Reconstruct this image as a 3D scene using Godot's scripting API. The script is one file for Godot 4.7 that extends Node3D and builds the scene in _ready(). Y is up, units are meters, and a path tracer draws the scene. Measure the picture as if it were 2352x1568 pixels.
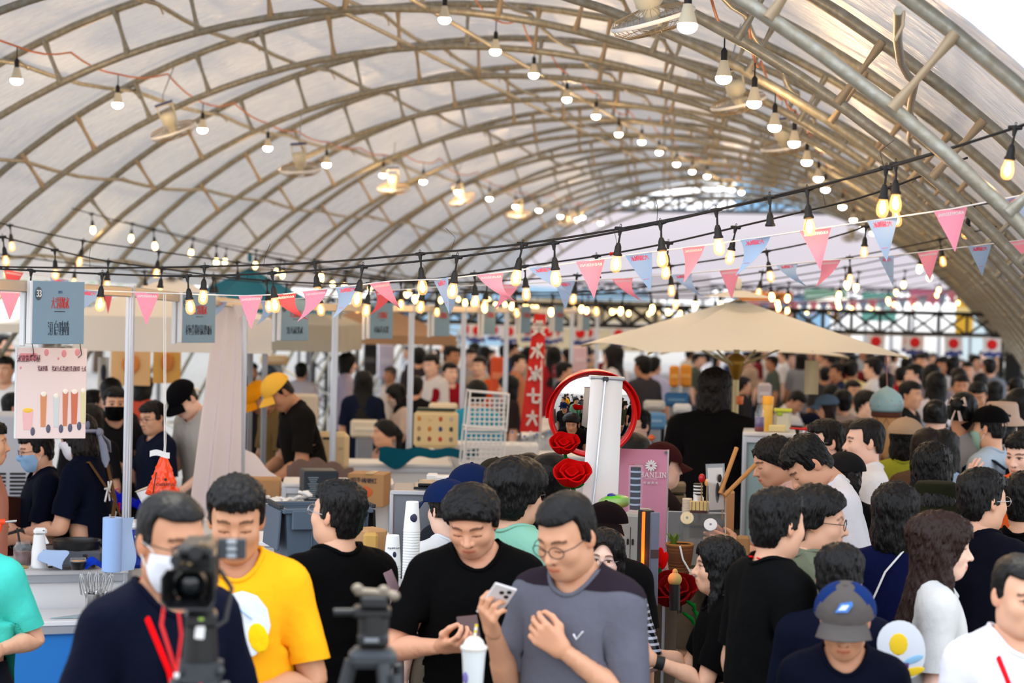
extends Node3D
# A night-market style food fair under an arched white tent: aisle of stalls, crowd, festoon lights, bunting.
const F := 4573.0
const EYE := Vector3(0, 2.35, 0)
const TC := Vector2(-3.70, -1.35)   # centre of the tent's round section
var cam_b: Basis
var used := {}
var M := {}
var rng := RandomNumberGenerator.new()

func _ready() -> void:
	rng.seed = 7
	# camera, sky, light, exposure
	cam_b = Basis.from_euler(Vector3(deg_to_rad(-1.242), deg_to_rad(12.115), deg_to_rad(1.35)))
	var cam := Camera3D.new(); cam.name = "camera"
	cam.fov = rad_to_deg(2.0 * atan(784.0 / F)); cam.near = 0.05; cam.far = 300.0
	cam.transform = Transform3D(cam_b, EYE)
	var ca := CameraAttributesPhysical.new()
	ca.frustum_focal_length = 70.0; ca.exposure_aperture = 2.6; ca.frustum_focus_distance = 8.6
	ca.exposure_multiplier = 1.0
	cam.attributes = ca
	add_child(cam)
	cam.fov = rad_to_deg(2.0 * atan(784.0 / F))
	var we := WorldEnvironment.new(); we.name = "world_environment"
	var env := Environment.new()
	env.background_mode = Environment.BG_SKY
	var sm := ProceduralSkyMaterial.new()
	sm.sky_top_color = Color(0.90, 0.94, 1.0); sm.sky_horizon_color = Color(0.98, 0.985, 1.0)
	sm.ground_bottom_color = Color(0.42, 0.41, 0.40); sm.ground_horizon_color = Color(0.75, 0.75, 0.75)
	sm.sky_energy_multiplier = 1.0; sm.sky_curve = 0.3
	env.sky = Sky.new(); env.sky.sky_material = sm
	env.background_energy_multiplier = 1.7
	env.tonemap_mode = Environment.TONE_MAPPER_LINEAR
	env.tonemap_exposure = 1.68
	env.sdfgi_enabled = true; env.ssao_enabled = true; env.ssil_enabled = true
	we.environment = env
	add_child(we)
	var sun := DirectionalLight3D.new(); sun.name = "sun"
	sun.light_color = Color(1.0, 0.97, 0.92); sun.light_energy = 0.6; sun.light_angular_distance = 12.0
	sun.shadow_enabled = true
	sun.rotation = Vector3(deg_to_rad(-66), deg_to_rad(205), 0)
	add_child(sun)
	materials()
	build_tent()
	build_far()
	build_stalls()
	build_goods()
	build_lights()
	build_bunting()
	build_people()
	build_foreground()

# ---------------------------------------------------------------- places
func ray(px: float, py: float) -> Vector3:
	return cam_b * Vector3((px - 1176.0) / F, (784.0 - py) / F, -1.0)
func at(px: float, py: float, zc: float) -> Vector3:      # zc: distance in front of the lens
	return EYE + ray(px, py) * zc
func atz(px: float, py: float, d: float) -> Vector3:      # on the plane z = -d
	var w := ray(px, py)
	return EYE + w * (d / -w.z)
func atx(px: float, py: float, x: float) -> Vector3:      # on the plane x
	var w := ray(px, py)
	return EYE + w * (x / w.x)
func facing(p: Vector3, deg := 0.0) -> float:             # turn that faces the viewer; + turns to the viewer's right
	return atan2(EYE.x - p.x, EYE.z - p.z) + deg_to_rad(deg)

# ---------------------------------------------------------------- names, labels, nodes
func nm(called: String) -> String:
	if not used.has(called):
		used[called] = 0
		return called
	used[called] += 1
	return "%s_%03d" % [called, used[called]]
func tag(o: Node3D, label: String, category := "", group := "", kind := "") -> Node3D:
	if label: o.set_meta("label", label)
	if category: o.set_meta("category", category)
	if group: o.set_meta("group", group)
	if kind: o.set_meta("kind", kind)
	return o
func thing(called: String, label: String, category: String, pos := Vector3.ZERO, turn := 0.0, group := "") -> Node3D:
	var o := Node3D.new(); o.name = nm(called); add_child(o)
	o.position = pos; o.rotation.y = turn
	tag(o, label, category, group)
	return o
func part(parent: Node3D, called: String, what, mat: Material = null, xf := Transform3D()) -> MeshInstance3D:
	var o := MeshInstance3D.new(); o.name = called
	o.mesh = what.mesh() if what is MB else what
	if mat:
		o.material_override = mat
	o.transform = xf
	parent.add_child(o, true)
	return o
func solo(called: String, what, mat: Material, label: String, category: String, xf := Transform3D(), group := "") -> MeshInstance3D:
	var o := MeshInstance3D.new(); o.name = nm(called)
	o.mesh = what.mesh() if what is MB else what
	if mat: o.material_override = mat
	o.transform = xf
	add_child(o)
	tag(o, label, category, group)
	return o
func struct(called: String, what, mat: Material, xf := Transform3D(), label := "") -> MeshInstance3D:
	var o := solo(called, what, mat, label, "", xf)
	o.set_meta("kind", "structure")
	return o
func dup(o: Node3D, label := "", group := "") -> Node3D:
	var c: Node3D = o.duplicate()
	var b := String(o.name).rstrip("0123456789").trim_suffix("_")
	c.name = nm(b); add_child(c)
	if label: c.set_meta("label", label)
	if group: c.set_meta("group", group)
	return c
func xf(p: Vector3, yaw := 0.0, pitch := 0.0, roll := 0.0, s := 1.0) -> Transform3D:
	return Transform3D(Basis.from_euler(Vector3(pitch, yaw, roll)).scaled(Vector3.ONE * s), p)
# several builders, each with a material, as one mesh
func multi(list: Array) -> ArrayMesh:
	var m := ArrayMesh.new()
	for e in list:
		if e[0].v.size() == 0: continue
		m.add_surface_from_arrays(Mesh.PRIMITIVE_TRIANGLES, e[0].arrays())
		m.surface_set_material(m.get_surface_count() - 1, e[1])
	return m

# ---------------------------------------------------------------- mesh builder
class MB:
	var v := PackedVector3Array()
	var n := PackedVector3Array()
	var uv := PackedVector2Array()
	var col := PackedColorArray()
	var i := PackedInt32Array()
	func arrays() -> Array:
		var a := []; a.resize(Mesh.ARRAY_MAX)
		a[Mesh.ARRAY_VERTEX] = v; a[Mesh.ARRAY_NORMAL] = n; a[Mesh.ARRAY_INDEX] = i
		if uv.size() == v.size(): a[Mesh.ARRAY_TEX_UV] = uv
		if col.size() == v.size(): a[Mesh.ARRAY_COLOR] = col
		return a
	func mesh() -> ArrayMesh:
		var m := ArrayMesh.new()
		m.add_surface_from_arrays(Mesh.PRIMITIVE_TRIANGLES, arrays())
		return m
	func put(p: Vector3, nn: Vector3, t := Vector2.ZERO) -> int:
		v.append(p); n.append(nn); uv.append(t)
		return v.size() - 1
	func tri(a: int, b: int, c: int) -> void:
		if (v[b] - v[a]).cross(v[c] - v[a]).dot(n[a] + n[b] + n[c]) > 0.0:
			i.append(a); i.append(c); i.append(b)
		else:
			i.append(a); i.append(b); i.append(c)
	func face(ps: Array, nn := Vector3.ZERO) -> void:      # flat polygon, convex
		var k: Vector3 = nn if nn != Vector3.ZERO else (ps[1] - ps[0]).cross(ps[2] - ps[0]).normalized()
		var s := v.size()
		for q in ps: put(q, k)
		for j in range(1, ps.size() - 1): tri(s, s + j, s + j + 1)
	func box(c: Vector3, s: Vector3, b := Basis(), bev := 0.0) -> MB:
		var h := s * 0.5
		bev = minf(bev, minf(h.x, minf(h.y, h.z)) * 0.9)
		for ax in 3:
			for sg in [-1.0, 1.0]:
				var nn := Vector3.ZERO; nn[ax] = sg
				var u := Vector3.ZERO; u[(ax + 1) % 3] = 1
				var w := Vector3.ZERO; w[(ax + 2) % 3] = 1
				var hu := h[(ax + 1) % 3] - bev; var hw := h[(ax + 2) % 3] - bev
				var o := nn * h[ax]
				face([c + b * (o - u * hu - w * hw), c + b * (o + u * hu - w * hw), c + b * (o + u * hu + w * hw), c + b * (o - u * hu + w * hw)], (b * nn).normalized())
				if bev > 0.0 and sg > 0.0:
					for su in [-1.0, 1.0]:       # the two edges along w shared with the u faces, for both signs of ax
						for sa in [-1.0, 1.0]:
							var na := Vector3.ZERO; na[ax] = sa
							var e1: Vector3 = na * h[ax] + u * su * hu
							var e2: Vector3 = na * (h[ax] - bev) + u * su * (hu + bev)
							face([c + b * (e1 - w * hw), c + b * (e2 - w * hw), c + b * (e2 + w * hw), c + b * (e1 + w * hw)], (b * (na + u * su)).normalized())
		if bev > 0.0:
			for x in [-1.0, 1.0]:
				for y in [-1.0, 1.0]:
					for z in [-1.0, 1.0]:
						var k := Vector3(x, y, z)
						var q := h - Vector3.ONE * bev
						face([c + b * (k * Vector3(h.x, q.y, q.z)), c + b * (k * Vector3(q.x, h.y, q.z)), c + b * (k * Vector3(q.x, q.y, h.z))], (b * k).normalized())
		return self
	func tube(pts: Array, r, sides := 8, caps := true, flat := 1.0) -> MB:
		var cnt := pts.size()
		var up := Vector3.UP
		var d0: Vector3 = (pts[1] - pts[0]).normalized()
		if absf(d0.dot(up)) > 0.95: up = Vector3.RIGHT
		var side := d0.cross(up).normalized()
		var base := v.size()
		var len := 0.0
		for k in cnt:
			var d: Vector3 = (pts[mini(k + 1, cnt - 1)] - pts[maxi(k - 1, 0)]).normalized()
			side = (side - d * side.dot(d)).normalized()
			var bi := d.cross(side)
			var rr: float = r[k] if r is Array or r is PackedFloat32Array else r
			if k > 0: len += (pts[k] - pts[k - 1]).length()
			for s in sides:
				var an := TAU * s / sides
				var o := side * cos(an) + bi * sin(an) * flat
				put(pts[k] + o * rr, (side * cos(an) * flat + bi * sin(an)).normalized(), Vector2(float(s) / sides, len))
		for k in cnt - 1:
			for s in sides:
				var a := base + k * sides + s
				var b := base + k * sides + (s + 1) % sides
				tri(a, b, b + sides); tri(a, b + sides, a + sides)
		if caps:
			for e in [0, cnt - 1]:
				var dd: Vector3 = (pts[0] - pts[1] if e == 0 else pts[e] - pts[e - 1]).normalized()
				var ring := []
				for s in sides: ring.append(v[base + e * sides + s])
				face(ring, dd)
		return self
	func lathe(prof: Array, seg := 16, x := Transform3D(), arc := TAU) -> MB:
		var base := v.size()
		var cnt := prof.size()
		var nseg := seg + 1
		for k in cnt:
			var a: Vector2 = prof[maxi(k - 1, 0)]
			var b: Vector2 = prof[mini(k + 1, cnt - 1)]
			var t := (b - a).normalized()
			var nn := Vector2(t.y, -t.x)
			for s in nseg:
				var an := arc * s / seg
				put(x * Vector3(prof[k].x * cos(an), prof[k].y, prof[k].x * sin(an)), (x.basis * Vector3(nn.x * cos(an), nn.y, nn.x * sin(an))).normalized(), Vector2(float(s) / seg, float(k) / (cnt - 1)))
		for k in cnt - 1:
			for s in seg:
				var p := base + k * nseg + s
				tri(p, p + 1, p + nseg + 1); tri(p, p + nseg + 1, p + nseg)
		return self
	func ell(c: Vector3, r: Vector3, b := Basis(), nu := 14, nv := 9) -> MB:
		var base := v.size()
		for k in nv + 1:
			var ph := PI * k / nv
			for s in nu + 1:
				var an := TAU * s / nu
				var d := Vector3(sin(ph) * cos(an), cos(ph), sin(ph) * sin(an))
				put(c + b * (d * r), (b * (d / r)).normalized(), Vector2(float(s) / nu, float(k) / nv))
		for k in nv:
			for s in nu:
				var p := base + k * (nu + 1) + s
				tri(p, p + 1, p + nu + 2); tri(p, p + nu + 2, p + nu + 1)
		return self
	func prism(poly: PackedVector2Array, depth: float, x := Transform3D()) -> MB:   # extruded along local z, front at +depth/2
		var ix := Geometry2D.triangulate_polygon(poly)
		for sg in [1.0, -1.0]:
			var s := v.size()
			for p in poly: put(x * Vector3(p.x, p.y, sg * depth * 0.5), (x.basis * Vector3(0, 0, sg)).normalized(), p)
			for k in range(0, ix.size(), 3): tri(s + ix[k], s + ix[k + 1], s + ix[k + 2])
		var area := 0.0
		for k in poly.size():
			var q := poly[(k + 1) % poly.size()]
			area += poly[k].cross(q)
		for k in poly.size():
			var a := poly[k]
			var b := poly[(k + 1) % poly.size()]
			var e := (b - a).normalized() * signf(area)
			face([x * Vector3(a.x, a.y, depth * 0.5), x * Vector3(b.x, b.y, depth * 0.5), x * Vector3(b.x, b.y, -depth * 0.5), x * Vector3(a.x, a.y, -depth * 0.5)], (x.basis * Vector3(e.y, -e.x, 0)).normalized())
		return self
	func grid(f: Callable, nu: int, nv: int, thick := 0.0) -> MB:       # f(u, v) -> point; both sides when thick
		var pts := []
		for b in nv + 1:
			for a in nu + 1:
				pts.append(f.call(float(a) / nu, float(b) / nv))
		var ns := []
		for b in nv + 1:
			for a in nu + 1:
				var du: Vector3 = pts[b * (nu + 1) + mini(a + 1, nu)] - pts[b * (nu + 1) + maxi(a - 1, 0)]
				var dv: Vector3 = pts[mini(b + 1, nv) * (nu + 1) + a] - pts[maxi(b - 1, 0) * (nu + 1) + a]
				var q := du.cross(dv)
				ns.append(q.normalized() if q.length() > 1e-9 else Vector3.UP)
		for sd in ([1.0, -1.0] if thick > 0.0 else [1.0]):
			var s := v.size()
			for k in pts.size():
				put(pts[k] + ns[k] * sd * thick * 0.5, ns[k] * sd, Vector2(float(k % (nu + 1)) / nu, float(k / (nu + 1)) / nv))
			for b in nv:
				for a in nu:
					var p := s + b * (nu + 1) + a
					tri(p, p + 1, p + nu + 2); tri(p, p + nu + 2, p + nu + 1)
		if thick > 0.0:
			var rim := []
			for a in nu: rim.append(a)
			for b in nv: rim.append(b * (nu + 1) + nu)
			for a in nu: rim.append(nv * (nu + 1) + nu - a)
			for b in nv: rim.append((nv - b) * (nu + 1))
			for k in rim.size():
				var a: int = rim[k]
				var b: int = rim[(k + 1) % rim.size()]
				var h: Vector3 = ns[a] * thick * 0.5
				var h2: Vector3 = ns[b] * thick * 0.5
				if (pts[a] - pts[b]).length() > 1e-6:
					face([pts[a] + h, pts[b] + h2, pts[b] - h2, pts[a] - h])
		return self
	func add(o: MB, x := Transform3D()) -> MB:
		var s := v.size()
		var nb := x.basis.inverse().transposed()
		var flip := x.basis.determinant() < 0.0
		for k in o.v.size():
			v.append(x * o.v[k]); n.append((nb * o.n[k]).normalized())
		if o.uv.size() == o.v.size() and uv.size() == s: uv.append_array(o.uv)
		if o.col.size() == o.v.size() and col.size() == s: col.append_array(o.col)
		for k in range(0, o.i.size(), 3):
			i.append(s + o.i[k]); i.append(s + o.i[k + (2 if flip else 1)]); i.append(s + o.i[k + (1 if flip else 2)])
		return self
	func raw(a: Array, x: Transform3D) -> MB:                  # mesh arrays of a TextMesh
		var s := v.size()
		var nb := x.basis.inverse().transposed()
		var flip := x.basis.determinant() < 0.0
		var vv: PackedVector3Array = a[Mesh.ARRAY_VERTEX]
		var nn: PackedVector3Array = a[Mesh.ARRAY_NORMAL]
		var ii: PackedInt32Array = a[Mesh.ARRAY_INDEX]
		for k in vv.size(): put(x * vv[k], (nb * nn[k]).normalized())
		for k in range(0, ii.size(), 3):
			i.append(s + ii[k]); i.append(s + ii[k + (2 if flip else 1)]); i.append(s + ii[k + (1 if flip else 2)])
		return self

# ---------------------------------------------------------------- lettering
var fonts := {}
var words := {}
func letters(mb: MB, text: String, size: float, x: Transform3D, font := "Droid Sans", bold := true, depth := 0.002) -> MB:
	var key := "%s|%s|%s" % [text, font, bold]
	if not words.has(key):
		var fk := font + str(bold)
		if not fonts.has(fk):
			var f := SystemFont.new(); f.font_names = [font]; f.font_weight = 700 if bold else 400
			fonts[fk] = f
		var t := TextMesh.new(); t.font = fonts[fk]; t.text = text; t.font_size = 48; t.pixel_size = 1.0 / 48.0; t.depth = 0.02; t.curve_step = 6.0
		words[key] = t.get_mesh_arrays()
	return mb.raw(words[key], x * Transform3D(Basis.from_scale(Vector3(size, size, depth / 0.02)), Vector3.ZERO))
# characters drawn stroke by stroke on a 9 by 9 grid: pairs of digits, polylines parted by a space
const GLYPH := {
	"大": "1383 5053 5319 5389", "港": "0112 0314 0928 3292 4044 7074 3595 5538 7598 4676 4777 4649 4989 8979",
	"開": "0009 0040 4044 0242 0444 5099 5095 5044 9099 5292 5494 2575 3539 6569 1777", "冰": "0112 0927 5059 5949 2448 4428 7353 5399 9156",
	"海": "0112 0314 0928 4131 4191 3585 4249 4282 8289 4989 5657", "龜": "5042 4282 8284 2484 2449 4989 4494 4696 4898 2229 3242 3434 3636",
	"哺": "0107 0131 3137 0737 4292 4429 7079 4999 4494 9499 4696 6163", "杉": "2029 0343 2307 2346 9063 9366 9649 5272",
	"恆": "2029 0315 3345 5191 5999 5357 5393 9397 5797 5595", "薹": "0191 3033 6063 2383 2585 3474 1696 3747 2878 5659 1999",
	"樹": "2029 0333 2307 3161 5052 4363 4565 4363 5658 3969 6393 8089 8979 7477", "林": "2029 0444 2409 2447 7079 5494 7449 7498",
	"製": "2025 0242 0343 1445 6064 9095 0696 5509 5599 3859", "研": "0141 2104 0444 0448 0848 5191 5494 6169 9199 8189",
	"所": "0141 0343 0309 4346 0646 9152 5259 5494 8489", "杯": "2029 0343 2307 2346 5191 7149 7079 7396", "雪": "1080 0293 0292 5055 3344 3564 1686 8689 1989 1787",
	"冬": "4015 2181 8109 3386 4566 3879", "瓜": "8010 1019 1009 5158 5877 6199 4149", "七": "0494 4049 4999 9997", "紅": "2004 0442 4206 0646 2729 0919 4949 5191 7179 4999",
	"茶": "0191 3033 6063 5315 5395 1676 5659 3748 6787", "奶": "2009 0343 3309 0538 5191 9197 9789 6159", "明": "0107 0131 3137 0737 0434 5059 5090 9099 5393 5696",
	"手": "7020 1282 0595 5058 5848", "捲": "2029 0333 0636 5061 8071 4292 4494 6347 6398 5585 8587 5787 5799", "餅": "2003 2043 1444 1449 4449 1747 5061 9081 5292 5494 6269 8289",
	"美": "3041 7061 1282 0494 2282 5056 1686 5609 5699", "水": "5059 1343 4309 8054 5499", "果": "2080 2024 8084 2484 2282 5059 0696 5509 5599", "老": "2171 5054 0494 9009 3639 3989 8987 8546",
}
func glyphs(mb: MB, text: String, size: float, x: Transform3D, w := 0.075, gap := 1.12, narrow := 1.0, depth := 0.002) -> MB:
	var cx := -(text.length() - 1) * 0.5 * gap * size * narrow
	for ch in text:
		var g: String = GLYPH.get(ch, "")
		for st in g.split(" ", false):
			var pts := []
			for k in range(0, st.length() - 1, 2):
				pts.append(Vector2((float(st[k]) / 9.0 - 0.5) * size * narrow + cx, (0.5 - float(st[k + 1]) / 9.0) * size))
			for k in pts.size() - 1:
				var d: Vector2 = pts[k + 1] - pts[k]
				if d.length() < 1e-5: continue
				var c: Vector2 = (pts[k + 1] + pts[k]) * 0.5
				var b := Basis(Vector3(0, 0, 1), d.angle())
				mb.box(x * Vector3(c.x, c.y, 0), Vector3(d.length() + w * size, w * size, depth), x.basis.orthonormalized() * b)
		cx += gap * size * narrow
	return mb
# ---------------------------------------------------------------- materials
func std(c: Color, rough := 0.6, metal := 0.0) -> StandardMaterial3D:
	var m := StandardMaterial3D.new()
	m.albedo_color = c; m.roughness = rough; m.metallic = metal
	return m
func noise_tex(freq: float, size := 256, normal := false, bump := 4.0, oct := 4, ramp: Gradient = null) -> NoiseTexture2D:
	var t := NoiseTexture2D.new()
	var f := FastNoiseLite.new()
	f.noise_type = FastNoiseLite.TYPE_SIMPLEX_SMOOTH; f.frequency = freq; f.fractal_octaves = oct; f.seed = 3
	t.noise = f; t.width = size; t.height = size; t.seamless = true
	t.as_normal_map = normal; t.bump_strength = bump
	if ramp: t.color_ramp = ramp
	return t
var cloth_n: NoiseTexture2D
var cloths := {}
func cloth(c: Color, rough := 0.85) -> StandardMaterial3D:
	var key := c.to_html() + str(rough)
	if not cloths.has(key):
		var m := std(c, rough)
		m.normal_enabled = true; m.normal_texture = cloth_n; m.normal_scale = 0.7
		m.uv1_triplanar = true; m.uv1_scale = Vector3(5, 3.2, 5)
		m.rim_enabled = true; m.rim = 0.08; m.rim_tint = 0.8
		m.metallic_specular = 0.18
		cloths[key] = m
	return cloths[key]
var plains := {}
func col(c: Color, rough := 0.55, metal := 0.0) -> StandardMaterial3D:
	var key := c.to_html() + str(rough) + "|" + str(metal)
	if not plains.has(key): plains[key] = std(c, rough, metal)
	return plains[key]
func glow(c: Color, e: float) -> StandardMaterial3D:
	var m := std(c, 0.4)
	m.emission_enabled = true; m.emission = c; m.emission_energy_multiplier = e
	return m
func hexc(s: String) -> Color:
	return Color.html(s)

func materials() -> void:
	cloth_n = noise_tex(0.012, 256, true, 5.0, 5)
	# tent skin: white woven plastic with fine creases that run along the arches; daylight comes through it
	var sk := std(Color(0.85, 0.88, 0.92), 0.22)
	sk.normal_enabled = true; sk.normal_texture = noise_tex(0.035, 512, true, 7.0, 5); sk.normal_scale = 1.0
	sk.uv1_scale = Vector3(2.6, 0.16, 1)
	sk.backlight_enabled = true; sk.backlight = Color(0.41, 0.42, 0.44)
	sk.metallic_specular = 0.5
	M.skin_sheet = sk
	var ca := std(Color(0.9, 0.9, 0.91), 0.6); ca.backlight_enabled = true; ca.backlight = Color(0.8, 0.81, 0.85); M.canopy = ca
	var fw := std(Color(0.93, 0.90, 0.91), 0.7); fw.backlight_enabled = true; fw.backlight = Color(0.66, 0.63, 0.645); M.far_white = fw
	var g := std(Color(0.66, 0.66, 0.63), 0.42, 0.35)
	g.normal_enabled = true; g.normal_texture = noise_tex(0.05, 256, true, 3.0); g.uv1_triplanar = true; g.uv1_scale = Vector3(3, 3, 3); g.normal_scale = 0.3
	var ramp := Gradient.new(); ramp.set_color(0, Color(0.80, 0.74, 0.64)); ramp.set_color(1, Color(1, 1, 1))
	g.albedo_texture = noise_tex(0.02, 256, false, 1.0, 4, ramp)
	M.galv = g
	M.rusty = std(Color(0.66, 0.58, 0.47), 0.6, 0.2)
	M.alu = std(Color(0.80, 0.82, 0.85), 0.32, 0.75)
	M.alu_dark = std(Color(0.55, 0.57, 0.60), 0.4, 0.7)
	M.steel = std(Color(0.75, 0.75, 0.75), 0.22, 0.95)
	M.black = std(Color(0.035, 0.035, 0.04), 0.5)
	M.rubber = std(Color(0.055, 0.052, 0.055), 0.6)
	M.white = std(Color(0.88, 0.88, 0.88), 0.5)
	M.paper = std(Color(0.92, 0.92, 0.91), 0.8)
	M.led = glow(Color(1.0, 0.95, 0.86), 14.0)
	M.led_body = std(Color(0.86, 0.82, 0.72), 0.5)
	M.edison = glow(Color(1.0, 0.78, 0.42), 5.0)
	var gl := std(Color(1.0, 0.86, 0.62, 0.25), 0.08); gl.transparency = BaseMaterial3D.TRANSPARENCY_ALPHA; M.bulb_glass = gl
	var ac := std(Color(0.90, 0.95, 0.97, 0.06), 0.05); ac.transparency = BaseMaterial3D.TRANSPARENCY_ALPHA; M.acrylic = ac
	M.mirror = std(Color(0.93, 0.93, 0.93), 0.02, 1.0)
	M.red_gloss = std(Color(0.80, 0.04, 0.03), 0.25)
	M.orange_cord = std(Color(0.80, 0.48, 0.33), 0.7)
	var cb := std(Color(0.70, 0.53, 0.35), 0.8); M.card = cb
	var um := std(Color(0.85, 0.84, 0.80), 0.8); um.backlight_enabled = true; um.backlight = Color(0.36, 0.355, 0.34); M.parasol = um
	var floor_ramp := Gradient.new(); floor_ramp.set_color(0, Color(0.36, 0.35, 0.34)); floor_ramp.set_color(1, Color(0.52, 0.51, 0.49))
	var fl := std(Color(1, 1, 1), 0.85); fl.albedo_texture = noise_tex(0.02, 512, false, 1.0, 6, floor_ramp); fl.uv1_triplanar = true; fl.uv1_world_triplanar = true; fl.uv1_scale = Vector3(0.4, 0.4, 0.4)
	M.floor = fl

# ---------------------------------------------------------------- the round tent
const N_ARCH := 16
const ARCH_Z0 := -6.95
const ARCH_DZ := 1.98
func arc(r: float, deg: float, z: float) -> Vector3:    # deg from the crown; + to the viewer's right
	var a := deg_to_rad(deg)
	return Vector3(TC.x + r * sin(a), TC.y + r * cos(a), z)
func build_tent() -> void:
	var fl := MB.new()
	fl.box(Vector3(-4, -0.1, -30), Vector3(70, 0.2, 90))
	struct("floor", fl, M.floor)
	var roof := Node3D.new(); roof.name = nm("roof"); add_child(roof)
	tag(roof, "long arched white plastic tent roof on galvanised trussed arches", "", "", "structure")
	var deg1 := 77.0
	# the sheet dips a little between the arches and ripples near them
	var z0 := ARCH_Z0 + 0.12
	var z1 := ARCH_Z0 - ARCH_DZ * (N_ARCH - 1) - 0.12
	var sheet := MB.new()
	var crease := FastNoiseLite.new(); crease.noise_type = FastNoiseLite.TYPE_SIMPLEX; crease.frequency = 0.35; crease.fractal_octaves = 2
	var fsheet := func(u: float, w: float) -> Vector3:
		var z := lerpf(z0, z1, u)
		var k := fposmod((ARCH_Z0 - z) / ARCH_DZ, 1.0)
		var r := 5.995 - 0.025 * sin(k * PI)
		var d := lerpf(-51.0, 54.0, w)
		var wr := crease.get_noise_2d(z * 30.0 + 3.0 * sin(d * 0.06), d * 0.35)
		return arc(r + 0.010 * wr * (0.35 + 0.65 * sin(k * PI)), d, z)
	sheet.grid(fsheet, 15 * 46, 56)
	for k in sheet.v.size():                             # u along the tent, v along the arch, in metres
		var p := sheet.v[k]
		sheet.uv[k] = Vector2(p.z, 6.0 * atan2(p.x - TC.x, p.y - TC.y))
	part(roof, "sheet", sheet, M.skin_sheet)
	# one arch: two chords and the flattened struts between them
	var ch := MB.new(); var ci := MB.new()
	var po := []; var pi := []
	for k in 57:
		var d := lerpf(-deg1, deg1, k / 56.0)
		po.append(arc(5.945, d, 0)); pi.append(arc(5.62, d, 0))
	ch.tube(po, 0.028, 8); ci.tube(pi, 0.026, 8)
	var om := ch.mesh(); var im := ci.mesh()
	var st := MB.new()
	st.tube([Vector3(0, -0.165, 0), Vector3(0, -0.12, 0), Vector3(0, -0.05, 0), Vector3(0, 0.05, 0), Vector3(0, 0.12, 0), Vector3(0, 0.165, 0)], [0.048, 0.036, 0.024, 0.024, 0.036, 0.048], 8, true, 0.55)
	var sm := st.mesh()
	var degs := []
	var dd := -74.0
	while dd < 75.0:
		degs.append(dd); dd += 5.4
	for a in N_ARCH:
		var ar := Node3D.new(); ar.name = "arch"; roof.add_child(ar, true)
		ar.position = Vector3(0, 0, ARCH_Z0 - ARCH_DZ * a)
		ar.set_meta("kind", "structure")
		part(ar, "outer_chord", om, M.galv); part(ar, "inner_chord", im, M.galv)
		for d in degs:
			var p := arc(5.78, d + (1.1 if a % 2 else -0.6), 0)
			var up := (p - Vector3(TC.x, TC.y, 0)).normalized()
			var b := Basis(Vector3(0, 0, 1).cross(up).normalized() * -1.0, up, Vector3(0, 0, 1))
			b = b.orthonormalized()
			part(ar, "strut", sm, M.galv if int(d) % 3 else M.rusty, Transform3D(b, p))
	# purlins tied under the outer chords, sagging and wavy between the ties
	for d in [-69.0, -58.0, -47.5, -37.0, -26.5, -16.0, -5.5, 5.5, 16.0, 26.5, 37.0, 47.5, 58.0]:
		var pu := MB.new()
		var pts := []
		for a in N_ARCH * 4 - 3:
			var t := a / 4.0
			var sag := 0.05 * sin(fposmod(t, 1.0) * PI)
			pts.append(arc(5.89 - sag, d + 0.25 * sin(t * 2.1 + d), ARCH_Z0 - ARCH_DZ * t))
		pu.tube(pts, 0.017, 6)
		part(roof, "purlin", pu, M.galv)
	for d in [-3.2, 3.2]:      # the light ladder along the ridge
		var pu := MB.new(); pu.tube([arc(5.62, d, ARCH_Z0), arc(5.62, d, ARCH_Z0 - ARCH_DZ * 15)], 0.016, 6)
		part(roof, "ridge_rail", pu, M.galv)
	# wire ties where the purlins cross the arches
	var tie := MB.new()
	for a in N_ARCH:
		for d in [-58.0, -47.5, -37.0, -26.5, -16.0, -5.5, 5.5, 16.0, 26.5, 37.0, 47.5]:
			var p := arc(5.9, d, ARCH_Z0 - ARCH_DZ * a)
			var q := arc(5.80, d + 0.4, ARCH_Z0 - ARCH_DZ * a + 0.02)
			tie.tube([p, (p + q) * 0.5 + Vector3(0.012, 0, 0.01), q], 0.006, 5)
	var tt := part(roof, "wire_tie", tie, M.rusty); tt.set_meta("kind", "stuff")
	# white awning in front of the tent, above the viewer's right
	var aw := MB.new()
	var fa := func(u: float, w: float) -> Vector3:
		var x := lerpf(-0.6, 4.5, u)
		var z := lerpf(-9.0 - 5.5 * clampf(x, 0.0, 1.0), -31.0, w)
		return Vector3(x, 4.20 + 0.10 * x + 0.05 * sin(u * 9.0 + w * 15.0), z)
	aw.grid(fa, 24, 24)
	struct("roof_awning", aw, M.canopy, Transform3D(), "white fabric awning rising beside the front arch of the tent")

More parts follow.
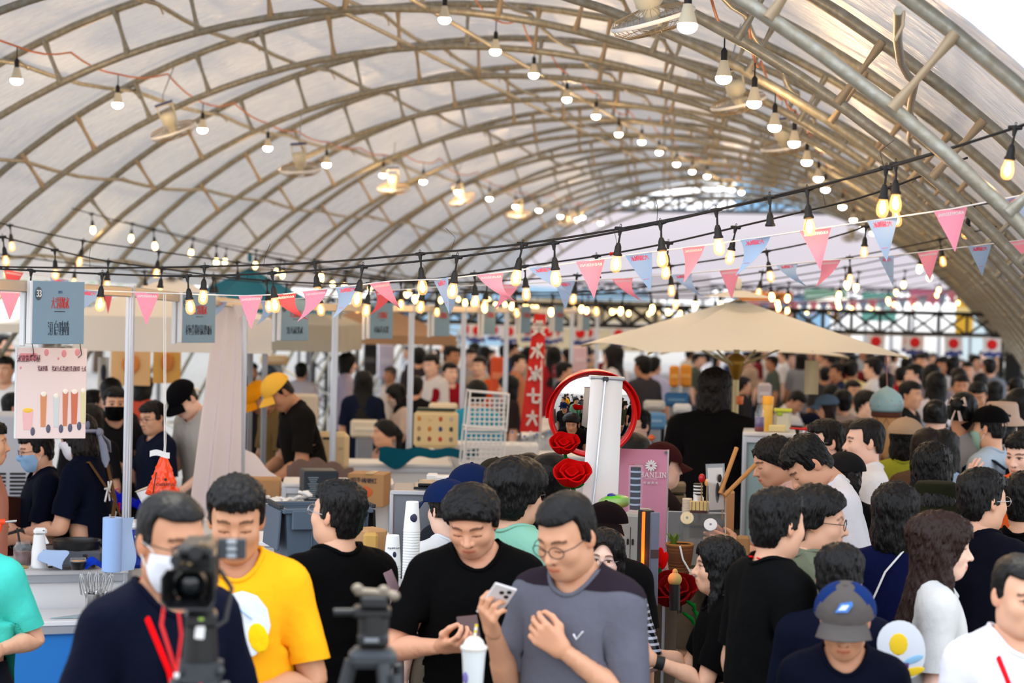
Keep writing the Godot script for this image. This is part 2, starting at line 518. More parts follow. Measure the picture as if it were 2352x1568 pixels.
# ---------------------------------------------------------------- beyond the tent
func lattice(mb: MB, a: Vector3, b: Vector3, h: float, w: float, n: int, r := 0.03) -> void:   # box truss from a to b (bottom edges), height h
	var side := (b - a).normalized().cross(Vector3.UP).normalized() * w
	var up := Vector3(0, h, 0)
	for o in [Vector3.ZERO, side]:
		mb.tube([a + o, b + o], r, 6); mb.tube([a + o + up, b + o + up], r, 6)
		for k in n:
			var p: Vector3 = a.lerp(b, float(k) / n) + o
			var q: Vector3 = a.lerp(b, float(k + 1) / n) + o
			mb.tube([p, q + up], r * 0.5, 5); mb.tube([p + up, q], r * 0.5, 5); mb.tube([p, p + up], r * 0.6, 5)
func build_far() -> void:
	# white roof of the next tent, sloping away behind the far arch
	var fr := MB.new()
	var ff := func(u: float, w: float) -> Vector3:
		return Vector3(lerpf(-16, 7, u), lerpf(4.35, 2.75, w) + 0.05 * sin(u * 22.0), lerpf(-42, -66, w))
	fr.grid(ff, 40, 6)
	struct("roof_far", fr, M.far_white, Transform3D(), "pale white roof of the next tent seen through the far arch")
	var t1 := MB.new(); lattice(t1, Vector3(-14, 4.25, -41.6), Vector3(3.2, 4.25, -41.6), 0.30, 0.3, 34, 0.035)
	solo("lattice_beam", t1, std(Color(0.22, 0.23, 0.26), 0.5), "high dark lattice beam along the edge of the white roof beyond the tent", "beam")
	var t2 := MB.new(); lattice(t2, Vector3(-11, 2.55, -58), Vector3(4, 2.55, -58), 0.32, 0.3, 30, 0.04)
	solo("lattice_beam", t2, std(Color(0.25, 0.26, 0.30), 0.5), "low lattice beam far under the white roof, behind the small pennants", "beam")
	# the black gantry across the aisle with its right-hand tower
	var gz := -29.0
	var g := Node3D.new(); g.name = nm("truss_gantry"); add_child(g)
	tag(g, "black lattice truss gantry spanning the aisle above the hanging flags", "gantry")
	var gb := MB.new(); lattice(gb, Vector3(-9.3, 1.98, gz), Vector3(1.18, 1.98, gz), 0.30, 0.3, 26, 0.032)
	part(g, "beam", gb, M.black)
	for x in [0.86, -9.4]:
		var tw := MB.new()
		for ox in [0.0, 0.3]:
			for oz in [0.0, -0.3]:
				tw.tube([Vector3(x + ox, 0, gz + oz), Vector3(x + ox, 2.3, gz + oz)], 0.03, 6)
			for k in 8:
				tw.tube([Vector3(x, k * 0.28, gz), Vector3(x + 0.3, k * 0.28 + 0.28, gz)], 0.013, 5)
				tw.tube([Vector3(x + 0.3, k * 0.28, gz), Vector3(x, k * 0.28 + 0.28, gz)], 0.013, 5)
		part(g, "tower", tw, M.black)
	var sp := MB.new(); sp.box(Vector3(1.02, 1.52, gz + 0.22), Vector3(0.22, 0.44, 0.26), Basis(), 0.02)
	var spg := MB.new(); spg.box(Vector3(1.02, 1.52, gz + 0.355), Vector3(0.19, 0.40, 0.02), Basis(), 0.008)
	var sk := thing("loudspeaker", "black loudspeaker fixed in the right tower of the lattice gantry", "loudspeaker")
	part(sk, "cabinet", sp, col(Color(0.02, 0.02, 0.022))); part(sk, "grille", spg, col(Color(0.05, 0.05, 0.05), 0.9))
	# flags with a red blossom and blue waves hanging along the gantry
	var fw := MB.new(); fw.grid(func(u, w): return Vector3(lerpf(-0.16, 0.16, u), lerpf(0, -0.34, w), 0.012 * sin(u * 7.0 + w * 2.0)), 6, 4, 0.003)
	var fr2 := MB.new()
	for k in 7:
		var a := TAU * k / 7
		fr2.ell(Vector3(0.05 * cos(a), -0.12 + 0.05 * sin(a), 0.012), Vector3(0.045, 0.045, 0.008), Basis(), 8, 4)
	fr2.ell(Vector3(0, -0.12, 0.013), Vector3(0.05, 0.05, 0.009), Basis(), 8, 4)
	var fb := MB.new()
	for k in 4: fb.ell(Vector3(-0.12 + 0.08 * k, -0.30 + 0.02 * (k % 2), 0.006), Vector3(0.05, 0.04, 0.012), Basis(), 8, 4)
	fb.box(Vector3(0, -0.325, 0.0), Vector3(0.32, 0.04, 0.02))
	var fm := multi([[fw, std(Color(0.88, 0.87, 0.88), 0.8)], [fr2, std(Color(0.85, 0.08, 0.10), 0.8)], [fb, std(Color(0.23, 0.29, 0.55), 0.8)]])
	var fl := thing("flag_garland", "row of small white flags with red blossoms and blue waves under the black gantry", "flags", Vector3(0, 1.96, gz + 0.35))
	var cord := MB.new(); cord.tube([Vector3(-9.2, 0, 0), Vector3(-4, -0.03, 0), Vector3(0.7, 0, 0)], 0.006, 5)
	part(fl, "cord", cord, M.white)
	for k in 19: part(fl, "flag", fm, null, xf(Vector3(0.72 - 0.53 * k - 0.05 * sin(k * 3.1), -0.005, 0), 0.15 * sin(k * 2.3), 0, 0.05 * sin(k * 1.7), 0.78))
	# second garland, nearer the right side
	var fl2 := dup(fl, "second row of white flags with red blossoms, hung deeper behind the gantry")
	fl2.position = Vector3(-1.2, 1.9, gz - 4.0)
	# shop fronts and boards beyond the tent
	var boards := [["6fb7a8", -0.9, 0.5, 2.35, 0.55, "teal shop board behind the right end of the gantry"], ["e8872a", -2.6, 0.8, 2.35, 0.5, "orange lit shop board seen through the black gantry"], ["e8b21c", 0.35, 0.25, 2.3, 0.9, "narrow yellow upright sign beside the gantry tower"],
		["c9b48a", -5.4, 2.4, 1.75, 1.0, "tan stall front in the distance behind the parasol tip"], ["5f86ad", -7.8, 1.2, 2.2, 0.5, "blue shop board far behind the stalls"], ["d9d3d6", -3.9, 0.9, 2.7, 0.5, "pale board high beyond the gantry"], ["86b79a", -1.7, 0.6, 2.55, 0.3, "green shop board above the orange board"], ["c96a86", -0.2, 0.5, 2.62, 0.25, "pink board above the teal board"]]
	for b in boards:
		var m := MB.new(); m.box(Vector3.ZERO, Vector3(b[2] * 1.6, b[4] * 1.2, 0.1), Basis(), 0.02)
		var fz := MB.new(); fz.box(Vector3(0, 0, 0.06), Vector3(b[2] * 1.4, b[4] * 0.2, 0.03))
		var po := MB.new(); po.tube([Vector3(-b[2] * 0.6, -b[3], -0.08), Vector3(-b[2] * 0.6, b[4] * 0.5, -0.08)], 0.04, 6); po.tube([Vector3(b[2] * 0.6, -b[3], -0.08), Vector3(b[2] * 0.6, b[4] * 0.5, -0.08)], 0.04, 6)
		var o := thing("shop_board", b[5], "shop sign", Vector3(b[1] * 1.55, b[3], -47))
		part(o, "panel", m, std(hexc(b[0]), 0.5)); part(o, "stripe", fz, std(hexc(b[0]).lightened(0.5), 0.5)); part(o, "post", po, M.alu_dark)
	# buildings behind everything
	for b in [[-21.0, 13.0, 7.0, -95.0, "8fb0c4", "blue glass building beyond the tent"], [-7.6, 4.4, 9.4, -96.0, "7ea6c2", "pale blue building showing over the far white roof"], [5.5, 9.0, 5.0, -92.0, "b9c6c6", "low grey building at the right beyond the tent"], [-43.0, 16.0, 9.0, -80.0, "c8c2b8", "cream building at the left beyond the stalls"]]:
		var m := MB.new(); m.box(Vector3(0, b[2] * 0.5, -3), Vector3(b[1], b[2], 6), Basis(), 0.05)
		var o := thing("building", b[5], "building", Vector3(b[0], 0, b[3]))
		part(o, "wall", m, std(hexc(b[4]), 0.5))
		var wm := MB.new(); wm.box(Vector3.ZERO, Vector3(1.0, 0.9, 0.06), Basis(), 0.02); var wmesh := wm.mesh()
		var nx := int(b[1] / 2.0)
		for yy in int(b[2] / 2.2):
			for xx in nx: part(o, "window", wmesh, col(Color(0.35, 0.45, 0.52), 0.15), xf(Vector3((xx + 0.5) * 2.0 - nx, 1.4 + yy * 2.2, 0.02)))
	# trees outside, left, seen between the stalls
	for q in [[-17.0, -36.0, 3.6, "green street tree outside the left side of the tent"], [-23.0, -52.0, 5.0, "tall leafy tree far behind the stalls"], [3.4, -40.0, 2.2, "small leafy tree beyond the gantry tower"]]:
		var tr := MB.new(); tr.tube([Vector3(0, 0, 0), Vector3(0.1, q[2] * 0.5, 0), Vector3(0, q[2] * 0.8, 0.1)], [0.16, 0.12, 0.06], 7)
		var lf := MB.new()
		var r2 := RandomNumberGenerator.new(); r2.seed = int(q[2] * 10)
		for k in 900:
			var d: Vector3 = Vector3(r2.randfn(), r2.randfn() * 0.7, r2.randfn()) * (q[2] * 0.22)
			var bb := Basis.from_euler(Vector3(r2.randf() * TAU, r2.randf() * TAU, r2.randf() * TAU))
			var c: Vector3 = d + Vector3(0, q[2] * 0.85, 0)
			lf.face([c + bb * Vector3(-0.05, 0, 0), c + bb * Vector3(0, 0.12, 0.02), c + bb * Vector3(0.05, 0, 0), c + bb * Vector3(0, -0.1, 0.02)])
		var o := thing("tree", q[3], "tree", Vector3(q[0], 0, q[1]))
		part(o, "trunk", tr, col(Color(0.3, 0.23, 0.17), 0.9)); 
		var lm := std(Color(0.25, 0.45, 0.16), 0.6); lm.backlight_enabled = true; lm.backlight = Color(0.4, 0.6, 0.2)
		var lp := part(o, "foliage", lf, lm); lp.set_meta("kind", "stuff")
# ---------------------------------------------------------------- implicit surfaces -> meshes (surface nets)
func nets(f: Callable, lo: Vector3, hi: Vector3, h: float) -> MB:
	var bx := int(ceil((hi.x - lo.x) / (h * 4.0)))
	var by := int(ceil((hi.y - lo.y) / (h * 4.0)))
	var bz := int(ceil((hi.z - lo.z) / (h * 4.0)))
	var nx := bx * 4 + 1
	var ny := by * 4 + 1
	var nz := bz * 4 + 1
	var sy := nx
	var sz := nx * ny
	var g := PackedFloat32Array(); g.resize(nx * ny * nz); g.fill(99.0)
	var blocks := PackedInt32Array()
	var lim := h * 4.6
	for k in bz:
		for j in by:
			for i in bx:
				var c := lo + Vector3(i * 4 + 2, j * 4 + 2, k * 4 + 2) * h
				if absf(f.call(c)) > lim: continue
				blocks.append(i); blocks.append(j); blocks.append(k)
				for c2 in 5:
					for b2 in 5:
						var o := (i * 4) + (j * 4 + b2) * sy + (k * 4 + c2) * sz
						for a2 in 5:
							if g[o + a2] > 98.0:
								g[o + a2] = f.call(lo + Vector3(i * 4 + a2, j * 4 + b2, k * 4 + c2) * h)
	var id := PackedInt32Array(); id.resize(nx * ny * nz); id.fill(-1)
	var m := MB.new()
	var offs := [0, 1, sy, sy + 1, sz, sz + 1, sz + sy, sz + sy + 1]
	var cpos := [Vector3(0, 0, 0), Vector3(1, 0, 0), Vector3(0, 1, 0), Vector3(1, 1, 0), Vector3(0, 0, 1), Vector3(1, 0, 1), Vector3(0, 1, 1), Vector3(1, 1, 1)]
	var edges := [0, 1, 2, 3, 4, 5, 6, 7, 0, 2, 1, 3, 4, 6, 5, 7, 0, 4, 1, 5, 2, 6, 3, 7]
	var cells := PackedInt32Array()
	for q in range(0, blocks.size(), 3):
		for c2 in 4:
			for b2 in 4:
				for a2 in 4:
					var x := blocks[q] * 4 + a2
					var y := blocks[q + 1] * 4 + b2
					var z := blocks[q + 2] * 4 + c2
					var o := x + y * sy + z * sz
					var neg := 0
					for e in 8:
						if g[o + offs[e]] < 0.0: neg += 1
					if neg == 0 or neg == 8: continue
					var sum := Vector3.ZERO
					var cn := 0
					for e in range(0, 24, 2):
						var v0: float = g[o + offs[edges[e]]]
						var v1: float = g[o + offs[edges[e + 1]]]
						if (v0 < 0.0) != (v1 < 0.0):
							sum += cpos[edges[e]].lerp(cpos[edges[e + 1]], v0 / (v0 - v1)); cn += 1
					id[o] = m.v.size()
					m.v.append(lo + (Vector3(x, y, z) + sum / cn) * h)
					cells.append(o)
	for o in cells:
		for ax in 3:
			var d1: int = [1, sy, sz][ax]
			var v0 := g[o]
			var v1 := g[o + d1]
			if (v0 < 0.0) == (v1 < 0.0): continue
			var u: int = [sy, sz, 1][ax]
			var w: int = [sz, 1, sy][ax]
			if o - u - w < 0: continue
			var a := id[o]; var b := id[o - u]; var c := id[o - u - w]; var d := id[o - w]
			if a < 0 or b < 0 or c < 0 or d < 0: continue
			if v0 < 0.0:
				m.i.append_array(PackedInt32Array([a, c, b, a, d, c]))
			else:
				m.i.append_array(PackedInt32Array([a, b, c, a, c, d]))
	renorm(m)
	return m
func renorm(m: MB) -> void:      # smooth normals; clockwise fronts
	m.n.resize(m.v.size()); m.n.fill(Vector3.ZERO)
	for k in range(0, m.i.size(), 3):
		var a := m.i[k]; var b := m.i[k + 1]; var c := m.i[k + 2]
		var q := (m.v[c] - m.v[a]).cross(m.v[b] - m.v[a])
		m.n[a] += q; m.n[b] += q; m.n[c] += q
	for k in m.n.size():
		m.n[k] = m.n[k].normalized() if m.n[k].length_squared() > 0.0 else Vector3.UP
# keeps where s < 0, cutting triangles at the border
func cut(m: MB, s: Callable) -> MB:
	var val := PackedFloat32Array(); val.resize(m.v.size())
	for k in m.v.size(): val[k] = s.call(m.v[k])
	var o := MB.new()
	var map := {}
	for k in range(0, m.i.size(), 3):
		var poly := []
		for e in 3:
			var a := m.i[k + e]
			var b := m.i[k + (e + 1) % 3]
			if val[a] < 0.0: poly.append(a)
			if (val[a] < 0.0) != (val[b] < 0.0): poly.append(Vector2i(mini(a, b), maxi(a, b)))
		if poly.size() < 3: continue
		var ix := []
		for q in poly:
			if not map.has(q):
				map[q] = o.v.size()
				if q is int:
					o.v.append(m.v[q])
				else:
					var t: float = val[q.x] / (val[q.x] - val[q.y])
					o.v.append(m.v[q.x].lerp(m.v[q.y], t))
			ix.append(map[q])
		for e in range(1, ix.size() - 1):
			o.i.append(ix[0]); o.i.append(ix[e]); o.i.append(ix[e + 1])
	renorm(o)
	return o
static func cone(p: Vector3, a: Vector3, b: Vector3, ra: float, rb: float) -> float:   # tapered capsule
	var d := b - a
	var t := clampf((p - a).dot(d) / d.length_squared(), 0.0, 1.0)
	return p.distance_to(a + d * t) - lerpf(ra, rb, t)
static func smin(a: float, b: float, k: float) -> float:
	var h := maxf(k - absf(a - b), 0.0)
	return minf(a, b) - h * h / (4.0 * k)
static func ellf(p: Vector3, c: Vector3, r: Vector3) -> float:
	var q := (p - c) / r
	var k0 := q.length()
	var k1 := (q / r).length()
	return k0 * (k0 - 1.0) / k1 if k1 > 1e-6 else -minf(r.x, minf(r.y, r.z))

# ---------------------------------------------------------------- skeleton (1.70 m, arms held a little out, facing +z; the left hand is at +x)
const J := {"pelvis": Vector3(0, 0.95, 0), "waist": Vector3(0, 1.06, 0), "neck": Vector3(0, 1.43, -0.015), "head": Vector3(0, 1.505, -0.005),
	"shL": Vector3(0.158, 1.368, -0.015), "elL": Vector3(0.318, 1.138, -0.02), "wrL": Vector3(0.458, 0.938, 0.01),
	"shR": Vector3(-0.158, 1.368, -0.015), "elR": Vector3(-0.318, 1.138, -0.02), "wrR": Vector3(-0.458, 0.938, 0.01),
	"hipL": Vector3(0.09, 0.90, 0), "knL": Vector3(0.10, 0.49, 0.01), "anL": Vector3(0.105, 0.08, -0.02),
	"hipR": Vector3(-0.09, 0.90, 0), "knR": Vector3(-0.10, 0.49, 0.01), "anR": Vector3(-0.105, 0.08, -0.02)}
const HEAD_C := Vector3(0, 1.583, 0.008)     # middle of the head in rest
func arms_legs(p: Vector3, d: float, fem: float) -> float:
	for s in 2:
		var sx := 1.0 if s == 0 else -1.0
		var q := Vector3(p.x * sx, p.y, p.z)
		if q.x < -0.03: continue
		d = smin(d, cone(q, J.shL, J.elL, 0.056 - 0.008 * fem, 0.043 - 0.006 * fem), 0.05)
		var fa := cone(q, J.elL, J.wrL, 0.042 - 0.006 * fem, 0.027 - 0.003 * fem)
		fa = smin(fa, cone(q, J.elL.lerp(J.wrL, 0.15), J.elL.lerp(J.wrL, 0.4), 0.043 - 0.006 * fem, 0.036 - 0.006 * fem), 0.02)
		d = smin(d, fa, 0.03)
		var lg := cone(q, J.hipL, J.knL, 0.085, 0.056)
		lg = smin(lg, cone(q, J.knL, J.anL, 0.054, 0.036), 0.03)
		lg = smin(lg, cone(q, J.knL.lerp(J.anL, 0.15) + Vector3(0, 0, -0.012), J.knL.lerp(J.anL, 0.45) + Vector3(0, 0, -0.01), 0.05, 0.045), 0.03)
		d = smin(d, lg, 0.05)
		d = smin(d, cone(q, Vector3(0.105, 0.045, -0.03), Vector3(0.115, 0.03, 0.13), 0.042, 0.03), 0.03)
	return d
func torso(p: Vector3, big: float) -> float:
	var q := Vector3(p.x, p.y, p.z * 1.45)
	var d := cone(q, Vector3(0, 0.93, -0.01), Vector3(0, 1.10, 0), 0.155 + big, 0.145 + big)
	d = smin(d, cone(q, Vector3(0, 1.10, 0.005), Vector3(0, 1.27, 0.0), 0.142 + big, 0.160 + big), 0.06)
	d = smin(d, cone(q, Vector3(-0.10, 1.315, -0.015), Vector3(0.10, 1.315, -0.015), 0.105 + big, 0.105 + big), 0.06)
	d = smin(d, cone(p, Vector3(-0.132, 1.366, -0.018), Vector3(0.132, 1.366, -0.018), 0.056 + big * 0.5, 0.058 + big * 0.5), 0.06)   # shoulder line
	d = smin(d, cone(p, Vector3(-0.08, 1.415, -0.025), Vector3(0.08, 1.415, -0.025), 0.045 + big * 0.3, 0.045 + big * 0.3), 0.06)    # trapezius
	return d
func body_f(p: Vector3) -> float:
	var d := torso(p, -0.018)
	d = smin(d, cone(p, Vector3(0, 1.38, -0.022), Vector3(0, 1.53, -0.008), 0.062, 0.052), 0.045)
	return arms_legs(p, d, 0.0)
var fold := FastNoiseLite.new()
func shirt_f(p: Vector3, loose: float, long: bool) -> float:
	var d := torso(p, 0.0 + loose * 0.4)
	var q := Vector3(p.x, p.y, p.z * 1.35)
	d = smin(d, cone(q, Vector3(0, 0.78, 0), Vector3(0, 1.22, 0), 0.168 + loose, 0.158 + loose * 0.6), 0.06)
	d = smin(d, cone(p, Vector3(0, 1.36, -0.022), Vector3(0, 1.50, -0.012), 0.074, 0.060), 0.035)
	for s in 2:
		var sx := 1.0 if s == 0 else -1.0
		var w := Vector3(p.x * sx, p.y, p.z)
		if w.x < 0.0: continue
		d = smin(d, cone(w, J.shL, J.elL, 0.060 + loose * 0.2, (0.060 if not long else 0.052) + loose * 0.5), 0.045)
		if long: d = smin(d, cone(w, J.elL, J.wrL, 0.055 + loose * 0.4, 0.040 + loose * 0.3), 0.03)
	var amp := 0.008 + 0.05 * loose
	return d - amp * fold.get_noise_3d(p.x * 1.6, p.y * 0.8, p.z * 1.6) - amp * 0.5 * sin((p.y * 34.0 + p.x * 22.0 * signf(p.z) + 6.0 * fold.get_noise_3d(p.x, p.y, p.z))) * smoothstep(1.32, 1.0, p.y) * 0.5
func pants_f(p: Vector3) -> float:
	var q := Vector3(p.x, p.y, p.z * 1.35)
	var d := cone(q, Vector3(0, 0.90, -0.01), Vector3(0, 1.02, 0), 0.158, 0.150)
	for s in 2:
		var sx := 1.0 if s == 0 else -1.0
		var w := Vector3(p.x * sx, p.y, p.z)
		var lg := cone(w, J.hipL, J.knL, 0.098, 0.078)
		lg = smin(lg, cone(w, J.knL, J.anL, 0.078, 0.068), 0.03)
		d = smin(d, lg, 0.04)
	return d - 0.010 * fold.get_noise_3d(p.x, p.y * 0.7, p.z)
# head in its own axes: origin between the ears, face towards +z
func head_f(p: Vector3) -> float:
	var x := absf(p.x)
	var q := Vector3(x, p.y, p.z)
	var d := ellf(p, Vector3(0, 0.038, -0.012), Vector3(0.0755, 0.080, 0.095))
	d = smin(d, ellf(p, Vector3(0, -0.035, 0.020), Vector3(0.0625, 0.080, 0.070)), 0.04)
	d = smin(d, ellf(p, Vector3(0, -0.087, 0.048), Vector3(0.036, 0.028, 0.034)), 0.035)
	d = smin(d, ellf(q, Vector3(0.042, -0.062, 0.005), Vector3(0.020, 0.030, 0.040)), 0.03)
	d = smin(d, cone(q, Vector3(0.0, 0.030, 0.079), Vector3(0.036, 0.030, 0.066), 0.011, 0.010), 0.02)
	d = smin(d, ellf(q, Vector3(0.040, -0.022, 0.056), Vector3(0.022, 0.022, 0.022)), 0.03)
	d = -smin(-d, q.distance_to(Vector3(0.031, 0.008, 0.098)) - 0.0165, 0.014)
	d = smin(d, ellf(q, Vector3(0.031, 0.006, 0.0715), Vector3(0.0175, 0.0115, 0.0125)), 0.006)
	var ns := cone(p, Vector3(0, 0.014, 0.082), Vector3(0, -0.026, 0.107), 0.0075, 0.0115)
	ns = smin(ns, q.distance_to(Vector3(0.0125, -0.030, 0.094)) - 0.0085, 0.010)
	d = smin(d, ns, 0.012)
	d = smin(d, ellf(p, Vector3(0, -0.060, 0.078), Vector3(0.022, 0.015, 0.0155)), 0.02)
	d = smin(d, cone(q, Vector3(0, -0.0555, 0.0935), Vector3(0.018, -0.0575, 0.083), 0.0034, 0.0016), 0.006)
	d = smin(d, cone(q, Vector3(0, -0.0650, 0.0905), Vector3(0.015, -0.0635, 0.083), 0.0044, 0.0020), 0.006)
	# ears
	var e := ellf(Vector3(x - 0.30 * (p.z + 0.02) * -1.0, p.y, p.z), Vector3(0.0775, -0.002, -0.016), Vector3(0.0085, 0.032, 0.019))
	e = maxf(e, -(ellf(q, Vector3(0.092, 0.002, -0.012), Vector3(0.010, 0.020, 0.011))))
	d = smin(d, e, 0.006)
	d = smin(d, cone(p, Vector3(0, -0.06, -0.020), Vector3(0, -0.19, -0.030), 0.052, 0.056), 0.035)
	return d
# hair fields, around the same axes
func skull_f(p: Vector3, t: float) -> float:
	var d := ellf(p, Vector3(0, 0.038, -0.012), Vector3(0.0755 + t, 0.080 + t, 0.095 + t))
	return smin(d, ellf(p, Vector3(0, -0.02, -0.02), Vector3(0.068 + t, 0.075 + t * 0.5, 0.075 + t)), 0.03)
func hair_f(p: Vector3, kind: String) -> float:
	var ax := absf(p.x)
	var nz := fold.get_noise_3d(p.x * 9.0, p.y * 5.0, p.z * 9.0)
	var streak := fold.get_noise_3d(p.x * 30.0, p.y * 5.0, p.z * 30.0)
	match kind:
		"short":      # men's crop: full on top, close at the sides
			var t := 0.007 + 0.012 * smoothstep(0.02, 0.10, p.y) + 0.008 * smoothstep(0.03, 0.09, p.z) * smoothstep(0.05, 0.1, p.y)
			var d := skull_f(p, t) - 0.005 * nz - 0.0075 * streak
			var line := 0.060 + 0.010 * fold.get_noise_2d(p.x * 26.0, p.z * 12.0) + 0.20 * maxf(0.0, ax - 0.052)                            # forehead
			var front := (line - p.y) if p.z > 0.03 else (-0.075 + 0.10 * (p.z + 0.06) - p.y if p.z < -0.03 else -0.01 - p.y)
			front = maxf(front, (p.z - 0.030) * 0.8 if p.y < 0.045 else -1.0)
			var side := -0.030 - p.y + maxf(0.0, 0.9 * (p.z + 0.005)) if p.z > -0.05 else -1.0
			return -smin(-maxf(d, side), -front, 0.008)
		"crew":       # very short, receding at the temples
			var t := 0.006 + 0.009 * smoothstep(0.02, 0.11, p.y)
			var d := skull_f(p, t) - 0.003 * nz - 0.003 * streak
			var front := (0.074 + 0.25 * maxf(0.0, ax - 0.045) - p.y) if p.z > 0.02 else -0.055 + 0.10 * (p.z + 0.06) - p.y
			front = maxf(front, (p.z - 0.022) * 0.8 if p.y < 0.06 else -1.0)
			var side := -0.015 - p.y + maxf(0.0, 0.9 * (p.z + 0.01)) if p.z > -0.05 else -1.0
			return -smin(-maxf(d, side), -front, 0.006)
		"thick":      # heavy bowl-like hair with a fringe
			var t := 0.014 + 0.016 * smoothstep(-0.02, 0.10, p.y)
			var d := skull_f(p, t) - 0.007 * nz - 0.0045 * streak
			var front := (0.040 + 0.022 * fold.get_noise_2d(p.x * 28.0, p.z * 10.0) - p.y) if p.z > 0.02 else -0.085 - p.y
			front = maxf(front, (p.z - 0.04) * 0.8 if p.y < 0.02 else -1.0)
			var side := -0.022 - p.y + maxf(0.0, 1.0 * (p.z + 0.005)) if p.z > -0.04 else -1.0
			return -smin(-maxf(d, side), -front, 0.008)
		"bob":
			var t := 0.020 + 0.012 * smoothstep(0.0, 0.10, p.y)
			var d := skull_f(p, t)
			d = smin(d, ellf(p, Vector3(0, -0.075, -0.035), Vector3(0.098, 0.105, 0.078)), 0.03) - 0.006 * nz - 0.008 * streak
			var face := ellf(p, Vector3(0, -0.05, 0.10), Vector3(0.062, 0.115, 0.085))
			return maxf(-smin(-d, face, 0.012), -0.155 - p.y + 0.012 * sin(p.x * 60.0))
		"long":
			var t := 0.017 + 0.010 * smoothstep(0.0, 0.10, p.y)
			var d := skull_f(p, t)
			var cx := Vector3(p.x, p.y, p.z * 1.7)
			d = smin(d, cone(cx, Vector3(0, 0.0, -0.055), Vector3(0, -0.38, -0.135), 0.088, 0.115), 0.04)
			d = smin(d, cone(Vector3(ax, p.y, p.z), Vector3(0.070, 0.0, 0.0), Vector3(0.085, -0.25, 0.03), 0.030, 0.026), 0.025) - 0.007 * nz - 0.009 * streak
			var face := ellf(p, Vector3(0, -0.055, 0.112), Vector3(0.066, 0.147, 0.100))
			return -smin(-maxf(d, -0.40 - p.y + 0.03 * nz), face, 0.012)
		"tail":       # drawn back, pony tail
			var d := skull_f(p, 0.012)
			d = smin(d, cone(p, Vector3(0, 0.045, -0.115), Vector3(0, -0.02, -0.150), 0.028, 0.034), 0.02)
			d = smin(d, cone(p, Vector3(0, -0.02, -0.150), Vector3(0, -0.26, -0.125), 0.034, 0.018), 0.02) - 0.007 * nz - 0.009 * streak
			var face := ellf(p, Vector3(0, -0.055, 0.10), Vector3(0.070, 0.125, 0.095))
			d = -smin(-d, face, 0.010)
			var side := -0.030 - p.y + maxf(0.0, 0.9 * (p.z + 0.01)) if p.z > -0.10 else -1.0
			return maxf(d, side)
		"bun":
			var d := skull_f(p, 0.013)
			d = smin(d, p.distance_to(Vector3(0, 0.055, -0.135)) - 0.042, 0.02) - 0.009 * nz - 0.006 * streak
			var face := ellf(p, Vector3(0, -0.055, 0.10), Vector3(0.070, 0.125, 0.095))
			d = -smin(-d, face, 0.010)
			var side := -0.040 - p.y + maxf(0.0, 0.9 * (p.z + 0.01)) if p.z > -0.10 else -1.0
			return maxf(d, side)
	return 1.0
# one hand: wrist at the origin, fingers along +y, palm towards +z, thumb at +x (a right hand)
func finger(base: Vector3, len: float, b: Array, spread: float) -> Array:
	var out := [base]
	var a := 0.0
	var seg := [0.46, 0.30, 0.24]
	for k in 3:
		a += deg_to_rad(b[k])
		out.append(out[k] + Vector3(spread * cos(a), cos(a), sin(a)).normalized() * len * seg[k])
	return out
func hand_mesh(h: float, bends: Array, thumb: Array) -> MB:
	var fs := []
	var bx := [0.031, 0.0105, -0.010, -0.029]
	var ln := [0.072, 0.080, 0.075, 0.058]
	for k in 4: fs.append(finger(Vector3(bx[k], 0.088 - 0.006 * absf(k - 1.0), 0), ln[k], bends[k] if bends[0] is Array else bends, [0.10, 0.02, -0.05, -0.12][k]))
	var f := func(p: Vector3) -> float:
		var d := cone(p, Vector3(0, -0.05, 0), Vector3(0, 0.005, 0), 0.025, 0.024)
		for k in 4:
			d = smin(d, cone(p, Vector3(bx[k] * 0.55, 0.008, 0), fs[k][0], 0.0165, 0.0115), 0.014)
		d = smin(d, cone(p, Vector3(0.012, 0.02, 0.008), thumb[0], 0.018, 0.014), 0.014)
		d = smin(d, cone(p, thumb[0], thumb[1], 0.0135, 0.0105), 0.006)
		d = smin(d, cone(p, thumb[1], thumb[2], 0.0105, 0.0085), 0.004)
		for k in 4:
			var fd := cone(p, fs[k][0], fs[k][1], 0.0102, 0.0090)
			fd = smin(fd, cone(p, fs[k][1], fs[k][2], 0.0090, 0.0080), 0.003)
			fd = smin(fd, cone(p, fs[k][2], fs[k][3], 0.0080, 0.0068), 0.003)
			d = smin(d, fd, 0.004)
		return d
	return nets(f, Vector3(-0.06, -0.05, -0.035), Vector3(0.095, 0.185, 0.11), h)

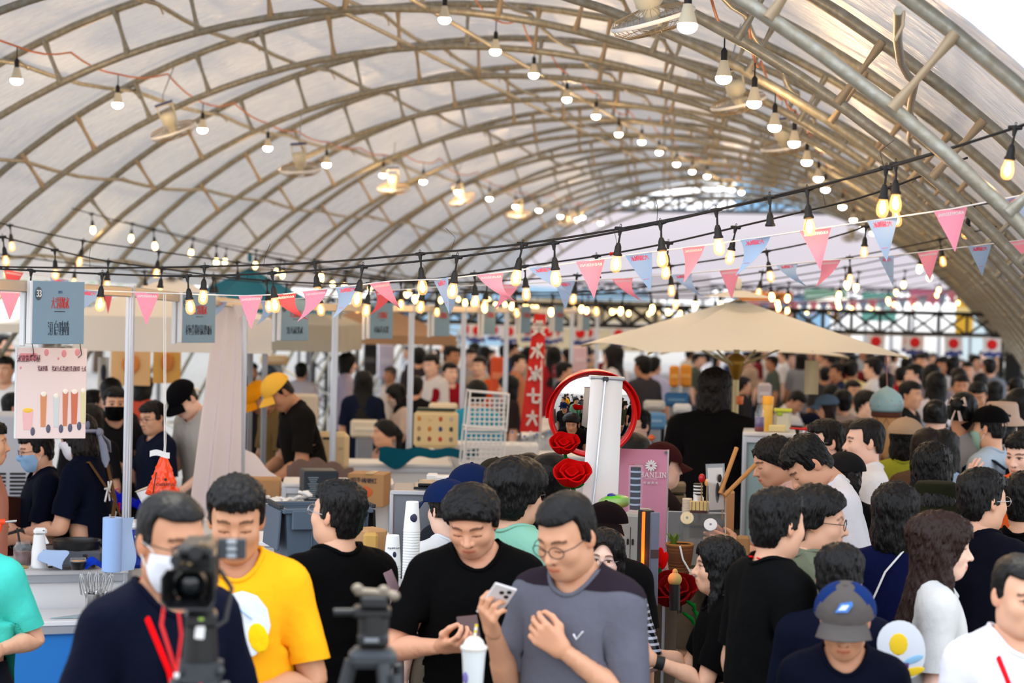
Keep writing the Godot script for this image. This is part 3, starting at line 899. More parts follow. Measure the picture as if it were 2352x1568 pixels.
# ---------------------------------------------------------------- templates, skinning
var T := {}       # templates
var BONES := [["pelvis", "waist"], ["waist", "neck"], ["neck", "head"], ["head", ""], ["shL", "elL"], ["elL", "wrL"], ["shR", "elR"], ["elR", "wrR"], ["hipL", "knL"], ["knL", "anL"], ["hipR", "knR"], ["knR", "anR"]]
func weigh(m: MB) -> Array:          # per vertex: two bones and the share of the first
	var b0 := PackedInt32Array(); var b1 := PackedInt32Array(); var w := PackedFloat32Array()
	for p in m.v:
		var best := 9.0; var sec := 9.0; var i0 := 1; var i1 := 1
		for b in BONES.size():
			var a: Vector3 = J[BONES[b][0]]
			var e: Vector3 = J[BONES[b][1]] if BONES[b][1] else HEAD_C + Vector3(0, 0.08, 0)
			if b == 1: e = Vector3(0, 1.36, 0)
			var rad: float = [0.14, 0.15, 0.055, 0.09, 0.055, 0.04, 0.055, 0.04, 0.085, 0.05, 0.085, 0.05][b]
			if (b == 4 or b == 5) and p.x < 0.06 or (b == 6 or b == 7) and p.x > -0.06: continue
			if b >= 4 and b < 8 and p.y < 1.2 and absf(p.x) < 0.225: continue
			if b >= 8 and (p.x > 0.0) != (b < 10): continue
			var d := e - a
			var t := clampf((p - a).dot(d) / d.length_squared(), 0.0, 1.0)
			var q := maxf(0.012, p.distance_to(a + d * t) - rad * 0.75)
			if b == 4 or b == 6: q += 0.03 * (1.0 - smoothstep(0.0, 0.25, t))
			if q < best:
				sec = best; i1 = i0; best = q; i0 = b
			elif q < sec:
				sec = q; i1 = b
		b0.append(i0); b1.append(i1)
		var k0 := 1.0 / (best * best * best); var k1 := 1.0 / (sec * sec * sec)
		w.append(k0 / (k0 + k1))
	return [b0, b1, w]
func template(key: String, m: MB) -> void:
	T[key] = {"m": m, "w": weigh(m)}
func make_templates() -> void:
	fold.noise_type = FastNoiseLite.TYPE_SIMPLEX_SMOOTH; fold.frequency = 3.0; fold.fractal_octaves = 2; fold.seed = 11
	var neckline := func(p: Vector3) -> float:
		var e := pow(p.x / 0.080, 2.0) + pow((p.z + 0.004) / 0.083, 2.0)
		return minf(p.y - 1.34, (1.0 - e) * 0.05)
	var rib := []
	for k in 33:
		var a := TAU * k / 32.0
		var q := Vector3(0.080 * sin(a), 1.52, -0.004 + 0.083 * cos(a))
		while q.y > 1.30 and shirt_f(q, 0.022, false) > 0.0: q.y -= 0.003
		rib.append(q)
	T["rib"] = rib
	for lod in 2:
		var h: float = [0.016, 0.032][lod]
		var L := str(lod)
		template("body" + L, nets(body_f, Vector3(-0.55, -0.02, -0.25), Vector3(0.55, 1.60, 0.25), h))
		var tee := nets(func(p): return shirt_f(p, 0.022, false), Vector3(-0.50, 0.70, -0.30), Vector3(0.50, 1.58, 0.30), h)
		var sleeve := func(p: Vector3, t: float) -> float:
			var q := Vector3(absf(p.x), p.y, p.z)
			var d: Vector3 = (J.elL - J.shL).normalized()
			return maxf((q - J.shL).dot(d) - t if q.x > 0.155 else -1.0, 0.80 + 0.012 * sin(p.x * 14.0) - p.y)
		template("tee" + L, cut(tee, func(p): return maxf(neckline.call(p), sleeve.call(p, 0.225))))
		template("tank" + L, cut(tee, func(p): return maxf(neckline.call(p), sleeve.call(p, 0.12))))
		var lng := nets(func(p): return shirt_f(p, 0.026, true), Vector3(-0.56, 0.70, -0.30), Vector3(0.56, 1.58, 0.30), h)
		template("long" + L, cut(lng, func(p):
			var q := Vector3(absf(p.x), p.y, p.z)
			var d: Vector3 = (J.wrL - J.elL).normalized()
			return maxf(neckline.call(p), maxf((q - J.elL).dot(d) - 0.235 if q.x > 0.3 else -1.0, 0.80 - p.y if q.x < 0.25 else -1.0))))
		if lod == 0: template("yoke0", cut(T["tee0"].m, func(p): return 1.396 + 0.32 * maxf(0.0, p.z + 0.02) + 0.35 * maxf(0.0, absf(p.x) - 0.14) - p.y))
		template("pants" + L, cut(nets(pants_f, Vector3(-0.3, 0.0, -0.28), Vector3(0.3, 1.22, 0.28), h * 1.4), func(p): return maxf(p.y - 1.03, 0.075 - p.y)))
		if lod == 0:
			T["hand_open"] = hand_mesh(0.0045, [14, 16, 10], [Vector3(0.046, 0.045, 0.012), Vector3(0.060, 0.074, 0.018), Vector3(0.064, 0.100, 0.022)])
			T["hand_hold"] = hand_mesh(0.0045, [[30, 45, 35], [38, 50, 40], [42, 52, 40], [45, 55, 40]], [Vector3(0.044, 0.048, 0.022), Vector3(0.050, 0.078, 0.040), Vector3(0.044, 0.100, 0.056)])
			T["hand_grip"] = hand_mesh(0.0045, [[58, 75, 50], [62, 78, 50], [64, 78, 50], [66, 78, 50]], [Vector3(0.042, 0.046, 0.026), Vector3(0.040, 0.066, 0.050), Vector3(0.020, 0.078, 0.064)])
	var h0 := nets(head_f, Vector3(-0.11, -0.15, -0.13), Vector3(0.11, 0.14, 0.14), 0.0036)
	T["head0"] = head_color(h0); T["head2"] = head_color(h0, true)
	T["head1"] = head_color(nets(head_f, Vector3(-0.11, -0.15, -0.13), Vector3(0.11, 0.14, 0.14), 0.009))
	for k in ["short", "crew", "thick", "bob", "long", "tail", "bun"]:
		for lod in 2:
			T["hair_" + k + str(lod)] = nets(func(p): return hair_f(p, k), Vector3(-0.19, -0.44, -0.22), Vector3(0.19, 0.19, 0.16), [0.0052, 0.014][lod]).mesh()
	# face mask and caps in head axes
	T["mask"] = cut(nets(func(p): return head_f(p) - 0.007, Vector3(-0.11, -0.14, -0.06), Vector3(0.11, 0.03, 0.14), 0.006), func(p): return maxf(p.y - (-0.006 - 0.35 * (0.10 - p.z) * 0.3), maxf(-0.118 - p.y, 0.012 - p.z + 0.30 * absf(p.y + 0.055)))).mesh()
	var capd := MB.new()
	var prof := []
	for k in 13:
		var a := PI * 0.5 * k / 12.0
		prof.append(Vector2(0.104 * cos(a) + 0.0005, 0.098 * sin(a)))
	capd.lathe(prof, 28)
	T["cap_dome"] = capd
	var brim := MB.new()
	brim.grid(func(u: float, w: float):
		var a := lerpf(-0.85, 0.85, u)
		var r: float = 0.102 + 0.068 * w * (0.45 + 0.55 * cos(a * 1.6))
		return Vector3(sin(a) * r * (0.97 - 0.10 * w), 0.004 - 0.020 * w - 0.050 * a * a * (0.25 + 0.75 * w), cos(a) * r), 16, 5, 0.004)
	T["brim"] = brim
	var bucket := MB.new()
	bucket.lathe([Vector2(0.155, -0.035), Vector2(0.13, -0.012), Vector2(0.106, 0.008), Vector2(0.102, 0.03), Vector2(0.094, 0.085), Vector2(0.085, 0.098), Vector2(0.001, 0.102)], 28)
	T["bucket"] = bucket
	var gl := MB.new()
	for s in [-1.0, 1.0]:
		var ring := []
		for k in 17:
			var a := TAU * k / 16.0
			ring.append(Vector3(s * 0.032 + 0.025 * cos(a), 0.004 + 0.019 * sin(a) , 0.103 - 0.0007 * pow(absf(s * 0.032 + 0.025 * cos(a)) * 100.0, 2.0) * 0.35))
		gl.tube(ring, 0.0016, 5, false)
		gl.tube([Vector3(s * 0.056, 0.008, 0.095), Vector3(s * 0.074, 0.008, 0.06), Vector3(s * 0.080, 0.008, -0.005), Vector3(s * 0.082, -0.012, -0.022)], 0.0016, 5)
	gl.tube([Vector3(-0.008, 0.006, 0.103), Vector3(0, 0.009, 0.105), Vector3(0.008, 0.006, 0.103)], 0.0016, 5)
	T["glasses"] = gl.mesh()
func head_color(src: MB, down := false) -> MB:
	var m := MB.new(); m.v = src.v; m.n = src.n; m.i = src.i
	m.col.resize(m.v.size())
	for k in m.v.size():
		var p := m.v[k]
		var x := absf(p.x)
		var c := Color(1, 1, 1)
		if p.z > 0.06:
			var lip := maxf(absf(p.x) / 0.021, absf(p.y + 0.0605) / (0.0080 - 0.12 * x))
			if lip < 1.25: c = c.lerp(Color(0.88, 0.60, 0.57), clampf((1.25 - lip) * 4.0, 0, 1))
			if absf(p.y + 0.0605) < 0.0022 and x < 0.021: c = Color(0.50, 0.28, 0.25)
			var by := 0.0315 - 2.2 * pow(x - 0.030, 2.0) * 4.0
			if x > 0.011 and x < 0.053 and absf(p.y - by) < 0.0048: c = c.lerp(Color(0.12, 0.09, 0.08), 0.8)
			var ey := Vector2((x - 0.031) / 0.0155, (p.y - 0.0065) / 0.0062)
			if down:
				if absf(p.y + 0.0022 - 9.0 * (x - 0.031) * (x - 0.031)) < 0.0019 and absf(x - 0.031) < 0.0165: c = Color(0.16, 0.11, 0.10)
			elif ey.length() < 1.0:
				c = Color(1.15, 1.2, 1.3) if absf(x - 0.031) > 0.0062 else Color(0.05, 0.035, 0.03)
			if not down and ey.length() < 1.35 and ey.y > 0.35: c = Color(0.10, 0.07, 0.06)
			if x < 0.016 and x > 0.005 and p.y < -0.033 and p.y > -0.041 and p.z < 0.105 and p.z > 0.085: c = Color(0.45, 0.26, 0.22)
		if x > 0.07 and p.z < 0.01 and p.z > -0.04: c = c * Color(1.02, 0.90, 0.86)
		m.col[k] = c
	return m
func rot_to(a: Vector3, b: Vector3) -> Basis:
	var u := a.normalized(); var w := b.normalized()
	var d := u.dot(w)
	if d > 0.9999: return Basis()
	if d < -0.9999: return Basis(Vector3.RIGHT, PI)
	return Basis(u.cross(w).normalized(), acos(clampf(d, -1, 1)))
func piv(b: Basis, at0: Vector3, to: Vector3) -> Transform3D:     # turn about a joint that moves from at0 to "to"
	return Transform3D(b, to - b * at0)
# pose: lean/twist/side of the chest (deg), neck [pitch, yaw, roll], L and R: [upper arm direction, forearm direction] in the chest's axes
func bones_of(pose: Dictionary) -> Array:
	var X := []
	X.resize(12)
	var pel := Transform3D()
	X[0] = pel
	var cb := Basis.from_euler(Vector3(deg_to_rad(pose.get("lean", 2.0)), deg_to_rad(pose.get("twist", 0.0)), deg_to_rad(pose.get("side", 0.0))))
	X[1] = piv(cb, J.waist, J.waist)
	var nk: Array = pose.get("neck", [0, 0, 0])
	var hb := Basis.from_euler(Vector3(deg_to_rad(nk[0]), deg_to_rad(nk[1]), deg_to_rad(nk[2])))
	var half := Basis().slerp(hb, 0.5)
	X[2] = piv(cb * half, J.neck, X[1] * J.neck)
	X[3] = piv(cb * hb, J.head, X[2] * J.head)
	for s in ["L", "R"]:
		var o := 4 if s == "L" else 6
		var sx := 1.0 if s == "L" else -1.0
		var ar: Array = pose.get(s, [Vector3(0.16 * sx, -1, 0.0), Vector3(0.06 * sx, -1, 0.22)])
		var u: Vector3 = cb * ar[0].normalized()
		var f: Vector3 = cb * ar[1].normalized()
		var rest_u: Vector3 = cb * (J["el" + s] - J["sh" + s])
		var ub := rot_to(rest_u, u) * cb
		var sh: Vector3 = X[1] * J["sh" + s]
		X[o] = piv(ub, J["sh" + s], sh)
		var el: Vector3 = X[o] * J["el" + s]
		var fb: Basis = rot_to(ub * (J["wr" + s] - J["el" + s]), f) * ub
		X[o + 1] = piv(fb, J["el" + s], el)
	for s in ["L", "R"]:
		var o := 8 if s == "L" else 10
		var sp: float = pose.get("step" + s, 0.0)
		X[o] = piv(Basis.from_euler(Vector3(deg_to_rad(-sp), 0, 0)), J["hip" + s], J["hip" + s])
		X[o + 1] = piv(Basis.from_euler(Vector3(deg_to_rad(maxf(0, sp * 0.3)), 0, 0)), J["kn" + s], X[o] * J["kn" + s])
	return X
func skinned(key: String, X: Array) -> MB:
	var t: Dictionary = T[key]
	var m: MB = t.m
	var o := MB.new()
	o.v.resize(m.v.size()); o.i = m.i.duplicate()
	var b0: PackedInt32Array = t.w[0]; var b1: PackedInt32Array = t.w[1]; var w: PackedFloat32Array = t.w[2]
	for k in m.v.size():
		var p := m.v[k]
		var a: Vector3 = X[b0[k]] * p
		if w[k] < 0.98:
			var b: Vector3 = X[b1[k]] * p
			a = b.lerp(a, w[k])
		o.v[k] = a
	renorm(o)
	return o
# ---------------------------------------------------------------- stalls
const ROW_X := -4.2
func post_mesh(h: float, r: float) -> MB:       # eight-grooved aluminium upright
	var poly := PackedVector2Array()
	for k in 32:
		var a := TAU * k / 32.0
		var q: float = r * (0.80 if k % 4 == 0 else (1.0 if k % 4 == 2 else 0.97))
		poly.append(Vector2(cos(a) * q, sin(a) * q))
	var m := MB.new()
	m.prism(poly, h, Transform3D(Basis(Vector3(1, 0, 0), -PI / 2), Vector3(0, h * 0.5, 0)))
	return m
func up(px: float, py: float, zc: float) -> float: return at(px, py, zc).y
# a bevelled box whose front fills a rectangle seen in the photograph at a distance
func bx(x0: float, y0: float, x1: float, y1: float, zc: float, deep: float, yaw := 0.0) -> Array:
	var c := at((x0 + x1) * 0.5, (y0 + y1) * 0.5, zc)
	var w := (x1 - x0) / F * zc
	var h := (y1 - y0) / F * zc
	return [Vector3(c.x, c.y - h * 0.5, c.z), facing(c, yaw), w, h, deep]
func crate(called: String, label: String, cat: String, b: Array, mat: Material, pname := "body", group := "", bev := 0.01) -> Node3D:
	var o := thing(called, label, cat, b[0], b[1], group)
	var m := MB.new(); m.box(Vector3(0, b[3] * 0.5, -b[4] * 0.5), Vector3(b[2], b[3], b[4]), Basis(), bev)
	part(o, pname, m, mat)
	return o
func gazebo(label: String, p: Vector3, yaw: float, w: float, eave: float, peak: float, val: float, c: Color) -> void:
	var o := thing("gazebo", label, "canopy tent", Vector3(p.x, 0, p.z), yaw)
	var mat := std(c, 0.8); mat.backlight_enabled = true; mat.backlight = Color(c.r, c.g, c.b) * 0.5
	var roof := MB.new()
	for k in 4:
		var b := Basis(Vector3.UP, k * PI / 2)
		roof.grid(func(u: float, v: float):
			var hw := w * 0.5 * v
			return b * Vector3(lerpf(-hw, hw, u), lerpf(peak, eave, v) - 0.10 * sin(v * PI) * (1.0 - pow(2.0 * u - 1.0, 2.0)), w * 0.5 * v), 8, 6)
	part(o, "roof", roof, mat)
	for k in 4:
		var b := Basis(Vector3.UP, k * PI / 2)
		var vl := MB.new()
		vl.grid(func(u: float, v: float): return b * Vector3(lerpf(-w, w, u) * 0.5, eave - val * v, w * 0.5 + 0.012 * sin(u * 19.0) * v), 16, 3)
		part(o, "valance", vl, mat)
		var lg := MB.new(); lg.box(b * Vector3(w * 0.47, eave * 0.5, w * 0.47), Vector3(0.04, eave, 0.04), b, 0.006)
		part(o, "leg", lg, M.alu_dark)
func parasol(called: String, label: String, p: Vector3, yaw: float, rx: float, top: float, eave: float, mat: Material, pole: Material, n := 8, vent := true) -> Node3D:
	var o := thing(called, label, "parasol", Vector3(p.x, 0, p.z), yaw)
	var c := MB.new()
	var corner := func(k: int) -> Vector3:
		var a := TAU * (k + 0.5) / n
		return Vector3(sin(a) * rx, eave, cos(a) * rx)
	for k in n:
		var a: Vector3 = corner.call(k)
		var b: Vector3 = corner.call(k + 1)
		c.grid(func(u: float, v: float):
			var e := a.lerp(b, u)
			var q := Vector3(0, top, 0).lerp(e, v)
			return q + Vector3(0, -0.05 * sin(v * PI) * (1.0 - pow(2.0 * u - 1.0, 2.0)) + 0.05 * pow(v, 3.0) * (1.0 - pow(2.0 * u - 1.0, 2.0)) * 0.6, 0), 6, 8)
	part(o, "canopy", c, mat)
	for k in n:
		var e: Vector3 = corner.call(k)
		var r := MB.new(); r.tube([Vector3(0, top - 0.06, 0), e + Vector3(0, -0.012, 0)], 0.008, 5); part(o, "rib", r, pole)
		var s := MB.new(); s.tube([Vector3(0, eave - 0.12, 0), Vector3(0, top - 0.06, 0).lerp(e, 0.5)], 0.007, 5); part(o, "strut", s, pole)
	if vent:
		var vn := MB.new()
		for k in n:
			var a: Vector3 = corner.call(k); var b: Vector3 = corner.call(k + 1)
			vn.grid(func(u: float, v: float): return Vector3(0, top + 0.07, 0).lerp(Vector3(0, top + 0.07, 0) + (a.lerp(b, u) - Vector3(0, top, 0)) * 0.22, v) + Vector3(0, 0.02 * v, 0), 4, 3)
		part(o, "vent_cap", vn, mat)
	var fi := MB.new(); fi.lathe([Vector2(0.001, top + 0.15), Vector2(0.02, top + 0.14), Vector2(0.025, top + 0.10), Vector2(0.018, top + 0.06)], 10); part(o, "finial", fi, mat)
	var pl := MB.new(); pl.tube([Vector3.ZERO, Vector3(0, top, 0)], 0.022, 10); part(o, "pole", pl, pole)
	var hub := MB.new(); hub.lathe([Vector2(0.022, eave - 0.20), Vector2(0.035, eave - 0.17), Vector2(0.06, eave - 0.10), Vector2(0.06, eave - 0.05), Vector2(0.022, eave - 0.02)], 12); part(o, "hub", hub, col(Color(0.62, 0.46, 0.16), 0.35, 0.6))
	var ft := MB.new(); ft.lathe([Vector2(0.26, 0), Vector2(0.26, 0.05), Vector2(0.05, 0.09), Vector2(0.03, 0.25)], 20); part(o, "base", ft, M.alu_dark)
	return o
func counter(label: String, c: Vector3, yaw: float, w: float, h: float, d: float, front: Material) -> Node3D:   # c: middle of the front at floor level
	var o := thing("counter", label, "counter", c, yaw)
	var a := MB.new(); a.box(Vector3(0, h * 0.5, -d * 0.5 - 0.01), Vector3(w, h - 0.05, d), Basis(), 0.005); part(o, "panel", a, front)
	var t := MB.new(); t.box(Vector3(0, h - 0.012, -d * 0.5), Vector3(w + 0.03, 0.024, d + 0.04), Basis(), 0.004); part(o, "top", t, M.white)
	var r := MB.new(); r.box(Vector3(0, h - 0.045, 0.004), Vector3(w + 0.01, 0.042, 0.02), Basis(), 0.004); part(o, "rail", r, M.alu)
	for s in [-1, 1]:
		var e := MB.new(); e.box(Vector3(s * w * 0.5, h * 0.5, 0.0), Vector3(0.03, h, 0.03), Basis(), 0.006); part(o, "post", e, M.alu)
	return o
var post_z := []
func build_stalls() -> void:
	var fr := Node3D.new(); fr.name = nm("booth_frame"); add_child(fr)
	tag(fr, "white aluminium booth frame of grooved posts and top rails along the left stalls", "booth frame")
	var pxs := [296.0, 557, 767, 942, 1062, 1160, 1240, 1310, 1368]
	var tops := [655.0, 686, 695, 699, 702, 704, 706, 707, 708]
	var prev := Vector3(ROW_X, 2.36, -8.0)
	for k in pxs.size():
		var b := atx(pxs[k], 900, ROW_X)
		var t := atx(pxs[k], tops[k], ROW_X).y
		post_z.append(b.z)
		part(fr, "post", post_mesh(t, 0.024), M.alu, Transform3D(Basis(), Vector3(ROW_X, 0, b.z)))
		var p := Vector3(ROW_X, t - 0.035, b.z)
		var m := MB.new()
		m.box((prev + p) * 0.5, Vector3(0.035, 0.055, prev.distance_to(p) - 0.04), Basis(Vector3(1, 0, 0), atan2(p.y - prev.y, prev.z - p.z)), 0.006)
		part(fr, "rail", m, std(Color(0.80, 0.74, 0.66), 0.3, 0.45))
		prev = p
	# rear posts and cross rails of the booths
	for k in [0, 2, 4, 6]:
		part(fr, "post", post_mesh(2.3, 0.022), M.alu, Transform3D(Basis(), Vector3(ROW_X - 2.4, 0, post_z[k] - 0.3)))
	# counters between the posts
	var cl := ["white stall counter right of the first tall post", "white stall counter below the cardboard carton", "white stall counter below the canvas bag", "white stall counter behind the big white panel", "white stall counter beside the red banner", "white stall counter just left of the round mirror", "small white stall counter furthest along the left row", "last white stall counter of the row"]
	for k in 8:
		var mid := Vector3(ROW_X, 0, (post_z[k] + post_z[k + 1]) * 0.5)
		counter(cl[k], mid, PI / 2, absf(post_z[k + 1] - post_z[k]) - 0.1, 0.92, 0.45, M.white)
	# cross counters that face the viewer, inside the booths
	for q in [[655, 1108, 1240, 12.3, 900.0, "white cross counter behind the dark teal box"], [800, 1062, 1120, 15.2, 1035.0, "white cross counter behind the carton, below the canvas bag"], [560, 1240, 1330, 9.6, 1000.0, "white work counter under the grey crate"], [1240, 1045, 1100, 15.0, 1420.0, "white counter behind the mirror with small glass bottles"]]:
		var a := at(q[0], q[1], q[3]); var b := at(q[4], q[1], q[3])
		counter(q[5], Vector3((a.x + b.x) * 0.5, 0, (a.z + b.z) * 0.5), facing((a + b) * 0.5), a.distance_to(b), a.y, 0.4, M.white)
	crate("partition", "tall plain white panel behind the olive cap", "panel", bx(1030, 1020, 1235, 1220, 15.6, 0.35), M.white)
	# signs
	var sg := [[75, 646, 192, 790, 33, "海龜哺哺", "square blue-grey stall sign numbered 33 above the drinks menu"], [418, 672, 494, 787, 32, "杉恆薹樹杉林製研所", "blue-grey stall sign numbered 32 beside the white curtain"], [645, 688, 708, 782, 31, "", "blue-grey stall sign partly behind a red and a pink pennant"], [849, 695, 902, 778, 30, "", "blue-grey stall sign in front of the tan gazebo"], [997, 699, 1033, 772, 0, "", "blue-grey stall sign below two blue pennants"], [1111, 700, 1138, 768, 0, "", "small blue-grey stall sign right of the fifth post"], [1196, 702, 1219, 765, 0, "", "small blue-grey stall sign at the top of the red banner"], [1273, 703, 1294, 762, 0, "", "small blue-grey stall sign right of the red banner"], [1337, 704, 1355, 759, 0, "", "furthest blue-grey stall sign, above the left tip of the parasol"]]
	var sblue := std(Color(0.48, 0.60, 0.68), 0.6)
	for k in sg.size():
		var s: Array = sg[k]
		var zc: float = (EYE - atx(s[0], 720, ROW_X)).dot(cam_b.z) * -1.0
		zc = absf(zc)
		var b := bx(s[0], s[1], s[2], s[3], zc, 0.02)
		var yaw: float = facing(b[0], 38.0)
		var w: float = b[2] / 0.79
		var o := thing("stall_sign", s[6], "sign", b[0], yaw)
		var h: float = b[3]
		var m := MB.new(); m.box(Vector3(0, h * 0.5, 0), Vector3(w, h, 0.008), Basis(), 0.002); part(o, "panel", m, sblue)
		var e := MB.new()
		e.box(Vector3(-w * 0.5 - 0.004, h * 0.5, -0.012), Vector3(0.016, h, 0.03), Basis(), 0.003); part(o, "edge", e, M.white)
		var e2 := MB.new(); e2.box(Vector3(-w * 0.5 - 0.010, h * 0.5 - 0.01, -0.055), Vector3(0.016, h, 0.03), Basis(), 0.003); part(o, "edge", e2, M.white)
		var bk := MB.new(); bk.box(Vector3(0, h * 0.5, -0.06), Vector3(w, h, 0.008), Basis(), 0.002); part(o, "back_panel", bk, M.white)
		var red := MB.new(); glyphs(red, "大港開冰", h * 0.17, xf(Vector3(w * 0.02, h * 0.66, 0.006)), 0.045, 1.15, 0.46)
		part(o, "lettering", red, col(Color(0.82, 0.22, 0.16)))
		if s[4] > 0:
			var dk := MB.new()
			if s[5]: glyphs(dk, s[5], h * (0.22 if s[5].length() < 6 else 0.19), xf(Vector3(0, h * 0.26, 0.006)), 0.03, 1.2, 0.40 if s[5].length() < 6 else 0.32)
			else:
				glyphs(dk, ["海大林港冰", "杉林美水果"][k % 2], h * 0.17, xf(Vector3(0, h * 0.26, 0.006)), 0.05, 1.08, 0.55)
			dk.box(Vector3(w * 0.02, h * 0.52, 0.005), Vector3(w * 0.2, h * 0.012, 0.002))
			part(o, "lettering", dk, col(Color(0.16, 0.20, 0.25)))
			var disc := MB.new(); disc.lathe([Vector2(0.0001, 0.003), Vector2(h * 0.105, 0.003), Vector2(h * 0.105, 0)], 24, Transform3D(Basis(Vector3(1, 0, 0), PI / 2).scaled(Vector3(0.62, 1, 1)), Vector3(-w * 0.39, h * 0.80, 0.004)))
			part(o, "number_disc", disc, col(Color(0.27, 0.33, 0.38)))
			if k < 2:
				var nu := MB.new(); letters(nu, str(s[4]), h * 0.15, Transform3D(Basis.from_scale(Vector3(0.62, 1, 1)), Vector3(-w * 0.39, h * 0.80, 0.009)))
				part(o, "number", nu, M.white)
				var yr := MB.new(); letters(yr, "2025", h * 0.055, Transform3D(Basis.from_scale(Vector3(0.7, 1, 1)), Vector3(w * 0.02, h * 0.83, 0.006)), "Droid Sans", false)
				part(o, "lettering", yr, col(Color(0.22, 0.38, 0.55)))
	# drinks menu hanging under sign 33
	var b := bx(38, 799, 197, 1007, 9.75, 0.02)
	var o := thing("menu_board", "pale pink drinks menu board hanging on wire hooks under sign 33", "menu", b[0], facing(b[0], 8.0))
	var w: float = b[2]; var h: float = b[3]
	var m := MB.new(); m.box(Vector3(0, h * 0.5, 0), Vector3(w, h, 0.012), Basis(), 0.002); part(o, "panel", m, std(Color(0.90, 0.82, 0.80), 0.6))
	var e := MB.new(); e.box(Vector3(-w * 0.5, h * 0.5, -0.006), Vector3(0.008, h, 0.028), Basis(), 0.002); part(o, "edge", e, M.white)
	for hx in [-0.32, 0.36]:
		var hk := MB.new(); hk.tube([Vector3(w * hx, h + 0.07, 0.004), Vector3(w * hx + 0.012, h + 0.02, 0.01), Vector3(w * hx + 0.02, h - 0.03, 0.012), Vector3(w * hx + 0.004, h - 0.045, 0.012)], 0.0022, 5); part(o, "hook", hk, M.black)
	var pk := MB.new(); var px2 := MB.new()
	pk.box(Vector3(-w * 0.33, h * 0.90, 0.007), Vector3(w * 0.24, h * 0.08, 0.002), Basis(), 0.0)
	for q in [[-0.08, 0.95, 0.028], [0.17, 0.94, 0.03], [0.36, 0.955, 0.03], [0.09, 0.885, 0.012], [-0.44, 0.78, 0.012]]:
		pk.ell(Vector3(w * q[0], h * q[1], 0.006), Vector3(w * q[2] * 1.2, h * q[2] * 1.4, 0.002), Basis(), 12, 6)
	part(o, "drip_print", pk, col(Color(0.88, 0.56, 0.58)))
	glyphs(px2, "冰海港美茶杯", h * 0.075, xf(Vector3(-w * 0.33, h * 0.885, 0.010)), 0.05, 1.06, 0.52)
	var cols := [[-0.13, "雪冰冬瓜"], [0.07, "雪冰七水"], [0.22, "雪冰紅茶"], [0.35, "老奶茶"], [0.455, "七水"]]
	for c in cols: glyphs(px2, c[1], h * 0.055, xf(Vector3(w * c[0], h * 0.775, 0.008)), 0.055, 1.06, 0.48)
	part(o, "lettering", px2, col(Color(0.42, 0.14, 0.22)))
	# the printed drinks: slightly raised tumblers
	var dr := [[-0.33, 0.10, 0.21, "e9b3b3", 0.075], [-0.11, 0.13, 0.36, "d08a5c", 0.045], [0.07, 0.13, 0.34, "c9d0cf", 0.042], [0.20, 0.14, 0.38, "c97a58", 0.040], [0.33, 0.16, 0.36, "c86c4c", 0.050], [0.455, 0.17, 0.36, "d8cf9c", 0.036]]
	for q in dr:
		var g := MB.new(); g.prism(PackedVector2Array([Vector2(-w * q[4] * 0.75, 0), Vector2(w * q[4] * 0.75, 0), Vector2(w * q[4], h * q[2]), Vector2(-w * q[4], h * q[2])]), 0.003, xf(Vector3(w * q[0], h * q[1], 0.007)))
		part(o, "drink_print", g, col(hexc(q[3])))
		var tp := MB.new(); tp.ell(Vector3(w * q[0], h * (q[1] + q[2]), 0.007), Vector3(w * q[4], h * 0.03, 0.003), Basis(), 12, 6)
		part(o, "foam_print", tp, col(Color(0.93, 0.90, 0.84) if q[0] > -0.3 else Color(0.93, 0.75, 0.25)))
		var dc := MB.new(); dc.ell(Vector3(w * (q[0] + 0.075), h * (q[1] - 0.02), 0.008), Vector3(w * 0.032, h * 0.048, 0.003), Basis(), 14, 6)
		part(o, "price_spot", dc, col(Color(0.33, 0.33, 0.40)))
	# canopies and parasols
	var g1 := at(392, 700, 15.5); gazebo("large beige canopy tent behind the signs 33 and 32", g1, 0.42, 1.45, 2.15, 2.46, 0.26, Color(0.92, 0.90, 0.86))
	var g0 := at(30, 740, 19.0); gazebo("beige canopy tent at the far left behind the menu board", g0, 0.25, 2.6, 2.02, 2.3, 0.08, Color(0.88, 0.85, 0.79))
	var g2 := at(660, 760, 23.0); gazebo("grey canopy tent with a striped valance behind the third sign", g2, 0.12, 1.5, 2.0, 2.35, 0.30, Color(0.68, 0.66, 0.60))
	var g3 := at(858, 760, 26.0); gazebo("tan canopy tent behind the fourth sign", g3, 0.4, 1.9, 1.85, 2.25, 0.12, Color(0.66, 0.52, 0.40))
	var teal := std(Color(0.06, 0.42, 0.52), 0.7); teal.backlight_enabled = true; teal.backlight = Color(0.05, 0.35, 0.45)
	parasol("parasol", "teal blue parasol above the beige and grey canopies", at(572, 690, 20.5), 0.3, 1.02, 2.60, 2.12, teal, M.alu_dark, 8, false)
	parasol("parasol", "large cream parasol with a vent cap over the woman in black", at(1693, 770, 13.6), 0.42, 1.24, 2.38, 2.03, M.parasol, col(Color(0.80, 0.72, 0.52), 0.4, 0.3), 4)
	parasol("parasol", "second cream parasol partly hidden behind the first", at(1690, 800, 18.5), 0.30, 1.20, 2.10, 1.90, M.parasol, col(Color(0.80, 0.72, 0.52), 0.4, 0.3), 4, false)
	parasol("parasol", "pale parasol far away behind the strings of bulbs", at(1920, 720, 38.0), 0.3, 1.1, 2.55, 2.25, std(Color(0.88, 0.84, 0.76), 0.8), M.alu_dark, 8, false)
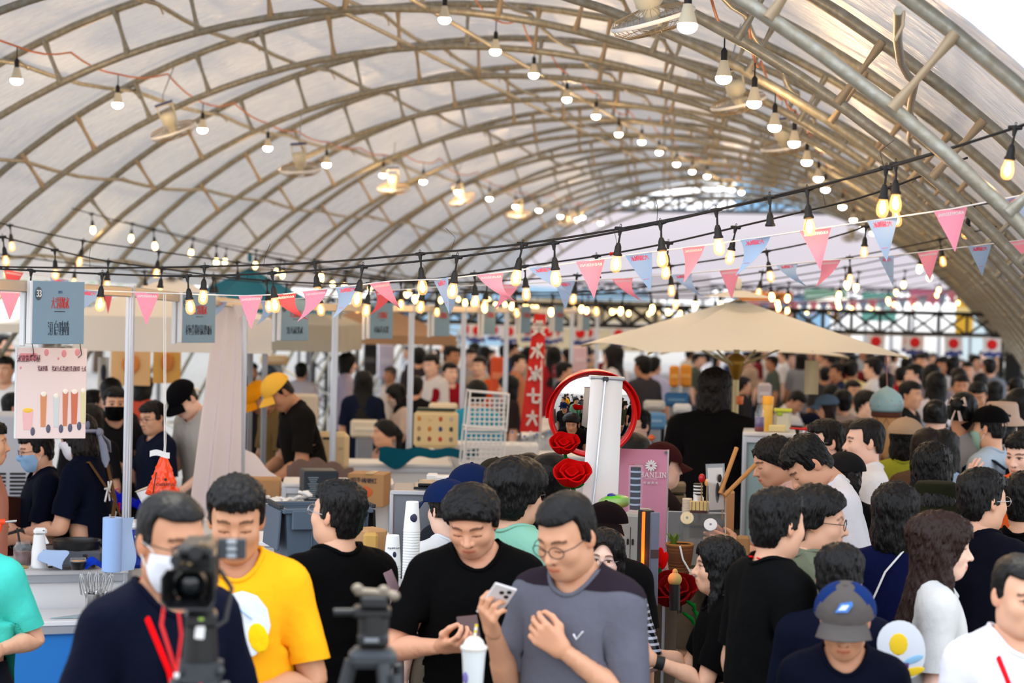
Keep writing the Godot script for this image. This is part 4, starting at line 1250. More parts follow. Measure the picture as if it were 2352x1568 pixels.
	# orange hanging cloths and panels in the stall behind
	for q in [[255, 795, 345, 885, 17.0, "e9c08a", "cream banner with an orange print inside the beige canopy"], [352, 793, 415, 880, 16.6, "f0b860", "yellow-orange banner inside the beige canopy"], [225, 820, 250, 900, 15.8, "d9d2c8", "pale sign with a dark symbol beside the menu board"]]:
		var bb := bx(q[0], q[1], q[2], q[3], q[4], 0.01)
		var oo := thing("banner", q[6], "banner", bb[0], bb[1])
		var mm := MB.new(); mm.grid(func(u: float, v: float): return Vector3(lerpf(-0.5, 0.5, u) * bb[2], bb[3] * v, 0.01 * sin(u * 8.0)), 8, 4, 0.004)
		part(oo, "cloth", mm, std(hexc(q[5]), 0.8))
		var pm := MB.new(); pm.ell(Vector3(0, bb[3] * 0.55, 0.014), Vector3(bb[2] * 0.22, bb[3] * 0.25, 0.006), Basis(), 12, 6)
		part(oo, "print", pm, col(Color(0.90, 0.55, 0.25) if q[0] != 225 else Color(0.1, 0.12, 0.2)))
	# tall red feather banner
	var rb := bx(1190, 720, 1243, 992, 17.5, 0.02)
	o = thing("feather_banner", "tall red feather banner with white characters behind the tall posts", "banner", rb[0], facing(rb[0], 0.0))
	var rm := MB.new(); var hh: float = rb[3]
	rm.grid(func(u: float, v: float): return Vector3((u - 0.5) * rb[2] * (0.95 - 0.45 * v) + 0.10 * rb[2] + v * 0.06, hh * v, 0.015 * sin(u * 5.0 + v * 4.0)), 6, 14, 0.004)
	part(o, "cloth", rm, std(Color(0.80, 0.10, 0.07), 0.7))
	var pm2 := MB.new(); pm2.tube([Vector3(rb[2] * 0.5, -0.9, 0), Vector3(rb[2] * 0.52, hh * 0.6, 0), Vector3(rb[2] * 0.45 + 0.04, hh * 1.02, 0)], 0.009, 6); part(o, "pole", pm2, M.white)
	var wl := MB.new()
	for k in 5: glyphs(wl, ["美", "水", "冰", "七", "大"][k], 0.115, xf(Vector3(rb[2] * 0.10 + 0.05 - 0.010 * k, hh * (0.88 - 0.19 * k), 0.02)), 0.16, 1, 0.9, 0.004)
	part(o, "lettering", wl, M.white)
# ---------------------------------------------------------------- goods on and around the counters
func on(label: String, called: String, cat: String, px: float, py: float, zc: float, group := "", yaw := 0.0) -> Node3D:
	var p := at(px, py, zc)
	return thing(called, label, cat, p, facing(p, yaw), group)
func lathe_part(o: Node3D, called: String, prof: Array, mat: Material, seg := 20, pos := Vector3.ZERO) -> MeshInstance3D:
	var v := []
	for q in prof: v.append(Vector2(q[0], q[1]))
	var m := MB.new(); m.lathe(v, seg, Transform3D(Basis(), pos))
	return part(o, called, m, mat)
func build_goods() -> void:
	var o: Node3D
	var m: MB
	# first stall: upper counter, lower shelf with a blue front
	var zc := 10.15
	var a := at(-60, 1306, zc); var b := at(287, 1311, zc)
	var yaw := facing((a + b) * 0.5, 6.0)
	var mid := (a + b) * 0.5
	counter("white counter of stall 33 with an aluminium edge, carrying the pan and the bottle", Vector3(mid.x, 0, mid.z), yaw, a.distance_to(b), mid.y, 0.55, M.white)
	a = at(-60, 1424, 9.75); b = at(262, 1428, 9.75); mid = (a + b) * 0.5
	counter("lower white shelf with a bright blue front at the first stall", Vector3(mid.x, 0, mid.z), yaw, a.distance_to(b), mid.y, 0.34, std(Color(0.10, 0.46, 0.76), 0.5))
	a = at(262, 1424, 9.75); b = at(690, 1440, 9.75); mid = (a + b) * 0.5
	counter("bright blue stall front behind the cameraman and the yellow shirt", Vector3(mid.x, 0, mid.z), yaw, a.distance_to(b), mid.y, 0.3, std(Color(0.10, 0.46, 0.76), 0.5))
	m = MB.new(); m.prism(PackedVector2Array([Vector2(-0.16, 0.01), Vector2(0.10, 0.0), Vector2(0.13, 0.10), Vector2(0.02, 0.11)]), 0.004, Transform3D(Basis(Vector3(1, 0, 0), -PI / 2), Vector3.ZERO))
	var tm := at(190, 1420, 9.85); solo("glitter_mat", m, std(Color(0.60, 0.70, 0.72), 0.25, 0.3), "grey-green glittering mat under the whisk pot", "mat", xf(tm + Vector3(0, 0.004, 0), yaw))
	# jar of sauce with a brush
	o = on("open glass jar of dark red sauce on the white counter", "sauce_jar", "jar", 52, 1299, 9.95)
	lathe_part(o, "sauce", [[0.001, 0.004], [0.041, 0.004], [0.044, 0.02], [0.044, 0.072], [0.001, 0.073]], col(Color(0.28, 0.05, 0.02), 0.3))
	lathe_part(o, "glass", [[0.001, 0.0], [0.044, 0.0], [0.047, 0.015], [0.047, 0.095], [0.036, 0.108], [0.036, 0.125]], M.acrylic)
	m = MB.new(); m.tube([Vector3(0.0, 0.03, 0), Vector3(-0.03, 0.19, 0)], 0.006, 6); part(o, "brush", m, M.black)
	o = on("gold jar lid lying on the white counter before the sauce jar", "jar_lid", "lid", 46, 1304, 9.85)
	lathe_part(o, "lid", [[0.001, 0.010], [0.040, 0.010], [0.042, 0.007], [0.042, 0.0], [0.001, 0.0]], col(Color(0.78, 0.66, 0.40), 0.35, 0.5))
	# white spray bottle
	o = on("white spray bottle between the sauce jar and the stove", "spray_bottle", "bottle", 89, 1305, 9.9)
	lathe_part(o, "bottle", [[0.001, 0.0], [0.037, 0.0], [0.038, 0.01], [0.036, 0.09], [0.030, 0.14], [0.028, 0.17]], M.white)
	m = MB.new(); m.box(Vector3(0.004, 0.185, 0), Vector3(0.066, 0.035, 0.05), Basis(), 0.012); part(o, "spray_head", m, M.white)
	m = MB.new(); m.prism(PackedVector2Array([Vector2(0.01, 0), Vector2(0.022, 0.004), Vector2(0.048, -0.045), Vector2(0.034, -0.050)]), 0.018, xf(Vector3(0, 0.172, 0))); part(o, "trigger", m, M.white)
	lathe_part(o, "nozzle", [[0.001, 0.004], [0.004, 0.004], [0.004, 0]], M.black, 8, Vector3(0.02, 0.19, 0.026))
	# portable stove and pan
	o = on("grey portable gas stove under the black frying pan", "gas_stove", "stove", 167, 1303, 10.1)
	m = MB.new(); m.box(Vector3(0, 0.045, -0.12), Vector3(0.29, 0.078, 0.26), Basis(), 0.012); part(o, "body", m, std(Color(0.34, 0.36, 0.40), 0.4, 0.4))
	m = MB.new(); m.box(Vector3(-0.09, 0.022, 0.012), Vector3(0.07, 0.022, 0.003)); part(o, "label_plate", m, M.white)
	for s in [-0.11, 0.10]: lathe_part(o, "foot", [[0.001, 0], [0.012, 0], [0.012, 0.008]], M.black, 8, Vector3(s, 0, 0))
	m = MB.new(); m.box(Vector3(0.06, 0.055, 0.013), Vector3(0.022, 0.026, 0.004), Basis(), 0.001); part(o, "vent", m, M.black)
	o = on("black frying pan on the grey gas stove", "frying_pan", "pan", 177, 1266, 10.22)
	lathe_part(o, "pan", [[0.001, 0.0], [0.112, 0.0], [0.120, 0.008], [0.124, 0.058], [0.127, 0.060], [0.121, 0.058], [0.116, 0.012], [0.001, 0.006]], col(Color(0.045, 0.045, 0.05), 0.4), 36)
	m = MB.new(); m.tube([Vector3(0.12, 0.03, 0), Vector3(0.15, 0.034, 0.01), Vector3(0.16, 0.045, 0.01)], 0.009, 8); part(o, "handle", m, M.black)
	# paper on the stove, dip tub, blue cloth
	m = MB.new(); m.grid(func(u: float, v: float): return Vector3(0.12 * u - 0.06 + 0.02 * sin(v * 5.0), 0.06 - 0.09 * pow(v - 0.3, 2.0) - 0.05 * v * u, 0.07 * v), 8, 8, 0.002)
	solo("paper_towel", m, std(Color(0.62, 0.72, 0.86), 0.9), "crumpled pale blue paper towel over the left end of the stove", "paper towel", xf(at(120, 1288, 9.9), yaw))
	o = on("small tub of black sauce with a clear lid on the counter", "sauce_tub", "tub", 179, 1307, 9.85)
	lathe_part(o, "tub", [[0.001, 0.0], [0.031, 0.0], [0.040, 0.036], [0.041, 0.038]], col(Color(0.03, 0.03, 0.035), 0.4))
	lathe_part(o, "lid", [[0.041, 0.038], [0.042, 0.042], [0.036, 0.058], [0.001, 0.060]], M.acrylic)
	lathe_part(o, "contents", [[0.001, 0.044], [0.036, 0.042]], col(Color(0.75, 0.52, 0.20)))
	m = MB.new(); m.grid(func(u: float, v: float): return Vector3(0.16 * u - 0.04, 0.05 * exp(-pow((u - 0.3) * 4.0, 2.0)) * (1.0 - v * 0.6) + 0.006 + 0.006 * sin(u * 12.0 + v * 5.0), 0.09 * v - 0.04), 14, 8, 0.004)
	solo("cloth", m, cloth(Color(0.03, 0.22, 0.72)), "blue cleaning cloth beside the roll of blue paper", "cloth", xf(at(212, 1306, 9.9), yaw))
	# roll of blue paper
	o = on("tall roll of pale blue paper towel before the first post", "paper_roll", "paper roll", 256, 1312, 9.75)
	lathe_part(o, "roll", [[0.014, 0.0], [0.046, 0.0], [0.047, 0.003], [0.047, 0.262], [0.046, 0.265], [0.014, 0.265]], std(Color(0.60, 0.72, 0.90), 0.95), 32)
	lathe_part(o, "core", [[0.014, 0.266], [0.012, 0.266], [0.012, 0.0]], M.card, 16)
	m = MB.new(); m.grid(func(u: float, v: float): return Vector3(0.047 + 0.06 * u + 0.012 * sin(v * 6.0) * u, 0.26 * v, -0.01 - 0.05 * u), 6, 12, 0.002); part(o, "loose_sheet", m, std(Color(0.66, 0.77, 0.92), 0.95))
	# cooler, clothes
	o = on("blue cooler with a white lid behind the cameraman", "cooler", "cooler", 322, 1306, 10.2)
	m = MB.new(); m.box(Vector3(0, 0.10, -0.1), Vector3(0.16, 0.20, 0.2), Basis(), 0.02); part(o, "body", m, col(Color(0.02, 0.16, 0.55), 0.4))
	m = MB.new(); m.box(Vector3(0, 0.217, -0.1), Vector3(0.15, 0.035, 0.19), Basis(), 0.012); part(o, "lid", m, M.white)
	m = MB.new(); m.tube([Vector3(-0.03, 0.165, 0.004), Vector3(0.05, 0.165, 0.012), Vector3(0.08, 0.165, 0.004)], 0.007, 8); part(o, "handle", m, M.white)
	m = MB.new(); m.grid(func(u: float, v: float): return Vector3(0.27 * (u - 0.5), 0.09 * sin(v * PI) * (0.7 + 0.3 * sin(u * 6.0)) + 0.012 * sin(u * 17.0 + v * 9.0), 0.16 * v - 0.16), 20, 12, 0.01)
	var m2 := MB.new(); m2.tube([Vector3(-0.10, 0.07, -0.03), Vector3(-0.07, 0.095, -0.05), Vector3(-0.03, 0.105, -0.07)], 0.004, 6)
	o = on("bright blue jacket with a pink seam piled behind the first post", "jacket", "jacket", 284, 1166, 11.6)
	part(o, "cloth", m, cloth(Color(0.01, 0.07, 0.62))); part(o, "seam", m2, col(Color(0.75, 0.08, 0.45)))
	crate("black_case", "black fabric case under the bright blue jacket", "case", bx(240, 1166, 340, 1260, 11.65, 0.25), cloth(Color(0.04, 0.04, 0.05)))
	o = on("white plastic scoop tub leaning above the blue cooler", "scoop_tub", "tub", 352, 1195, 10.4)
	m = MB.new(); m.tube([Vector3(0.02, 0, 0), Vector3(-0.02, 0.10, 0), Vector3(-0.045, 0.165, 0)], [0.035, 0.05, 0.062], 18, true, 0.8); part(o, "tub", m, M.white)
	m = MB.new(); m.ell(Vector3(-0.046, 0.168, 0), Vector3(0.056, 0.004, 0.046), Basis(Vector3(0, 0, 1), 0.36)); part(o, "inside", m, col(Color(0.80, 0.74, 0.66)))
	# whisks in a steel pot
	o = on("polished steel pot on the lower shelf in front of stall 33", "steel_pot", "pot", 217, 1420, 9.7)
	lathe_part(o, "pot", [[0.001, 0.0], [0.046, 0.0], [0.046, 0.122], [0.048, 0.124], [0.044, 0.122], [0.044, 0.01], [0.001, 0.008]], M.steel, 28)
	var wk := [[-0.026, 0.010, -0.36, "leftmost steel whisk leaning in the steel pot"], [-0.010, -0.012, -0.14, "steel whisk second from the left in the steel pot"], [0.004, 0.012, 0.04, "upright steel whisk in the middle of the steel pot"], [0.018, -0.008, 0.26, "steel whisk leaning right in the steel pot"], [0.028, 0.010, 0.42, "rightmost steel whisk leaning out of the steel pot"]]
	for q in wk:
		var pw := at(217, 1420, 9.7)
		o = thing("whisk", q[3], "whisk", pw + Basis(Vector3.UP, yaw) * Vector3(q[0] * 0.6, 0.012, q[1]), yaw, "whisks in the steel pot")
		o.rotation.z = -q[2] * 0.7
		m = MB.new()
		for k in 5:
			var bs := Basis(Vector3.UP, k * PI / 5.0)
			var loop := []
			for j in 15:
				var t := PI * j / 14.0
				loop.append(bs * Vector3(0.024 * cos(t), 0.135 + 0.085 * sin(t) - 0.02 * absf(cos(t)), 0))
			m.tube(loop, 0.0013, 5, false)
		part(o, "wires", m, M.steel)
		lathe_part(o, "handle", [[0.001, 0], [0.006, 0.0], [0.007, 0.10], [0.010, 0.125], [0.001, 0.13]], M.steel, 10)
	# gas torch held at the edge, ice machine
	o = on("orange and silver kitchen torch pointing right at the left edge", "torch", "torch", 12, 1198, 9.9)
	m = MB.new(); m.tube([Vector3(-0.03, 0, 0), Vector3(0.0, 0, 0)], 0.014, 10); m.tube([Vector3(-0.02, 0, 0), Vector3(-0.03, -0.05, 0)], 0.010, 8); part(o, "body", m, col(Color(0.95, 0.28, 0.03)))
	m = MB.new(); m.tube([Vector3(0.0, 0, 0), Vector3(0.055, 0.004, 0)], 0.006, 8); part(o, "nozzle", m, M.steel)
	o = crate("ice_machine", "pale grey ice machine with black louvres behind the masked workers", "appliance", bx(-60, 955, 118, 1260, 12.2, 0.5), std(Color(0.70, 0.71, 0.74), 0.4))
	for k in 9:
		for c in 2:
			m = MB.new(); m.box(Vector3([-0.09, 0.03][c], 0.46 - 0.024 * k, 0.004), Vector3([0.10, 0.095][c], 0.010, 0.012), Basis(Vector3(1, 0, 0), 0.5), 0.002)
			part(o, "louvre", m, M.black)
	# white curtain with embroidered marks
	o = thing("curtain", "long translucent white curtain tied to the second post", "curtain", Vector3.ZERO)
	var c0 := at(497, 690, 12.1); var c1 := at(558, 706, 12.3); var c2 := at(440, 1175, 11.9); var c3 := at(548, 1215, 12.1)
	var wm := std(Color(0.86, 0.83, 0.84), 0.8); wm.backlight_enabled = true; wm.backlight = Color(0.8, 0.77, 0.78)
	m = MB.new(); m.grid(func(u: float, v: float):
		var p := c0.lerp(c1, u).lerp(c2.lerp(c3, u), v)
		return p + Vector3(0, 0, 0.035 * sin(u * 15.0 + v * 2.0) * (0.3 + v)), 36, 24)
	part(o, "cloth", m, wm)
	m = MB.new(); m.grid(func(u: float, v: float): return at(534, 700, 12.0) + Vector3(0.07 * u + 0.03 * v, -0.09 * v * (1.0 - 0.6 * u), 0.02 * sin(u * 6.0)), 6, 6)
	part(o, "knot", m, wm)
	# hanging orange bag
	o = on("glossy orange rubbish bag with black print hanging on a cord", "orange_bag", "bag", 376, 1042, 10.15)
	m = MB.new()
	var bag := FastNoiseLite.new(); bag.seed = 4; bag.frequency = 2.0
	m.grid(func(u: float, v: float):
		var an := u * TAU
		var r := 0.004 + 0.082 * pow(v, 0.75) * (1.0 if v < 0.93 else (1.0 - v) / 0.07 * 0.9 + 0.1)
		r *= 1.0 + 0.10 * sin(an * 5.0) * (1.0 - v) + 0.35 * bag.get_noise_3d(cos(an), v * 3.0, sin(an))
		return Vector3(cos(an) * r, -0.225 * v, sin(an) * r * 0.75), 40, 20)
	part(o, "bag", m, col(Color(0.95, 0.27, 0.02), 0.25))
	m = MB.new(); letters(m, "CHEERFUL", 0.020, xf(Vector3(0.012, -0.150, 0.068), 0.1)); m.box(Vector3(0.012, -0.125, 0.066), Vector3(0.014, 0.012, 0.003)); part(o, "lettering", m, col(Color(0.15, 0.05, 0.02)))
	m = MB.new(); m.tube([Vector3(-0.035, -0.09, 0.045), Vector3(-0.045, -0.16, 0.06), Vector3(-0.05, -0.20, 0.06)], 0.003, 5); part(o, "edge_stripe", m, M.black)
	m = MB.new(); m.grid(func(u: float, v: float): return Vector3(-0.07 + 0.10 * u, 0.015 - 0.03 * v + 0.008 * sin(u * 5.0), 0.012), 6, 3, 0.002); part(o, "white_tag", m, M.white)
	var topc: Vector3 = o.transform.affine_inverse() * Vector3(at(376, 670, 10.15).x, 2.33, at(376, 670, 10.15).z)
	m = MB.new(); m.tube([Vector3(0, -0.005, 0), Vector3(0.003, 0.04, 0.004), topc], 0.0028, 5); m.tube([Vector3(0.008, -0.005, 0), Vector3(0.010, 0.06, 0), topc + Vector3(0.01, 0, 0)], 0.0022, 5); part(o, "cord", m, M.paper)
	# grey lidded crate
	o = on("large blue-grey plastic crate with folded comb lids", "plastic_crate", "crate", 732, 1312, 8.75, "", 14.0)
	var gm := std(Color(0.27, 0.33, 0.39), 0.5)
	m = MB.new()
	for sd in 4:
		var bs := Basis(Vector3.UP, sd * PI / 2)
		var half: float = 0.185 if sd % 2 == 0 else 0.145
		var out: float = 0.145 if sd % 2 == 0 else 0.185
		m.face([bs * Vector3(-half * 0.9, 0, out * 0.9), bs * Vector3(half * 0.9, 0, out * 0.9), bs * Vector3(half, 0.29, out), bs * Vector3(-half, 0.29, out)])
		m.face([bs * Vector3(-half * 0.88, 0.01, out * 0.88), bs * Vector3(half * 0.88, 0.01, out * 0.88), bs * Vector3(half * 0.97, 0.29, out * 0.97), bs * Vector3(-half * 0.97, 0.29, out * 0.97)])
	m.box(Vector3(0, 0.006, 0), Vector3(0.32, 0.012, 0.25))
	part(o, "body", m, gm)
	m = MB.new()
	m.box(Vector3(0, 0.283, 0.15), Vector3(0.40, 0.022, 0.022), Basis(), 0.004); m.box(Vector3(0, 0.283, -0.15), Vector3(0.40, 0.022, 0.022), Basis(), 0.004)
	m.box(Vector3(0.19, 0.283, 0), Vector3(0.022, 0.022, 0.30), Basis(), 0.004); m.box(Vector3(-0.19, 0.283, 0), Vector3(0.022, 0.022, 0.30), Basis(), 0.004); part(o, "rim", m, gm)
	for s in [-0.115, 0.115]:
		m = MB.new(); m.box(Vector3(s, 0.245, 0.158), Vector3(0.095, 0.085, 0.022), Basis(), 0.005); part(o, "grip_plate", m, gm)
		m = MB.new(); m.box(Vector3(s * 0.6, 0.12, 0.138), Vector3(0.008, 0.22, 0.012), Basis(), 0.002); part(o, "rib", m, gm)
	for s in [-1.0, 1.0]:
		m = MB.new(); m.box(Vector3(s * 0.212, 0.20, 0), Vector3(0.012, 0.17, 0.28), Basis(Vector3(0, 0, 1), s * 0.06), 0.003); part(o, "lid_flap", m, gm if s < 0 else M.black)
		m = MB.new()
		for k in 9: m.box(Vector3(s * 0.205, 0.300, -0.13 + 0.0325 * k), Vector3(0.022, 0.018, 0.016), Basis(), 0.003)
		part(o, "comb", m, std(Color(0.14, 0.15, 0.17), 0.5))
	# boxes, bags on the counters behind
	o = crate("box", "dark teal carton printed with small white lines", "box", bx(698, 1081, 778, 1160, 11.9, 0.22, 8.0), col(Color(0.055, 0.13, 0.18), 0.5))
	m = MB.new()
	for k in 11: m.box(Vector3(-0.05, 0.165 - 0.0125 * k, 0.002), Vector3(0.062 - 0.012 * (k % 3), 0.004, 0.002))
	m.box(Vector3(0.045, 0.10, 0.002), Vector3(0.012, 0.05, 0.002)); part(o, "printed_lines", m, col(Color(0.55, 0.62, 0.66)))
	o = crate("carton", "brown cardboard carton with dark characters and an orange print", "carton", bx(797, 1088, 882, 1164, 12.0, 0.22, -12.0), M.card, "body", "", 0.004)
	m = MB.new(); glyphs(m, "明手捲餅紅", 0.028, xf(Vector3(-0.012, 0.160, 0.002)), 0.12, 1.15); part(o, "lettering", m, col(Color(0.07, 0.08, 0.20)))
	m = MB.new(); m.ell(Vector3(0.0, 0.09, 0), Vector3(0.045, 0.035, 0.003), Basis(), 14, 6); part(o, "print", m, col(Color(0.80, 0.36, 0.12)))
	m = MB.new(); m.box(Vector3(0.02, 0.201, -0.1), Vector3(0.05, 0.003, 0.22)); part(o, "tape", m, col(Color(0.75, 0.62, 0.40), 0.25))
	o = crate("suitcase", "cream hard suitcase behind the third post", "suitcase", bx(717, 992, 802, 1080, 14.6, 0.12), std(Color(0.82, 0.72, 0.54), 0.35), "shell", "", 0.035)
	m = MB.new(); m.box(Vector3(-0.03, 0.235, 0.004), Vector3(0.06, 0.016, 0.012), Basis(), 0.005); part(o, "handle", m, M.black)
	for q in [[-0.13, 0.17], [-0.05, 0.10], [0.075, 0.165], [0.07, 0.05]]: lathe_part(o, "hinge", [[0.001, 0.0], [0.014, 0.0]], M.black, 10, Vector3(q[0], q[1], 0))
	for c in o.get_children():
		if String(c.name).begins_with("hinge"): c.transform = Transform3D(Basis(), Vector3(0, 0, 0.006)) ; c.mesh = c.mesh
	m = MB.new(); m.grid(func(u: float, v: float): return Vector3(0.44 * (u - 0.5), 0.15 * pow(sin(v * PI), 0.7) * (0.75 + 0.25 * sin(u * 4.0)) + 0.015 * sin(u * 23.0 + v * 8.0), 0.25 * v - 0.25), 24, 14, 0.012)
	solo("jacket", m, cloth(Color(0.40, 0.33, 0.31)), "mauve-brown jacket heaped on the counter behind the dark teal box", "jacket", xf(at(735, 1112, 13.2), facing(at(735, 1112, 13.2))))
	m = MB.new(); m.grid(func(u: float, v: float): return Vector3(0.34 * (u - 0.45), 0.33 * pow(1.0 - u, 0.8) * pow(sin(clampf(v, 0.02, 0.98) * PI), 0.5) + 0.012 * sin(u * 14.0 + v * 4.0), 0.24 * v - 0.24), 20, 14)
	solo("white_sheet", m, wm, "white sheet draped over goods right of the white curtain", "sheet", xf(at(590, 1130, 12.6), facing(at(590, 1130, 12.6))))
	crate("carton", "flat tan carton under the white sheet", "carton", bx(562, 1100, 645, 1180, 12.3, 0.2), M.card)
	o = on("pile of small white paper packets behind the crate", "paper_packets", "packets", 650, 1165, 11.2); o.set_meta("kind", "stuff")
	m = MB.new()
	for k in 26: m.box(Vector3(0.14 * sin(k * 2.4), 0.012 + 0.022 * (k % 4), 0.06 * cos(k * 1.7) - 0.05), Vector3(0.06, 0.018, 0.03), Basis.from_euler(Vector3(0.3 * sin(k), k * 1.1, 0.4 * cos(k * 2.0))), 0.006)
	part(o, "packets", m, M.paper)
	o = crate("canvas_bag", "cream canvas bag printed with small coloured food pictures", "bag", bx(949, 943, 1050, 1030, 15.4, 0.16, -4.0), std(Color(0.86, 0.77, 0.58), 0.85), "bag", "", 0.03)
	var pc := ["c8862a", "d9b98a", "b8572a", "b8b0a0", "b08a6a", "c97a28", "2c3c7a", "3c3a38", "6c5a48", "9a4a2a", "c23a2a", "8a7a68"]
	for k in 12:
		m = MB.new(); m.ell(Vector3(-0.125 + 0.083 * (k % 4), 0.23 - 0.078 * int(k / 4), 0.002), Vector3(0.016, 0.020, 0.004), Basis(), 10, 5); part(o, "food_print", m, col(hexc(pc[k])))
	m = MB.new(); m.box(Vector3(0, 0.30, -0.08), Vector3(0.30, 0.02, 0.14), Basis(), 0.006); part(o, "green_lid", m, col(Color(0.03, 0.16, 0.08)))
	m = MB.new(); m.grid(func(u: float, v: float): return Vector3(0.75 * (u - 0.5), -0.06 * v - 0.10 * exp(-pow((u - 0.15) * 7.0, 2.0)) * v + 0.01 * sin(u * 20.0), 0.04 * v), 24, 6, 0.01)
	solo("teal_cloth", m, cloth(Color(0.03, 0.30, 0.38)), "teal cloth hanging over the counter under the canvas bag", "cloth", xf(at(985, 1030, 15.1), facing(at(985, 1030, 15.1))))
	# white wire baskets
	for q in [[1118, 918, 14.9, -0.1, "upright white plastic wire basket before the cyan shirt"], [1110, 1000, 14.7, 0.25, "white plastic wire basket tipped forward below the upright one"]]:
		o = on(q[4], "wire_basket", "basket", q[0], q[1] + 70, q[2], "", 8.0)
		m = MB.new()
		for k in 8:
			m.tube([Vector3(-0.13 + 0.037 * k, 0.02, 0), Vector3(-0.13 + 0.037 * k, 0.24, -0.05 * q[3])], 0.006, 5)
		for k in 7: m.tube([Vector3(-0.14, 0.03 + 0.035 * k, 0), Vector3(0.14, 0.03 + 0.035 * k, -0.05 * q[3])], 0.006, 5)
		part(o, "grid", m, M.white)
		m = MB.new(); m.tube([Vector3(-0.15, 0, 0), Vector3(0.15, 0, 0), Vector3(0.16, 0.27, 0), Vector3(-0.13, 0.29, 0), Vector3(-0.15, 0, 0)], 0.011, 6); m.tube([Vector3(-0.15, 0, -0.2), Vector3(0.15, 0, -0.2), Vector3(0.16, 0.27, -0.2), Vector3(-0.13, 0.29, -0.2), Vector3(-0.15, 0, -0.2)], 0.009, 6); part(o, "frame", m, M.white)
		for s in [[-0.15, 0.0], [0.15, 0.0], [0.16, 0.27], [-0.13, 0.29]]:
			m = MB.new(); m.tube([Vector3(s[0], s[1], 0), Vector3(s[0], s[1], -0.2)], 0.009, 6); part(o, "side_bar", m, M.white)
	# small glass bottles on the far counter
	for k in 7:
		o = on("small clear glass bottle among others on the counter left of the mirror", "glass_bottle", "bottle", 1176 + k * 14, 1022 + (k % 3) * 5, 14.8 + 0.1 * (k % 2), "glass bottles on the far counter")
		lathe_part(o, "bottle", [[0.001, 0], [0.018, 0], [0.019, 0.05], [0.008, 0.075], [0.008, 0.095]], M.acrylic, 12)
		lathe_part(o, "cap", [[0.009, 0.09], [0.009, 0.105], [0.001, 0.106]], M.white if k % 2 else col(Color(0.3, 0.45, 0.7)), 10)
	# steel cabinet with trays, foam boxes, cups
	o = crate("steel_cabinet", "brushed steel cabinet with a white frame behind the paper cups", "cabinet", bx(897, 1128, 1003, 1330, 8.6, 0.4), std(Color(0.46, 0.48, 0.51), 0.4, 0.5))
	for s in [-1.0, 1.0]:
		m = MB.new(); m.box(Vector3(s * 0.098, 0.19, 0.004), Vector3(0.016, 0.38, 0.016), Basis(), 0.003); part(o, "frame", m, M.alu)
	m = MB.new(); m.box(Vector3(0, 0.374, 0.004), Vector3(0.21, 0.018, 0.018), Basis(), 0.003); part(o, "frame", m, M.alu)
	for k in 2: crate("tray", ["upper black tray stacked on the steel cabinet", "lower black tray stacked on the steel cabinet"][k], "tray", bx(950 + 10 * (1 - k), 1110 + 8 * k, 1006, 1117 + 8 * k, 8.7, 0.2), col(Color(0.05, 0.055, 0.07), 0.25), "tray", "", 0.004)
	for q in [[980, 1090, 1008, 1112, 10.6, "small white foam box beside the navy caps"], [1000, 1094, 1045, 1116, 10.5, "stack of white foam lids behind the navy cap"]]:
		o = crate("foam_box", q[5], "box", bx(q[0], q[1], q[2], q[3], q[4], 0.12), M.white)
		for k in 5:
			m = MB.new(); m.box(Vector3(0.0, 0.008 + 0.009 * k, 0.003), Vector3((q[2] - q[0]) / F * q[4] * 1.02, 0.003, 0.01)); part(o, "edge_line", m, M.paper)
	crate("carton", "opened brown carton tilted beside the paper cups", "carton", bx(838, 1216, 895, 1275, 8.3, 0.12, 30.0), M.card)
	crate("paper_bag", "tan paper bag between the crate and the cups", "bag", bx(834, 1225, 868, 1285, 8.2, 0.06), std(Color(0.74, 0.58, 0.30), 0.8))
	for q in [[900, 1330, 7.75, 5, 0.115, "shorter stack of white paper cups with an inverted printed cup"], [943, 1340, 7.9, 19, 0.115, "tall stack of white paper cups with a dark blue round print"]]:
		o = on(q[5], "cup_stack", "paper cups", q[0], q[1], q[2])
		for k in q[3]:
			m = MB.new(); m.lathe([Vector2(0.0335, 0.0), Vector2(0.0345, 0.002), Vector2(0.0335, 0.004), Vector2(0.0325, 0.011)], 20, Transform3D(Basis(), Vector3(0, 0.011 * k, 0)))
			part(o, "cup_rim", m, M.paper)
		var hb: float = 0.011 * q[3]
		lathe_part(o, "top_cup", [[0.0345, hb], [0.0335, hb + 0.004], [0.025, hb + 0.115], [0.024, hb + 0.118], [0.001, hb + 0.116]], M.paper, 24)
		m = MB.new()
		if q[3] > 10: m.ell(Vector3(0.006, hb + 0.055, 0.0275), Vector3(0.015, 0.018, 0.004), Basis(Vector3(1, 0, 0), -0.08), 14, 6)
		else:
			letters(m, "Let's eat day", 0.0085, Transform3D(Basis.from_euler(Vector3(-0.08, 0.2, PI)), Vector3(0.006, hb + 0.07, 0.0285))); m.ell(Vector3(0.008, hb + 0.045, 0.029), Vector3(0.008, 0.012, 0.003), Basis(), 10, 5)
		part(o, "cup_print", m, col(Color(0.08, 0.09, 0.22)))
	build_goods_center()
	build_goods_right()
